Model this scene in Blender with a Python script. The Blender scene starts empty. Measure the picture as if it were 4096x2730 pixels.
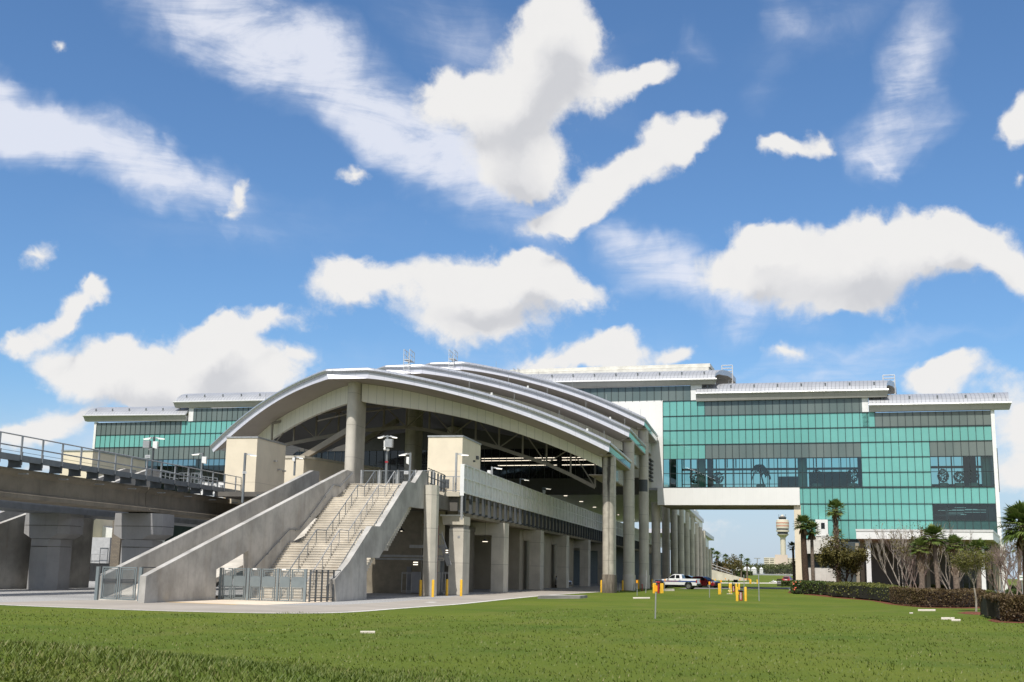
import bpy, math, random
import numpy as np
from mathutils import Vector, Matrix, noise
PI = math.pi
R = math.radians
random.seed(11)
sc = bpy.context.scene
COL = sc.collection

# ------------------------------------------------------------------ camera
F_PX, TH, ROLL, YAW = 4811.0, R(10.81), 0.0165, R(-11.66617)
EYE = Vector((0, 0, 2.3))
_fw = Vector((math.sin(YAW) * math.cos(TH), math.cos(YAW) * math.cos(TH), math.sin(TH)))
_rt = Vector((math.cos(YAW), -math.sin(YAW), 0))
_up = _rt.cross(_fw)
_ex = _rt * math.cos(ROLL) + _up * math.sin(ROLL)
_eu = -_rt * math.sin(ROLL) + _up * math.cos(ROLL)
cam = bpy.data.cameras.new('camera')
cam.sensor_width = 36.0
cam.lens = 36.0 * F_PX / 4096.0
cam.clip_end = 9000
cam.clip_start = 0.1
camo = bpy.data.objects.new('camera', cam)
COL.objects.link(camo)
m3 = Matrix((_ex, _eu, -_fw)).transposed()
camo.matrix_world = Matrix.Translation(EYE) @ m3.to_4x4()
sc.camera = camo

# survey helpers: a bearing read off the photograph met with a known plane of the place
def ray(u, v):
    return _fw + _ex * ((u - 2048) / F_PX) - _eu * ((v - 1365) / F_PX)
def AZ(u, v, z=0.0):
    d = ray(u, v); return EYE + d * ((z - EYE.z) / d.z)
def AX(u, v, x):
    d = ray(u, v); return EYE + d * (x / d.x)
def AY(u, v, y):
    d = ray(u, v); return EYE + d * (y / d.y)
def AP(u, v, p, n):
    d = ray(u, v); return EYE + d * ((Vector(p) - EYE).dot(n) / d.dot(n))
# glass frontage plane
FA = R(5.0)
FD = Vector((math.cos(FA), -math.sin(FA), 0))
FN = Vector((math.sin(FA), math.cos(FA), 0))
FP0 = Vector((-16.5, 201.0, 0))
def FS(u, v):
    q = AP(u, v, FP0, FN); return (q - FP0).dot(FD), q.z
def FP(s, z, back=0.0):
    q = FP0 + FD * s + FN * back; return Vector((q.x, q.y, z))

# ------------------------------------------------------------------ object helpers
OFF = {}
def tag(o, label=None, cat=None, group=None, kind=None):
    if label: o['label'] = label
    if cat: o['category'] = cat
    if group: o['group'] = group
    if kind: o['kind'] = kind
    return o
def thing(name, label, cat, loc=(0, 0, 0), group=None, rz=0.0):
    o = bpy.data.objects.new(name, None)
    o.empty_display_size = 0.3
    COL.objects.link(o)
    o.location = loc
    o.rotation_euler = (0, 0, rz)
    OFF[o.name] = Vector(loc) if rz == 0.0 else Vector((0, 0, 0))
    return tag(o, label, cat, group)
def kids(o):
    return [c for c in bpy.data.objects if c.parent == o]
KIDS = {}
def copy_tree(o, parent=None):
    c = o.copy(); COL.objects.link(c)
    if parent is not None:
        c.parent = parent
        KIDS.setdefault(parent.name, []).append(c)
    for ch in KIDS.get(o.name, []):
        copy_tree(ch, c)
    return c
def clone(o, loc, rz=None, label=None, group=None, scale=None):
    c = copy_tree(o)
    c.location = loc
    if rz is not None: c.rotation_euler = (0, 0, rz)
    if scale is not None: c.scale = (scale,) * 3 if not hasattr(scale, '__len__') else scale
    if label: c['label'] = label
    if group: c['group'] = group
    return c

class MB:
    def __init__(s): s.v = []; s.f = []; s.c = []
    def add(s, vs, fs, col=None):
        b = len(s.v); s.v += [Vector(p) for p in vs]; s.f += [tuple(i + b for i in f) for f in fs]
        s.c += [col] * len(fs)
    def quad(s, a, b, c, d, col=None): s.add([a, b, c, d], [(0, 1, 2, 3)], col)
    def tri(s, a, b, c, col=None): s.add([a, b, c], [(0, 1, 2)], col)
    def hexa(s, p):
        s.add(p, [(0, 3, 2, 1), (4, 5, 6, 7), (0, 1, 5, 4), (1, 2, 6, 5), (2, 3, 7, 6), (3, 0, 4, 7)])
    def box(s, x0, y0, z0, x1, y1, z1):
        s.hexa([(x0, y0, z0), (x1, y0, z0), (x1, y1, z0), (x0, y1, z0), (x0, y0, z1), (x1, y0, z1), (x1, y1, z1), (x0, y1, z1)])
    def cbox(s, c, d): s.box(c[0] - d[0] / 2, c[1] - d[1] / 2, c[2] - d[2] / 2, c[0] + d[0] / 2, c[1] + d[1] / 2, c[2] + d[2] / 2)
    def fbox(s, s0, z0, s1, z1, b0, b1):      # box in the frontage frame
        s.hexa([FP(s0, z0, b0), FP(s1, z0, b0), FP(s1, z0, b1), FP(s0, z0, b1), FP(s0, z1, b0), FP(s1, z1, b0), FP(s1, z1, b1), FP(s0, z1, b1)])
    def prism(s, poly, vec):
        n = len(poly); vec = Vector(vec)
        a = [Vector(p) for p in poly]; b = [p + vec for p in a]
        s.add(a + b, [tuple(range(n))[::-1], tuple(range(n, 2 * n))] + [(i, (i + 1) % n, n + (i + 1) % n, n + i) for i in range(n)])
    def beam(s, p0, p1, w, h, up=(0, 0, 1)):   # rectangular bar between two points
        p0 = Vector(p0); p1 = Vector(p1); t = (p1 - p0).normalized(); u = Vector(up)
        r = t.cross(u)
        if r.length < 1e-4: r = t.cross(Vector((1, 0, 0)))
        r.normalize(); u = r.cross(t)
        o = [(-w / 2, -h / 2), (w / 2, -h / 2), (w / 2, h / 2), (-w / 2, h / 2)]
        s.hexa([p0 + r * a + u * b for a, b in o] + [p1 + r * a + u * b for a, b in o])
    def tube(s, pts, r, n=6, cap=True):
        pts = [Vector(p) for p in pts]; rr = r if hasattr(r, '__len__') else [r] * len(pts)
        rings = []; prev = None
        for i, p in enumerate(pts):
            t = (pts[min(i + 1, len(pts) - 1)] - pts[max(i - 1, 0)])
            t = t.normalized() if t.length > 1e-9 else Vector((0, 0, 1))
            if prev is None:
                a = t.orthogonal().normalized()
            else:
                a = prev - t * prev.dot(t)
                a = a.normalized() if a.length > 1e-6 else t.orthogonal().normalized()
            prev = a; b = t.cross(a)
            rings.append([p + (a * math.cos(2 * PI * k / n) + b * math.sin(2 * PI * k / n)) * rr[i] for k in range(n)])
        vs = [q for ring in rings for q in ring]
        fs = [(i * n + k, i * n + (k + 1) % n, (i + 1) * n + (k + 1) % n, (i + 1) * n + k) for i in range(len(pts) - 1) for k in range(n)]
        if cap:
            fs += [tuple(range(n))[::-1], tuple((len(pts) - 1) * n + k for k in range(n))]
        s.add(vs, fs)
    def lathe(s, prof, c=(0, 0, 0), n=20, axis='Z', cap=True):
        vs = []
        for r, h in prof:
            for k in range(n):
                a = 2 * PI * k / n
                p = (r * math.cos(a), r * math.sin(a), h)
                if axis == 'Y': p = (p[0], p[2], p[1])
                if axis == 'X': p = (p[2], p[0], p[1])
                vs.append((p[0] + c[0], p[1] + c[1], p[2] + c[2]))
        fs = [(i * n + k, i * n + (k + 1) % n, (i + 1) * n + (k + 1) % n, (i + 1) * n + k) for i in range(len(prof) - 1) for k in range(n)]
        if axis == 'Y': fs = [f[::-1] for f in fs]
        if cap:
            e = (len(prof) - 1) * n
            c0, c1 = tuple(range(n))[::-1], tuple(range(e, e + n))
            if axis == 'Y': c0, c1 = c0[::-1], c1[::-1]
            fs += [c0, c1]
        s.add(vs, fs)
    def strip(s, a, b, col=None):             # ruled surface between two polylines
        n = len(a)
        s.add(list(a) + list(b), [(i, i + 1, n + i + 1, n + i) for i in range(n - 1)], col)
    def build(s, name, mat, parent=None, smooth=False, label=None, bevel=0.0):
        off = Vector((0, 0, 0)); p = parent
        while p is not None:
            off += OFF.get(p.name, Vector((0, 0, 0))); p = p.parent
        me = bpy.data.meshes.new(name)
        me.from_pydata([tuple(v - off) for v in s.v], [], s.f)
        me.update()
        me.materials.append(mat)
        if any(c is not None for c in s.c):
            at = me.attributes.new('tint', 'FLOAT', 'FACE')
            at.data.foreach_set('value', [0.5 if c is None else c for c in s.c])
        if smooth:
            me.polygons.foreach_set('use_smooth', [True] * len(me.polygons))
            if smooth != 'all':
                try: me.set_sharp_from_angle(angle=R(38))
                except Exception: pass
        o = bpy.data.objects.new(name, me)
        COL.objects.link(o)
        if bevel > 0:
            md = o.modifiers.new('bevel', 'BEVEL'); md.width = bevel; md.segments = 2; md.limit_method = 'ANGLE'; md.angle_limit = R(35)
        if parent is not None:
            o.parent = parent
            KIDS.setdefault(parent.name, []).append(o)
        if label: o['label'] = label
        return o

# ------------------------------------------------------------------ materials
class NT:
    def __init__(s, tree): s.t = tree; s.n = tree.nodes; s.l = tree.links
    def new(s, typ, **kw):
        n = s.n.new(typ)
        for k, v in kw.items(): setattr(n, k, v)
        return n
    def link(s, a, b): s.l.new(a, b)
    def val(s, sock, x):
        if isinstance(x, bpy.types.NodeSocket): s.l.new(x, sock)
        elif x is not None: sock.default_value = x
    def math(s, op, a, b=None, c=None, clamp=False):
        n = s.new('ShaderNodeMath', operation=op, use_clamp=clamp)
        s.val(n.inputs[0], a)
        if b is not None: s.val(n.inputs[1], b)
        if c is not None: s.val(n.inputs[2], c)
        return n.outputs[0]
    def vmath(s, op, a, b=None):
        n = s.new('ShaderNodeVectorMath', operation=op)
        s.val(n.inputs[0], a)
        if b is not None: s.val(n.inputs[1], b)
        return n.outputs['Value'] if op in ('DOT_PRODUCT', 'LENGTH') else n.outputs[0]
    def scale(s, v, k):
        n = s.new('ShaderNodeVectorMath', operation='SCALE'); s.val(n.inputs[0], v); s.val(n.inputs[3], k); return n.outputs[0]
    def mapr(s, x, a, b, c=0.0, d=1.0, smooth=True):
        n = s.new('ShaderNodeMapRange'); n.interpolation_type = 'SMOOTHSTEP' if smooth else 'LINEAR'
        s.val(n.inputs[0], x)
        for i, q in enumerate((a, b, c, d)): s.val(n.inputs[1 + i], q)
        return n.outputs[0]
    def noise(s, vec, scale, detail=4, rough=0.55, dist=0.0, col=False, dim=None):
        n = s.new('ShaderNodeTexNoise')
        if dim: n.noise_dimensions = dim
        s.val(n.inputs['Vector'], vec); n.inputs['Scale'].default_value = scale
        n.inputs['Detail'].default_value = detail; n.inputs['Roughness'].default_value = rough
        n.inputs['Distortion'].default_value = dist
        return n.outputs[1] if col else n.outputs[0]
    def mix(s, f, a, b, blend='MIX'):
        n = s.new('ShaderNodeMix', data_type='RGBA', blend_type=blend)
        s.val(n.inputs[0], f)
        s.val(n.inputs[6], a if isinstance(a, bpy.types.NodeSocket) else (*a[:3], 1))
        s.val(n.inputs[7], b if isinstance(b, bpy.types.NodeSocket) else (*b[:3], 1))
        return n.outputs[2]
    def ramp(s, f, stops):
        n = s.new('ShaderNodeValToRGB'); cr = n.color_ramp
        while len(cr.elements) < len(stops): cr.elements.new(0.5)
        for e, (p, c) in zip(cr.elements, stops): e.position = p; e.color = (*c[:3], 1)
        s.val(n.inputs[0], f); return n.outputs[0]
    def pos(s): return s.new('ShaderNodeNewGeometry').outputs['Position']
    def stretch(s, vec, sx, sy, sz):
        return s.vmath('MULTIPLY', vec, (sx, sy, sz))
    def bump(s, h, strength=0.3, dist=0.05):
        n = s.new('ShaderNodeBump'); n.inputs['Strength'].default_value = strength; n.inputs['Distance'].default_value = dist
        s.val(n.inputs['Height'], h); return n.outputs[0]

def newmat(name):
    m = bpy.data.materials.new(name); m.use_nodes = True
    t = NT(m.node_tree); b = m.node_tree.nodes['Principled BSDF']
    return m, t, b
def setb(t, b, color=None, rough=None, metal=None, spec=None, normal=None, coat=None):
    if color is not None: t.val(b.inputs['Base Color'], color if isinstance(color, bpy.types.NodeSocket) else (*color[:3], 1))
    if rough is not None: t.val(b.inputs['Roughness'], rough)
    if metal is not None: t.val(b.inputs['Metallic'], metal)
    if spec is not None: t.val(b.inputs['Specular IOR Level'], spec)
    if normal is not None: t.val(b.inputs['Normal'], normal)
    if coat is not None: t.val(b.inputs['Coat Weight'], coat)
def mul(c, k): return tuple(min(1, x * k) for x in c[:3])

def plain(name, col, rough=0.5, metal=0.0, spec=0.5, var=0.12, vscale=1.5, bump=0.0, bscale=30, coat=None):
    m, t, b = newmat(name)
    p = t.pos()
    n = t.noise(p, vscale, 5, 0.6)
    c = t.mix(t.mapr(n, 0.3, 0.7), mul(col, 1 - var), mul(col, 1 + var))
    nn = None
    if bump: nn = t.bump(t.noise(p, bscale, 3), bump, 0.02)
    r = t.mapr(t.noise(p, vscale * 3, 3), 0.3, 0.7, max(0.02, rough - 0.08), min(1, rough + 0.08))
    setb(t, b, c, r, metal, spec, nn, coat)
    return m

def concrete(name, col, stain=0.5, seam=0.0, seamz=0.0, streak=0.5, rough=0.85, sdir=(0, 1, 0), warm=(0.30, 0.24, 0.17), patch=0.5):
    """cast concrete: cloudy mottling, rain streaks, pores; seam = spacing of vertical form joints along sdir, seamz of level joints"""
    m, t, b = newmat(name)
    p = t.pos()
    n1 = t.noise(p, 0.35, 6, 0.62)
    n2 = t.noise(p, 1.9, 6, 0.65)
    st = t.noise(t.stretch(p, 2.6, 2.6, 0.16), 1.0, 5, 0.6)
    c = t.mix(t.mapr(n1, 0.32, 0.68), mul(col, 1 - 0.32 * patch), mul(col, 1 + 0.16 * patch))
    c = t.mix(t.math('MULTIPLY', t.mapr(n2, 0.5, 0.72), 0.35 * patch), c, mul(col, 0.62))
    c = t.mix(t.math('MULTIPLY', t.mapr(st, 0.52, 0.74), 0.55 * streak), c, mul(col, 0.5))
    c = t.mix(t.math('MULTIPLY', t.mapr(t.noise(t.stretch(p, 1.1, 1.1, 0.3), 0.6, 4), 0.55, 0.75), 0.4 * stain), c, warm)
    if seam or seamz:
        lines = []
        if seam:
            f = t.math('FRACT', t.math('DIVIDE', t.vmath('DOT_PRODUCT', p, sdir), seam))
            lines.append(t.math('LESS_THAN', f, 0.035 / seam))
        if seamz:
            sp = t.new('ShaderNodeSeparateXYZ'); t.link(p, sp.inputs[0])
            f = t.math('FRACT', t.math('DIVIDE', sp.outputs[2], seamz))
            lines.append(t.math('LESS_THAN', f, 0.05 / seamz))
        s = lines[0] if len(lines) == 1 else t.math('MAXIMUM', lines[0], lines[1])
        c = t.mix(t.math('MULTIPLY', s, 0.55), c, mul(col, 0.3))
    fine = t.noise(p, 14, 5, 0.7)
    setb(t, b, c, rough, 0, 0.3, t.bump(t.math('ADD', fine, n2), 0.25, 0.03))
    return m

def panel(name, col, rough=0.35, metal=0.0, spec=0.5, seam=1.2, sdir=(1, 0, 0), seamz=0.0, dark=0.4, var=0.06, lw=0.035, coat=None, dirt=0.25):
    """sheet cladding with narrow joints"""
    m, t, b = newmat(name)
    p = t.pos()
    n = t.noise(p, 0.5, 4)
    c = t.mix(t.mapr(n, 0.3, 0.7), mul(col, 1 - var), mul(col, 1 + var))
    c = t.mix(t.math('MULTIPLY', t.mapr(t.noise(t.stretch(p, 1.5, 1.5, 0.2), 0.8, 4), 0.5, 0.75), dirt), c, mul(col, 0.7))
    f = t.math('DIVIDE', t.vmath('DOT_PRODUCT', p, sdir), seam)
    # each sheet a slightly different tone
    wn = t.new('ShaderNodeTexWhiteNoise', noise_dimensions='1D'); t.link(t.math('FLOOR', f), wn.inputs['W'])
    c = t.mix(t.math('MULTIPLY', wn.outputs[0], 0.5), c, mul(col, 1 - 1.4 * var))
    s = t.math('LESS_THAN', t.math('FRACT', f), lw / seam)
    if seamz:
        sp = t.new('ShaderNodeSeparateXYZ'); t.link(p, sp.inputs[0])
        s = t.math('MAXIMUM', s, t.math('LESS_THAN', t.math('FRACT', t.math('DIVIDE', sp.outputs[2], seamz)), lw / seamz))
    c = t.mix(t.math('MULTIPLY', s, dark), c, mul(col, 0.25))
    setb(t, b, c, rough, metal, spec, None, coat)
    return m

def emis(name, col, k):
    m, t, b = newmat(name)
    setb(t, b, col, 0.5)
    b.inputs['Emission Color'].default_value = (*col, 1); b.inputs['Emission Strength'].default_value = k
    return m

def leafmat(name, c0, c1, c2=None, scale=0.9, rough=0.55, trans=0.25):
    m, t, b = newmat(name)
    p = t.pos()
    at = t.new('ShaderNodeAttribute', attribute_name='tint')
    f = t.math('ADD', t.math('MULTIPLY', at.outputs['Fac'], 0.75), t.math('MULTIPLY', t.math('SUBTRACT', t.noise(p, scale, 3), 0.375), 1.0), clamp=True)
    stops = [(0.0, c0), (1.0, c1)] if c2 is None else [(0.0, c0), (0.55, c1), (1.0, c2)]
    c = t.ramp(f, stops)
    setb(t, b, c, rough, 0, 0.35)
    if trans:
        tr = t.new('ShaderNodeBsdfTranslucent'); t.link(c, tr.inputs[0])
        mx = t.new('ShaderNodeMixShader'); mx.inputs[0].default_value = trans
        t.link(b.outputs[0], mx.inputs[1]); t.link(tr.outputs[0], mx.inputs[2])
        t.link(mx.outputs[0], t.n['Material Output'].inputs[0])
    return m

def seethrough_glass(name, tint, refl=0.12, rough=0.02, gloss=(0.9, 0.95, 0.95)):
    m, t, b = newmat(name)
    t.n.remove(b)
    tr = t.new('ShaderNodeBsdfTransparent'); tr.inputs[0].default_value = (*tint, 1)
    gl = t.new('ShaderNodeBsdfGlossy'); gl.inputs[0].default_value = (*gloss, 1); gl.inputs['Roughness'].default_value = rough
    lw = t.new('ShaderNodeFresnel'); lw.inputs[0].default_value = 1.45
    mx = t.new('ShaderNodeMixShader')
    t.link(t.math('ADD', t.math('MULTIPLY', lw.outputs[0], 0.9), refl, clamp=True), mx.inputs[0])
    t.link(tr.outputs[0], mx.inputs[1]); t.link(gl.outputs[0], mx.inputs[2])
    t.link(mx.outputs[0], t.n['Material Output'].inputs[0])
    return m

M = {}
M['conc'] = concrete('weathered_concrete', (0.30, 0.285, 0.26), stain=0.6, streak=0.7, patch=0.9)
M['conc_lt'] = concrete('pale_concrete', (0.60, 0.55, 0.45), stain=0.4, streak=0.4, patch=0.5)
M['conc_cap'] = concrete('parapet_concrete', (0.42, 0.405, 0.375), stain=0.5, streak=0.6, patch=0.9)
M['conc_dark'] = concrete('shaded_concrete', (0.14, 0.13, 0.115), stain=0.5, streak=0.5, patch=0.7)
M['girder'] = concrete('girder_concrete', (0.25, 0.215, 0.165), stain=0.4, streak=0.8, patch=0.6)
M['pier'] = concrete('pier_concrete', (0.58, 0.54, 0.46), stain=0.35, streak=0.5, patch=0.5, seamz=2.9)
M['column'] = concrete('column_concrete', (0.58, 0.54, 0.465), stain=0.35, streak=0.55, patch=0.5, seamz=3.6)
M['step'] = concrete('stair_concrete', (0.52, 0.485, 0.425), stain=0.9, streak=0.2, patch=0.9, warm=(0.26, 0.20, 0.14))
M['stucco'] = plain('cream_stucco', (0.74, 0.655, 0.51), 0.9, spec=0.2, var=0.05, vscale=0.6, bump=0.15, bscale=25)
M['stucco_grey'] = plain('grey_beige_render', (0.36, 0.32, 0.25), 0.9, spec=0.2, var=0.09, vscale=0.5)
M['white'] = panel('white_metal_panel', (0.80, 0.79, 0.76), 0.4, seam=1.22, sdir=tuple(FD), seamz=0, dark=0.10, var=0.02, dirt=0.06)
M['white_plain'] = plain('white_paint', (0.78, 0.78, 0.76), 0.4, var=0.04)
M['archwall'] = panel('arch_wall_panel', (0.80, 0.76, 0.66), 0.5, seam=0.9, sdir=(1, 0, 0), dark=0.5, var=0.03, lw=0.04, dirt=0.15)
M['fascia'] = panel('silver_fascia_panel', (0.70, 0.70, 0.78), 0.42, metal=0.05, seam=1.55, sdir=(1, 0, 0), dark=0.35, var=0.05, dirt=0.15)
M['fascia_side'] = panel('polished_side_fascia', (0.38, 0.44, 0.45), 0.10, metal=0.85, seam=3.1, sdir=(0, 1, 0), dark=0.3, var=0.05, dirt=0.15)
M['glasspanel'] = panel('glossy_side_panel', (0.55, 0.60, 0.59), 0.12, metal=0.55, seam=4.4, sdir=(0, 1, 0), dark=0.3, var=0.04, dirt=0.12)
M['gutter'] = plain('aluminium_gutter', (0.47, 0.48, 0.51), 0.33, metal=0.5, var=0.06)
M['soffit'] = panel('grey_brown_soffit', (0.38, 0.33, 0.29), 0.6, seam=0.6, sdir=(0, 1, 0), dark=0.10, var=0.03, lw=0.03)
M['eave'] = panel('eave_fascia_panel', (0.42, 0.41, 0.385), 0.45, seam=1.7, sdir=tuple(FD), dark=0.35, var=0.04, metal=0.2)
M['eave_trim'] = plain('white_gutter', (0.60, 0.60, 0.60), 0.35, var=0.03, metal=0.1)
M['deck'] = panel('dark_metal_deck', (0.045, 0.042, 0.038), 0.6, seam=0.7, sdir=(0, 1, 0), dark=0.4, var=0.1)
M['truss'] = plain('grey_steel_truss', (0.24, 0.21, 0.17), 0.6, var=0.08)
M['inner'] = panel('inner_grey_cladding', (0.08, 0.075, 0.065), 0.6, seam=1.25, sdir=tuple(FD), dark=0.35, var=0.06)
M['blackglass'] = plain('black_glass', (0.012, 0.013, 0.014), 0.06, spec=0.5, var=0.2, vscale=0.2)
M['mullion'] = plain('dark_mullion', (0.035, 0.045, 0.048), 0.45, metal=0.3, var=0.1)
M['steel'] = plain('grey_painted_steel', (0.17, 0.185, 0.195), 0.5, metal=0.2, var=0.1)
M['steel_lt'] = plain('galvanised_steel', (0.40, 0.405, 0.405), 0.45, metal=0.45, var=0.12, vscale=3)
M['steel_dk'] = plain('dark_grey_steel', (0.075, 0.083, 0.09), 0.5, metal=0.2, var=0.12)
M['gate'] = plain('grey_green_gate_paint', (0.20, 0.235, 0.245), 0.5, metal=0.15, var=0.06)
M['noisewall'] = plain('pale_barrier_steel', (0.72, 0.72, 0.70), 0.5, metal=0.1, var=0.06)
M['yellow'] = plain('yellow_paint', (0.82, 0.48, 0.035), 0.45, var=0.08, vscale=4)
M['orange'] = plain('orange_paint', (0.93, 0.36, 0.01), 0.45, var=0.05)
M['red'] = plain('red_paint', (0.34, 0.018, 0.025), 0.4, var=0.15, vscale=5)
M['black'] = plain('black_plastic', (0.02, 0.02, 0.021), 0.5, var=0.2)
M['lampglow'] = emis('lamp_lens', (1.0, 0.93, 0.8), 1.6)
M['tube'] = emis('fluorescent_tube', (1.0, 0.88, 0.70), 1.7)
M['asphalt'] = None

def standing_seam(name, col):
    m, t, b = newmat(name)
    p = t.pos()
    d = t.vmath('DOT_PRODUCT', p, tuple(FD))
    f = t.math('FRACT', t.math('DIVIDE', d, 0.62))
    rib = t.math('LESS_THAN', f, 0.16)
    n = t.noise(p, 0.4, 4)
    c = t.mix(t.mapr(n, 0.3, 0.7), mul(col, 0.92), mul(col, 1.06))
    c = t.mix(t.math('MULTIPLY', rib, 0.5), c, mul(col, 0.35))
    setb(t, b, c, 0.42, 0.35, 0.5, t.bump(rib, 0.4, 0.05))
    return m
M['roofseam'] = standing_seam('standing_seam_roof', (0.42, 0.43, 0.45))

def teal():
    m, t, b = newmat('teal_spandrel_glass')
    p = t.pos()
    s = t.vmath('DOT_PRODUCT', p, tuple(FD))
    n = t.noise(p, 0.10, 4, 0.6)
    c = t.mix(t.mapr(n, 0.35, 0.65), (0.14, 0.385, 0.34), (0.165, 0.435, 0.39))
    wn = t.new('ShaderNodeTexWhiteNoise', noise_dimensions='2D')
    sp = t.new('ShaderNodeSeparateXYZ'); t.link(p, sp.inputs[0])
    cb = t.new('ShaderNodeCombineXYZ')
    t.link(t.math('FLOOR', t.math('DIVIDE', s, 1.17)), cb.inputs[0]); t.link(t.math('FLOOR', t.math('DIVIDE', sp.outputs[2], 2.41)), cb.inputs[1])
    t.link(cb.outputs[0], wn.inputs['Vector'])
    c = t.mix(t.math('MULTIPLY', wn.outputs[0], 0.3), c, (0.135, 0.365, 0.335))
    setb(t, b, c, 0.07, 0.0, 0.5)
    return m
M['teal'] = teal()
def frit():
    m, t, b = newmat('grey_fritted_glass')
    p = t.pos()
    n = t.noise(t.stretch(p, 0.22, 0.22, 0.05), 1.0, 4)
    c = t.mix(t.mapr(n, 0.3, 0.7), (0.115, 0.15, 0.14), (0.155, 0.185, 0.17))
    setb(t, b, c, 0.06, 0, 0.5)
    return m
M['frit'] = frit()
M['vision'] = seethrough_glass('teal_vision_glass', (0.36, 0.62, 0.56), 0.06)
M['vision_dk'] = seethrough_glass('smoked_vision_glass', (0.24, 0.38, 0.40), 0.06)
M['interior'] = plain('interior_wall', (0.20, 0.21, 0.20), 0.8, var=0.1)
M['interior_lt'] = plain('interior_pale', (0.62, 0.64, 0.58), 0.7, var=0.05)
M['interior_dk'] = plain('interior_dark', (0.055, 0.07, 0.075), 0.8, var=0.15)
# ------------------------------------------------------------------ ground sheet
def sstep(a, b, x):
    t = min(1, max(0, (x - a) / (b - a))); return t * t * (3 - 2 * t)
def terrain(x, y):
    z = 2.25 * sstep(446, 575, y)
    m = 0.95 * math.exp(-(((x + 13.5) / 7.5) ** 2 + ((y - 17.5) / 6.5) ** 2))
    m += 0.25 * math.exp(-(((x + 2) / 9) ** 2 + ((y - 17) / 4.5) ** 2))
    return z + m + (0.02 * noise.noise(Vector((x * 0.35, y * 0.35, 0))) * sstep(60, 30, y) if y < 60 else 0)

def grass_mat():
    m, t, b = newmat('mown_grass')
    p = t.pos()
    big = t.noise(p, 0.045, 5, 0.6)
    mid = t.noise(t.stretch(p, 1, 0.35, 1), 0.42, 5, 0.65)
    fine = t.noise(p, 9.0, 6, 0.75)
    fine2 = t.noise(p, 40.0, 3, 0.7)
    c = t.mix(t.mapr(big, 0.35, 0.65), (0.088, 0.128, 0.014), (0.132, 0.162, 0.020))
    c = t.mix(t.math('MULTIPLY', t.mapr(mid, 0.48, 0.70), 0.55), c, (0.155, 0.155, 0.040))
    c = t.mix(t.math('MULTIPLY', t.mapr(t.noise(p, 0.16, 4), 0.50, 0.68), 0.5), c, (0.060, 0.110, 0.014))
    # faint mower lanes
    d = t.vmath('DOT_PRODUCT', p, (0.93, -0.36, 0))
    w = t.math('SINE', t.math('ADD', t.math('MULTIPLY', d, 2.1), t.math('MULTIPLY', t.noise(p, 0.08, 2), 6)))
    c = t.mix(t.math('MULTIPLY', t.mapr(w, -0.4, 0.9), 0.16), c, (0.125, 0.165, 0.022))
    c = t.mix(t.mapr(fine, 0.42, 0.75, 0, 0.75), c, (0.050, 0.086, 0.010))
    c = t.mix(t.mapr(fine2, 0.55, 0.78, 0, 0.55), c, (0.20, 0.205, 0.07))
    # thin straw coloured and bare spots
    c = t.mix(t.mapr(t.noise(p, 0.75, 6, 0.7), 0.63, 0.74, 0, 0.6), c, (0.21, 0.165, 0.085))
    h = t.math('ADD', t.math('MULTIPLY', fine, 0.7), t.math('MULTIPLY', fine2, 0.3))
    setb(t, b, c, 0.9, 0, 0.12, t.bump(h, 0.9, 0.07))
    return m
M['grass'] = grass_mat()
def sheet_mat(name, c0, c1, scale, speck=0.0, speck_c=(0.02, 0.02, 0.02), bump=0.3, rough=0.9, bs=40, speck_s=3.0, big=0.12):
    m, t, b = newmat(name)
    p = t.pos()
    c = t.mix(t.mapr(t.noise(p, scale, 5, 0.65), 0.3, 0.7), c0, c1)
    c = t.mix(t.mapr(t.noise(p, big, 4), 0.4, 0.65, 0, 0.4), c, mul(c0, 0.75))
    if speck: c = t.mix(t.mapr(t.noise(p, speck_s, 4, 0.8), 0.64, 0.68, 0, speck), c, speck_c)
    n = t.noise(p, bs, 4, 0.7)
    setb(t, b, c, rough, 0, 0.25, t.bump(n, bump, 0.03))
    return m
M['asphalt'] = sheet_mat('bleached_asphalt', (0.32, 0.29, 0.25), (0.385, 0.345, 0.30), 0.5, 0.5, (0.12, 0.11, 0.10), 0.3)
M['asphalt_dk'] = sheet_mat('grey_asphalt', (0.20, 0.195, 0.19), (0.26, 0.25, 0.24), 0.5, 0.3)
M['gravel'] = sheet_mat('crushed_stone', (0.20, 0.20, 0.20), (0.50, 0.49, 0.47), 9.0, 0.6, (0.10, 0.10, 0.10), 1.0, bs=9, speck_s=7)
M['pad'] = sheet_mat('pale_concrete_paving', (0.62, 0.52, 0.40), (0.70, 0.60, 0.48), 0.6, 0.15, (0.4, 0.33, 0.25), 0.1)
M['path'] = sheet_mat('cream_path_concrete', (0.56, 0.51, 0.43), (0.66, 0.61, 0.52), 0.6, 0.1, (0.4, 0.36, 0.3), 0.1)
M['mulch'] = sheet_mat('red_bark_mulch', (0.07, 0.022, 0.012), (0.24, 0.085, 0.045), 6.0, 0.5, (0.36, 0.17, 0.10), 1.0, bs=11, speck_s=8)
M['paintw'] = plain('white_line_paint', (0.62, 0.60, 0.55), 0.7, var=0.2, vscale=2)
M['painty'] = plain('yellow_line_paint', (0.75, 0.46, 0.10), 0.7, var=0.12, vscale=2)

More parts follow.
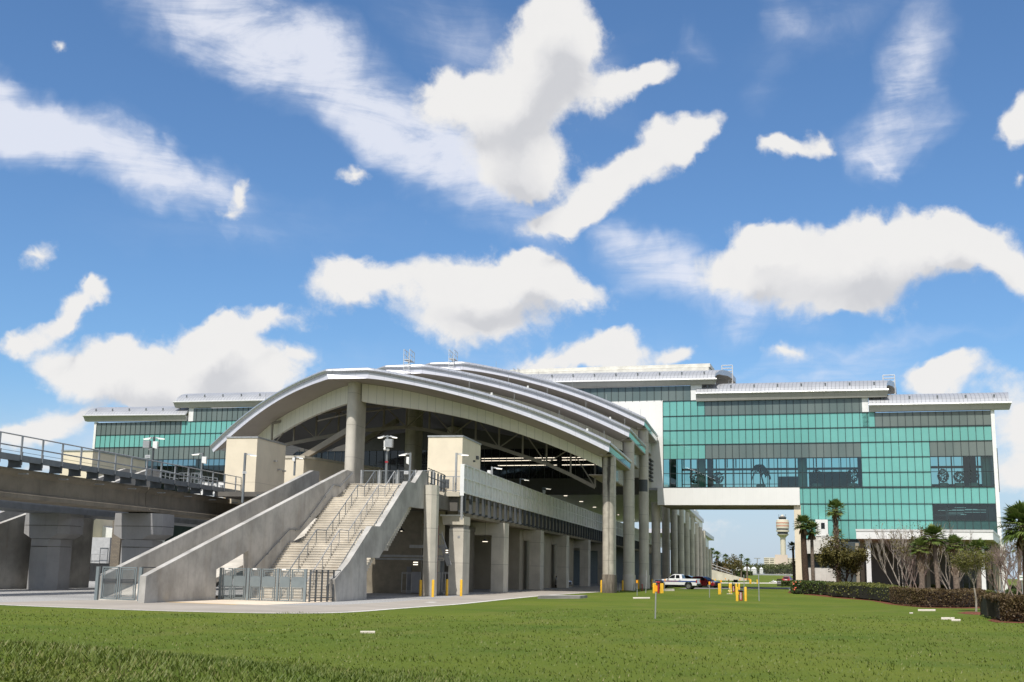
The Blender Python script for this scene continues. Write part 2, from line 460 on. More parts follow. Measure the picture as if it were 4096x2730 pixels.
g = MB()
radii = [0.0] + [4.0 * 1.055 ** i for i in range(142)]
angs = []
a = -180.0
while a < 180.0 - 1e-6:
    angs.append(a); a += 1.0 if -40 <= a < 25 else 6.0
na = len(angs)
vs = [Vector((0, 0, terrain(0, 0)))]
for r in radii[1:]:
    for a in angs:
        x, y = r * math.sin(R(a)), r * math.cos(R(a))
        vs.append(Vector((x, y, terrain(x, y))))
fs = [(0, 1 + (k + 1) % na, 1 + k) for k in range(na)]
for i in range(len(radii) - 2):
    for k in range(na):
        a0 = 1 + i * na + k; b0 = 1 + i * na + (k + 1) % na
        fs.append((a0, b0, b0 + na, a0 + na))
g.add(vs, fs)
tag(g.build('ground', M['grass'], smooth='all'), kind='structure')

def sheet(name, px, z, mat, kind='structure', flat=None, thick=0.0):
    b = MB()
    pts = [AZ(u, v, 0) for u, v in px] if flat is None else [Vector((x, y, 0)) for x, y in flat]
    pts = [Vector((p.x, p.y, z)) for p in pts]
    if thick: b.prism([p - Vector((0, 0, thick)) for p in pts], (0, 0, thick))
    else:
        from mathutils.geometry import tessellate_polygon
        b.add(pts, [tuple(f) for f in tessellate_polygon([pts])])
    o = b.build(name, mat)
    # face up
    if not thick and sum(p.normal.z for p in o.data.polygons) < 0: o.data.flip_normals()
    return tag(o, kind=kind)

front = [(-330, 2407), (0, 2421.5), (232, 2431), (619, 2445), (983, 2453.6), (1150, 2455.3), (1300, 2454.5), (1440, 2448.7), (1580, 2438), (1720, 2427.5), (1859, 2417), (2038, 2398), (2192, 2383), (2398, 2369.6)]
fpts = [AZ(u, v, 0) for u, v in front]
back = [(-330, 2402), (0, 2411), (130, 2407), (298, 2402), (560, 2405), (597, 2407), (760, 2413), (939, 2420), (1080, 2422.5), (1300, 2422.5), (1432, 2417), (1562, 2409), (1700, 2399), (1788, 2393)]
bpts = [AZ(u, v, 0) for u, v in back]
road = [(p.x, p.y) for p in fpts] + [(-18.0, 146), (-18.0, 420), (-26.6, 420), (-26.6, 106)] + [(p.x, p.y) for p in bpts[::-1]]
b = MB()
# triangulated as strips so that the curved road stays one flat sheet
sheet('road', None, 0.009, M['asphalt'], flat=road)
def ribbon(name, pts, w, z, mat, side=1):
    b = MB(); L = []; Rr = []
    for i, p in enumerate(pts):
        t = (pts[min(i + 1, len(pts) - 1)] - pts[max(i - 1, 0)]); t.z = 0; t.normalize()
        n = Vector((-t.y, t.x, 0)) * side
        L.append(Vector((p.x, p.y, z))); Rr.append(Vector((p.x + n.x * w, p.y + n.y * w, z)))
    b.strip(L, Rr)
    o = b.build(name, mat)
    if o.data.polygons[0].normal.z < 0: o.data.flip_normals()
    return tag(o, kind='structure')
def smoothline(pts, n=6):
    out = []
    for i in range(len(pts) - 1):
        p0 = pts[max(i - 1, 0)]; p1 = pts[i]; p2 = pts[i + 1]; p3 = pts[min(i + 2, len(pts) - 1)]
        for k in range(n):
            t = k / n
            out.append(0.5 * ((2 * p1) + (p2 - p0) * t + (2 * p0 - 5 * p1 + 4 * p2 - p3) * t * t + (3 * p1 - p0 - 3 * p2 + p3) * t ** 3))
    out.append(pts[-1].copy()); return out
ribbon('road_edge_line', smoothline(fpts), 0.42, 0.014, M['paintw'])
ribbon('road_yellow_line', [AZ(597, 2407.5, 0), AZ(760, 2413.7, 0), AZ(939, 2420.5, 0)], 0.35, 0.018, M['painty'])
tag(sheet('road_arrow_marking', [(1692, 2411), (1720, 2409), (1752, 2409.5), (1735, 2412)], 0.014, M['paintw']))
gv = [(p.x, p.y) for p in bpts[6:]] + [(-26.62, 106), (-26.62, 330), (-95, 330), (-95, 60)] + [(p.x, p.y) for p in bpts[0:1]] + [(p.x, p.y) for p in bpts[1:6]]
sheet('gravel_ground', None, 0.004, M['gravel'], flat=gv)
pts = [AZ(590, 2405.5, 0), AZ(760, 2412.8, 0), AZ(939, 2419.6, 0), AZ(1060, 2422, 0), AZ(1240, 2413.5, 0)]
sheet('gate_paving', None, 0.013, M['pad'], flat=[(p.x, p.y) for p in pts] + [(-28.9, 82.0), (-28.9, 86), (-41, 86), (-42, 72.5)])
# roads behind the colonnade
sheet('service_road', [(2700, 2357.5), (2800, 2356.5), (3185, 2357.5), (3185, 2350.5), (2780, 2350)], 0.006, M['asphalt_dk'])
sheet('far_road', [(2845, 2334.2), (3185, 2335.5), (3185, 2332.0), (2845, 2330.8)], 0.006, M['path'])
sheet('sidewalk', [(3150, 2353), (3185, 2355), (3205, 2376), (3175, 2376)], 0.011, M['path'])
sheet('winding_path', [(3926, 2443.5), (3945, 2434.5), (3975, 2427), (3973, 2419), (3948, 2414), (3944, 2392), (4140, 2396), (4140, 2424), (4040, 2437), (4010, 2459), (3985, 2457.5), (3950, 2453)], 0.011, M['path'])
sheet('mulch_bed', [(3150, 2372.5), (3214, 2379), (3306, 2388.5), (3373, 2395.5), (3485, 2404), (3558, 2419), (3650, 2428), (3695, 2432), (3853, 2435), (3946, 2434.5), (3975, 2425), (3950, 2400), (3940, 2372), (3600, 2356), (3165, 2358)], 0.007, M['mulch'])
sheet('mulch_bed', [(3950, 2484), (3985, 2491), (4150, 2496), (4150, 2450), (4010, 2462)], 0.007, M['mulch'])
c0 = AZ(3898, 2456, 0)
b = MB(); ring = []
for k in range(28):
    a = 2 * PI * k / 28; r = 1.02 + 0.12 * math.sin(3 * a + 1) + 0.05 * math.sin(7 * a)
    ring.append(Vector((c0.x + r * math.cos(a), c0.y + 2.0 * r * math.sin(a), 0.006)))
top = Vector((c0.x, c0.y, 0.14))
mid = [Vector((c0.x + (p.x - c0.x) * .5, c0.y + (p.y - c0.y) * .5, 0.11)) for p in ring]
b.strip(ring + ring[:1], mid + mid[:1]); b.add(mid + [top], [(k, (k + 1) % 28, 28) for k in range(28)])
tag(b.build('mulch_mound', M['mulch'], smooth='all'), kind='structure')

# ------------------------------------------------------------------ long grass: blades as one uncountable mass
M['blade'] = leafmat('grass_blades', (0.075, 0.115, 0.014), (0.135, 0.175, 0.028), (0.26, 0.235, 0.095), 0.5, trans=0.3)
rg = random.Random(5)
b = MB()
def blade(x, y, h, w, lean):
    z = terrain(x, y) - 0.01; a = rg.random() * 2 * PI
    dx, dy = math.cos(a) * lean * h, math.sin(a) * lean * h
    wx = -math.sin(a + 0.6) * w; wy = math.cos(a + 0.6) * w
    q = min(1, max(0, rg.gauss(0.45, 0.24)))
    b.add([(x - wx, y - wy, z), (x + wx, y + wy, z), (x + dx, y + dy, z + h)], [(0, 1, 2)], q)
cnt = 0
while cnt < 62000:
    y = 15.0 + 62 * rg.random() ** 2.1
    hw = y * 0.62
    x = -y * 0.2 + (rg.random() * 2 - 1) * hw * 0.86
    if y > 55 and x < -24: continue
    if y > 60 and x < -14: continue
    clump = noise.noise(Vector((x * 0.5, y * 0.5, 3)))
    rough_zone = sstep(30, 19, y + 0.35 * x + 2.5)
    dens = 0.55 + 0.5 * clump + rough_zone * 0.5
    if rg.random() > dens: continue
    h = (0.05 + 0.035 * rg.random()) * (1 + 0.6 * clump) * (1 + 0.5 * rough_zone * rg.random())
    blade(x, y, h, 0.010 + 0.00035 * y, 0.3 + 0.7 * rg.random())
    cnt += 1
tag(b.build('grass', M['blade']), kind='stuff')

# ------------------------------------------------------------------ light
SUN_EL, SUN_AZ = R(57), R(180 + 7.6)          # azimuth measured from +Y towards +X
sd = Vector((math.sin(SUN_AZ) * math.cos(SUN_EL), math.cos(SUN_AZ) * math.cos(SUN_EL), math.sin(SUN_EL)))
sun = bpy.data.lights.new('sun', 'SUN'); sun.energy = 4.6; sun.angle = R(0.53); sun.color = (1.0, 0.955, 0.89)
suno = bpy.data.objects.new('sun', sun); COL.objects.link(suno)
suno.rotation_euler = sd.to_track_quat('Z', 'Y').to_euler()
suno.location = (0, -50, 200)

# ------------------------------------------------------------------ sky with clouds, laid out by compass bearing and elevation
world = bpy.data.worlds.new('World'); sc.world = world; world.use_nodes = True
t = NT(world.node_tree); bg = t.n['Background']
sky = t.new('ShaderNodeTexSky', sky_type='NISHITA'); sky.sun_disc = False
sky.sun_elevation = SUN_EL; sky.sun_rotation = SUN_AZ; sky.air_density = 1.0; sky.dust_density = 0.7; sky.ozone_density = 1.5
dirv = t.new('ShaderNodeTexCoord').outputs['Generated']
sp = t.new('ShaderNodeSeparateXYZ'); t.link(dirv, sp.inputs[0])
az = t.math('ARCTAN2', sp.outputs[0], sp.outputs[1])
el = t.math('ARCSINE', sp.outputs[2])
cb = t.new('ShaderNodeCombineXYZ'); t.link(az, cb.inputs[0]); t.link(el, cb.inputs[1])
AE = cb.outputs[0]
def ae(u, v):
    d = ray(u, v); return math.atan2(d.x, d.y), math.asin(d.z / d.length)
def blobspec(u, v, ru, rv, rot):
    """ellipse read off the photo -> centre, radii and turn in bearing / elevation"""
    c = ae(u, v); ra = R(rot)
    p = ae(u + ru * math.cos(ra), v - ru * math.sin(ra)); q = ae(u + rv * math.sin(ra), v + rv * math.cos(ra))
    d1 = (p[0] - c[0], p[1] - c[1]); d2 = (q[0] - c[0], q[1] - c[1])
    return c, math.hypot(*d1), math.hypot(*d2), math.atan2(d1[1], d1[0])
def field(name, blobs, w1, w2, w3, streak=None):
    gt = bpy.data.node_groups.new(name, 'ShaderNodeTree')
    gt.interface.new_socket('Vector', in_out='INPUT', socket_type='NodeSocketVector')
    gt.interface.new_socket('Field', in_out='OUTPUT', socket_type='NodeSocketFloat')
    k = NT(gt); gi = k.new('NodeGroupInput'); go = k.new('NodeGroupOutput')
    p = gi.outputs[0]
    def warp(p, s, a):
        n = k.noise(p, s, 4, 0.55, col=True)
        return k.vmath('ADD', p, k.scale(k.vmath('SUBTRACT', n, (0.5, 0.5, 0.5)), a))
    q = p
    for s, a in (w1, w2, w3): q = warp(q, s, a)
    tot = None
    for (u, v, ru, rv, rot, wt) in blobs:
        c, r1, r2, ang = blobspec(u, v, ru, rv, rot)
        mp = k.new('ShaderNodeMapping', vector_type='TEXTURE')
        # chained on the running sum so that the nodes are evaluated one blob after another
        k.link(q if tot is None else k.vmath('ADD', q, k.scale((1e-7, 1e-7, 0), tot)), mp.inputs[0])
        mp.inputs[1].default_value = (c[0], c[1], 0); mp.inputs[2].default_value = (0, 0, ang); mp.inputs[3].default_value = (r1, r2, 1)
        mz = k.vmath('MULTIPLY', mp.outputs[0], (1, 1, 0))
        gr = k.new('ShaderNodeTexGradient', gradient_type='QUADRATIC_SPHERE' if streak is None else 'SPHERICAL'); k.link(mz, gr.inputs[0])
        o = k.math('MULTIPLY', gr.outputs['Fac'], wt)
        tot = o if tot is None else k.math('ADD', tot, o)
    k.link(tot, go.inputs[0])
    return gt
# cumulus: (u, v, half width, half height, turn, weight) in photograph pixels
CU = [
 (2130, 330, 520, 300, 60, 1.3), (2250, 130, 330, 240, 75, 1.2), (1900, 420, 420, 230, 0, 1.0), (2450, 330, 330, 150, 22, 0.9), (2080, 620, 420, 190, 10, 1.0), (2600, 270, 170, 110, 35, 0.7), (2130, 690, 300, 150, 0, 0.9), (1760, 330, 240, 150, 0, 0.6),
 (2480, 720, 480, 170, 33, 1.25), (2760, 590, 260, 130, 40, 1.0), (2230, 870, 290, 120, 12, 0.9), (2650, 530, 130, 110, 60, 0.6),
 (1450, 1170, 330, 170, 0, 1.2), (1900, 1160, 480, 210, 0, 1.35), (2120, 1110, 330, 150, 0, 1.0), (2260, 1200, 280, 140, 0, 0.9), (1900, 1320, 480, 150, 0, 0.8), (2080, 1060, 130, 110, 0, 0.6), (1430, 1100, 200, 110, 0, 0.6),
 (700, 1460, 620, 210, 0, 1.35), (880, 1350, 300, 190, 0, 1.1), (360, 1440, 380, 150, 0, 1.0), (1000, 1500, 330, 170, 0, 0.9), (880, 1290, 130, 100, 0, 0.6), (1110, 1300, 320, 90, 0, 0.65), (1170, 1420, 110, 90, 30, 0.5),
 (240, 1260, 280, 105, 40, 0.95), (360, 1140, 100, 110, 100, 0.7), (60, 1370, 160, 80, 20, 0.7), (110, 1060, 190, 90, 30, 0.55),
 (3000, 1060, 400, 190, 8, 1.2), (3400, 1010, 560, 240, 8, 1.4), (3720, 970, 420, 210, 5, 1.2), (3950, 1010, 330, 190, 0, 0.8), (3350, 1170, 520, 160, 0, 0.8), (3800, 900, 190, 110, 0, 0.5), (3050, 950, 170, 90, 0, 0.5), (4050, 1100, 200, 180, 0, 0.6),
 (2450, 1440, 330, 150, 0, 1.05), (2450, 1370, 160, 110, 0, 0.7), (2720, 1420, 120, 110, 20, 0.7), (2200, 1470, 400, 90, 0, 0.7),
 (3760, 1530, 330, 150, 0, 0.95), (3700, 1480, 150, 110, 0, 0.6), (4060, 1690, 260, 330, 0, 0.65), (4100, 1900, 260, 200, 0, 0.6),
 (3150, 1410, 190, 120, 0, 0.55), (3130, 600, 200, 90, 15, 0.8), (3260, 560, 110, 80, 50, 0.55), (4110, 430, 160, 190, 0, 1.0), (4090, 700, 90, 90, 0, 0.4),
 (970, 730, 75, 120, -15, 0.75), (930, 820, 150, 80, 10, 0.45), (268, 140, 60, 75, 0, 0.45),
 (150, 1720, 420, 130, 8, 0.85), (340, 1640, 200, 90, 0, 0.5), (150, 1900, 600, 120, 0, 0.4), (700, 1570, 650, 110, 0, 0.6),
 (2860, 2100, 300, 120, 0, 0.22), (3050, 2210, 300, 60, 0, 0.25), (1420, 670, 150, 60, 0, 0.5),
]
CI = [
 (1350, 330, 1150, 260, -33, 1.0), (1750, 700, 720, 200, -36, 0.85), (900, 60, 620, 230, -25, 0.8), (1900, 120, 800, 260, -28, 0.45),
 (450, 620, 820, 170, -27, 1.15), (60, 480, 420, 190, -30, 0.9), (850, 780, 330, 110, -14, 0.6), (640, 600, 260, 130, -45, 0.25),
 (3620, 270, 520, 200, 66, 0.85), (3500, 520, 260, 170, 60, 0.5), (3720, 470, 190, 90, 55, 0.5), (3480, 620, 170, 60, 15, 0.5), (3300, 80, 500, 160, 30, 0.35),
 (2700, 1110, 480, 190, -28, 0.8), (2950, 1230, 520, 120, -10, 0.6), (2500, 960, 330, 90, -10, 0.4), (3500, 1400, 800, 60, 9, 0.45), (3300, 1520, 500, 70, 12, 0.4),
 (2300, 300, 300, 90, 20, 0.25), (3080, 380, 160, 90, 70, 0.22), (3110, 100, 110, 110, 0, 0.35), (2780, 260, 130, 110, 0, 0.3), (1000, 950, 900, 160, 0, 0.22), (2400, 1600, 2600, 330, 0, 0.35), (400, 1750, 900, 330, 0, 0.5),
]
gcu = field('cumulus_field', CU, (7.0, 0.075), (22.0, 0.030), (75.0, 0.011))
gci = field('cirrus_field', CI, (5.0, 0.10), (16.0, 0.05), (50.0, 0.014), streak=True)
def call(gt, vec):
    n = t.new('ShaderNodeGroup'); n.node_tree = gt; t.link(vec, n.inputs[0]); return n.outputs[0]
Fc = call(gcu, AE)
UP = t.vmath('ADD', AE, (-0.006, 0.030, 0))
Fu = call(gcu, UP)
det = t.noise(AE, 24.0, 8, 0.66)
det2 = t.noise(AE, 95.0, 5, 0.65)
fld = t.math('ADD', Fc, t.math('MULTIPLY', t.math('SUBTRACT', det, 0.5), 0.55))
fld = t.math('ADD', fld, t.math('MULTIPLY', t.math('SUBTRACT', det2, 0.5), 0.20))
acu = t.mapr(fld, 0.10, 0.46)
lit = t.math('SUBTRACT', 1.0, t.mapr(t.math('ADD', Fu, t.math('MULTIPLY', t.math('SUBTRACT', det, 0.5), 0.5)), 0.35, 1.25), clamp=True)
lit = t.math('ADD', lit, t.math('MULTIPLY', t.math('SUBTRACT', det, 0.5), 0.35), clamp=True)
ccu = t.ramp(lit, [(0.0, (0.70, 0.71, 0.745)), (0.45, (0.85, 0.85, 0.865)), (1.0, (0.97, 0.96, 0.95))])
Fi = call(gci, AE)
rotv = t.new('ShaderNodeMapping'); t.link(AE, rotv.inputs[0]); rotv.inputs[2].default_value = (0, 0, R(30)); rotv.inputs[3].default_value = (7, 30, 1)
stk = t.noise(rotv.outputs[0], 1.0, 7, 0.66, 0.6)
stk2 = t.noise(AE, 12.0, 6, 0.6, 0.8)
ci = t.math('MULTIPLY', Fi, t.math('ADD', t.mapr(stk, 0.25, 0.75, 0.45, 1.25), t.math('MULTIPLY', t.math('SUBTRACT', stk2, 0.5), 1.2)))
aci = t.math('MULTIPLY', t.mapr(ci, 0.0, 1.05), 0.86)
# blue of the clear sky: the physical sky, tinted and graded with elevation
grade = t.ramp(t.math('DIVIDE', el, R(30)), [(0.0, (1.0, 1.0, 1.0)), (0.35, (1.0, 1.0, 1.0)), (1.0, (1.0, 1.0, 1.0))])
SKY_K = 0.10
skyc = t.mix(1.0, sky.outputs[0], grade, 'MULTIPLY')
skyc = t.mix(1.0, skyc, (0.78, 1.07, 1.34), 'MULTIPLY')
kc = lambda c, k: t.scale(c, k)
c1 = t.mix(aci, skyc, kc(t.ramp(aci, [(0, (0.80, 0.85, 0.98)), (1, (0.88, 0.90, 0.98))]), 1 / SKY_K * 0.92))
# pale air low down
low = t.math('MULTIPLY', t.mapr(el, R(9), R(0.5)), 0.72)
c1 = t.mix(low, c1, kc(t.mix(0.0, (0.60, 0.68, 0.82), (0, 0, 0)), 1 / SKY_K * 0.92))
c2 = t.mix(acu, c1, kc(ccu, 1 / SKY_K * 0.86))
# broken cloud added over the unseen sky to brighten and whiten ambient light
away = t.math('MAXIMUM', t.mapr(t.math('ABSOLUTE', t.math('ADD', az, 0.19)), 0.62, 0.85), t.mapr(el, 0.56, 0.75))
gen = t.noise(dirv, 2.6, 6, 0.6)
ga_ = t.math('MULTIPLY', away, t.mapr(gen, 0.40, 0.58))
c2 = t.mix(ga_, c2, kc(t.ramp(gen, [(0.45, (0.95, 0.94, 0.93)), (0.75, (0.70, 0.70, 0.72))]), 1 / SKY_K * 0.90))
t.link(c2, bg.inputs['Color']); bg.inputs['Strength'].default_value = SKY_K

sc.view_settings.view_transform = 'Standard'
sc.view_settings.look = 'None'
sc.view_settings.gamma = 1
sc.view_settings.exposure = 0.06
try:
    sc.cycles.use_denoising = True
    sc.cycles.max_bounces = 8; sc.cycles.transparent_max_bounces = 12; sc.cycles.caustics_reflective = False; sc.cycles.caustics_refractive = False
except Exception: pass
try:
    world.cycles.sampling_method = 'MANUAL'; world.cycles.sample_map_resolution = 256
except Exception: pass
# ------------------------------------------------------------------ arched station roofs
def polyf(pts, deg=4):
    u = np.array([p[0] for p in pts], float); v = np.array([p[1] for p in pts], float)
    c = np.polyfit((u - u.mean()) / 500, v, min(deg, len(pts) - 1)); m = u.mean()
    return lambda x: float(np.polyval(c, (x - m) / 500))
def reg(ox, oy, k, pts): return [(ox + x / k, oy + y / k) for x, y in pts]
S3 = 3.92
gl = reg(820, 1440, S3, [(95, 1342), (200, 1250), (300, 1155), (540, 935), (750, 768), (1000, 603), (1130, 517), (1300, 430), (1600, 272), (1760, 207), (1910, 152)])
bl = reg(820, 1440, S3, [(125, 1450), (330, 1275), (420, 1185), (620, 1010), (830, 850), (1000, 730), (1110, 665), (1300, 560), (1430, 500), (1650, 390), (1930, 305)])
wl = reg(820, 1440, S3, [(830, 1195), (960, 1070), (1110, 960), (1230, 880), (1380, 790), (1600, 680), (1800, 590), (1960, 500)]) + reg(1270, 1440, S3, [(120, 530), (300, 465), (490, 400)])
ol = reg(820, 1440, S3, [(1020, 1260), (1130, 1190), (1300, 1085), (1470, 985), (1650, 900), (1800, 835), (1960, 770)]) + reg(1270, 1440, S3, [(200, 775), (475, 680)])
gr = reg(1270, 1440, S3, [(790, 130), (880, 142), (1170, 190), (1400, 237), (1700, 292)]) + reg(1560, 1380, S3, [(700, 565), (980, 625), (1220, 690), (1500, 765), (1700, 820), (1960, 905)]) + reg(2000, 1450, S3, [(200, 610), (400, 690), (600, 755), (800, 835), (1000, 920), (1200, 1005), (1400, 1090), (1600, 1185), (1740, 1255)])
br = reg(1270, 1440, S3, [(785, 290), (950, 310), (1180, 345), (1400, 380), (1620, 420), (1850, 475)]) + reg(1560, 1380, S3, [(480, 655), (700, 705), (910, 755), (1130, 810), (1330, 860), (1540, 930), (1740, 1000), (1960, 1065)]) + reg(2000, 1450, S3, [(220, 775), (430, 850), (620, 920), (820, 1000), (1000, 1080), (1190, 1165), (1370, 1245), (1560, 1335), (1700, 1400)])
wr = reg(1270, 1440, S3, [(710, 370), (830, 390), (970, 408), (1100, 430), (1230, 450), (1370, 475), (1500, 505), (1750, 562)]) + reg(1560, 1380, S3, [(220, 710), (490, 765), (740, 830), (1000, 888), (1240, 955), (1500, 1025), (1740, 1110)]) + reg(2000, 1450, S3, [(0, 830), (250, 890), (490, 1000), (730, 1100), (960, 1195), (1190, 1305), (1410, 1405)])
orr = reg(1270, 1440, S3, [(690, 655), (960, 690), (1230, 735), (1620, 795)]) + reg(1560, 1380, S3, [(480, 1015), (740, 1055), (1000, 1110), (1370, 1195), (1610, 1265), (1860, 1340)]) + reg(2000, 1450, S3, [(0, 1030), (250, 1110), (490, 1180), (730, 1270), (960, 1370), (1190, 1455), (1420, 1562)])
STEP_Y, STEP_Z = 21.4, 4.05
YA = 125.0                                   # front of the first apex
RC = AY(2438, 1779, 135.0)                   # right front corner
A1 = AY(1471.5, 1473, YA); A0 = AY(1308.3, 1479, YA)
LC = AY(847, 1781, 150.0)
print('roof', RC, A1, A0, LC)
def plane_of(p, q):
    d = Vector((q.x - p.x, q.y - p.y, 0)).normalized(); return p, Vector((d.y, -d.x, 0))
PR = plane_of(A1, RC); PL = plane_of(LC, A0)
W1 = Vector((AY(1450, 1535, 128.8).x, 128.8, 0)); W2 = Vector((-17.6, 138.6, 0))
PWR = plane_of(W1, W2)
W0 = Vector((AY(1396, 1545, 128.5).x, 128.5, 0))
dl = (LC - A0); dl.z = 0; dl.normalize()
WL = W0 + dl * 34
PWL = plane_of(W0, WL)
def curve(f, u0, u1, n, pl):
    return [AP(u, f(u), *pl) for u in np.linspace(u0, u1, n)]
NS = 44
fgl, fbl, fwl, fol = polyf(gl), polyf(bl), polyf(wl), polyf(ol)
fgr, fbr, fwr, forr = polyf(gr, 5), polyf(br, 5), polyf(wr, 5), polyf(orr, 5)
GL = curve(fgl, 847, 1308.3, NS, PL); BL = curve(fbl, 853, 1313.9, NS, PL)
GR = curve(fgr, 1471.5, 2439, NS, PR); BR = curve(fbr, 1470, 2435, NS, PR)
WLc = curve(fwl, 1031, 1397, NS, PWL); OLc = curve(fol, 1075, 1393, NS, PWL)
WRc = curve(fwr, 1448, 2408, NS, PWR); ORc = curve(forr, 1446, 2408, NS, PWR)
# outer end of the arch wall carried down beyond what the photo shows
def ext(c, n=1, first=True):
    return c
Gt = GL + GR; Bt = BL + BR
for i in (0, 20, 43): print('chk', GL[i], BL[i], WLc[i], OLc[i], '|', GR[i], BR[i], WRc[i], ORc[i])

def vz(p, dz): return Vector((p.x, p.y, p.z + dz))
roof1 = thing('station_roof', 'lowest and nearest of three stepped grey arched station roofs, over the stairs', 'roof', (A1.x, YA, A1.z - 4), 'stepped arched station roofs')
b = MB(); b.tube([vz(p, -0.22) for p in Gt], 0.27, 8)
b.build('gutter', M['gutter'], roof1, smooth=True)
GTl = [vz(p, -0.42) for p in Gt]
b = MB(); b.strip(GTl, Bt); b.build('fascia', M['fascia'], roof1)
# soffit: from fascia foot back to the head of the arch wall, then on over the wall
Wt = WLc + WRc
b = MB(); b.strip(Bt, [vz(p, 0.02) for p in Wt]); b.build('soffit', M['soffit'], roof1)
b = MB()
TH_W = Vector((0, 0.7, 0))
for top, bot in ((WLc, OLc), (WRc, ORc)):
    b.strip(top, bot); b.strip(bot, [p + TH_W for p in bot]); b.strip([p + TH_W for p in bot], [p + TH_W for p in top])
b.add([WLc[0], OLc[0], OLc[0] + TH_W, WLc[0] + TH_W], [(0, 1, 2, 3)])
b.build('arch_wall', M['archwall'], roof1)
# roof skin: swept straight back from the front edge until it passes under the next roof
back = STEP_Y + 3.0
b = MB(); b.strip(GTl, [p + Vector((0, back, 0)) for p in GTl]); b.build('roof_skin', M['roofseam'], roof1)
yb = YA + 46
b = MB(); b.strip([vz(p, 0.05) for p in Wt], [Vector((p.x, max(yb, p.y + 8), p.z + 0.05)) for p in Wt]); b.build('roof_deck', M['deck'], roof1)
# right flank: side fascia running back to the next column, glossy wall panel below it
SX = RC.x
z1 = GR[-1].z; z0 = BR[-1].z
b = MB()
b.box(SX - 0.25, RC.y + 0.03, z0, SX, RC.y + STEP_Y + 1.2, z1 - 0.42)
b.build('side_fascia', M['fascia_side'], roof1)
b = MB(); b.tube([(SX, RC.y, z1 - 0.22), (SX, RC.y + STEP_Y + 1.2, z1 - 0.22)], 0.2, 8); b.build('side_gutter', M['gutter'], roof1, smooth=True)
b = MB()
b.box(SX - 1.25, RC.y + 4.6, z0 - 2.15, SX - 0.95, RC.y + STEP_Y + 1.6, z0 - 0.25)
b.build('side_panel', M['glasspanel'], roof1)
b = MB()
b.box(SX - 1.3, RC.y + 2, z0 - 0.22, SX - 0.0, RC.y + STEP_Y + 1.2, z0 - 0.02)
b.box(SX - 3.0, RC.y + 4.6, z0 - 2.25, SX - 1.0, RC.y + STEP_Y + 1.6, z0 - 2.16)
b.build('side_soffit', M['soffit'], roof1)
# lightning rods along the edge
b = MB()
for i in (20, 52, 62, 70, 78, 86): b.tube([Gt[i], vz(Gt[i], 0.95)], 0.025, 4)
b.build('lightning_rods', M['steel_lt'], roof1)['kind'] = 'stuff'
b = MB()
for i in (66, 83): b.tube([vz(GR[i - 44], -0.1), vz(GR[i - 44], 0.28)], 0.13, 8)
b.build('beacon', M['white_plain'], roof1)
roof2 = clone(roof1, roof1.location + Vector((0, STEP_Y, STEP_Z)), label='middle of the three stepped grey arched station roofs, with a white ladder on its crown')
roof3 = clone(roof1, roof1.location + Vector((0, 2 * STEP_Y, 2 * STEP_Z)), label='highest and farthest of the three stepped grey arched station roofs, meeting the glass building')

# crossover ladders standing on the crowns
def ladder(px, vt, vm, vb, y, label, w=0.75, run=2.2):
    p = AY(px, vb, y); top = AY(px, vt, y).z; mid = AY(px, vm, y).z
    o = thing('roof_ladder', label, 'ladder', (p.x, y, p.z), 'white ladders over the roof edges')
    f = MB(); r = 0.045
    for sx in (0, w):
        f.tube([(p.x + sx, y, p.z), (p.x + sx, y, top)], r, 6)
        f.tube([(p.x + sx, y + run, mid - 0.9), (p.x + sx, y + run, top - 0.1)], r, 6)
        f.tube([(p.x + sx, y, top), (p.x + sx, y + run, top - 0.1)], r, 6)
        f.tube([(p.x + sx, y, (top + mid) / 2), (p.x + sx, y + run, (top + mid) / 2 - 0.1)], r * .8, 6)
        f.tube([(p.x + sx, y + run / 2, mid), (p.x + sx, y + run / 2, top - .05)], r * .8, 6)
    f.build('frame', M['eave_trim'], o)
    f = MB(); f.box(p.x - 0.03, y, mid - 0.07, p.x + w + 0.03, y + run, mid); f.build('platform', M['eave_trim'], o)
    f = MB(); k = p.z + 0.25
    while k < mid - 0.1:
        f.tube([(p.x, y, k), (p.x + w, y, k)], 0.03, 5); k += 0.33
    f.build('rung', M['eave_trim'], o)['kind'] = 'stuff'
    return o
ladder(1613, 1398.5, 1438, 1496, YA + STEP_Y - 0.6, 'white access ladder on the crown of the middle arched roof')
ladder(1794, 1399.5, 1434, 1484, YA + 2 * STEP_Y - 0.6, 'white access ladder on the crown of the farthest arched roof')
ladder(2052, 1473, 1491, 1500, YA + 3 * STEP_Y + 8, 'white ladder top just showing over the farthest arched roof edge, beside the glass building')

# ------------------------------------------------------------------ big concrete columns
def oval_column(name, x, y, zb, zt, r, slab, label, group=None, plinth=True, patch=None):
    o = thing(name, label, 'column', (x, y, zb), group)
    prof = [(r, 0), (r, zt - zb)]
    b = MB(); b.lathe([(r, zb), (r, zt)], (x, y, 0), 28); b.build('shaft', M['column'], o, smooth=True)
    b = MB(); b.box(x - r * .82, y + 0.05, zb, x + r * .82 + 0.12, y + slab, zt - 0.02); b.build('rear_slab', M['column'], o)
    if plinth:
        b = MB(); b.lathe([(r * 1.09, zb), (r * 1.09, zb + 2.0), (r * 1.02, zb + 2.06)], (x, y, 0), 28)
        b.box(x - r * .9, y + 0.1, zb, x + r * .9 + 0.16, y + slab + 0.1, zb + 2.0)
        b.build('base', M['conc_base'] if plinth == 'stained' else M['column'], o, smooth=True)
    if patch:
        b = MB(); b.lathe([(r * 1.012, patch[0]), (r * 1.012, patch[1])], (x, y, 0), 28, cap=False)
        b.build('dark_band', M['steel_dk'], o, smooth=True)
    return o
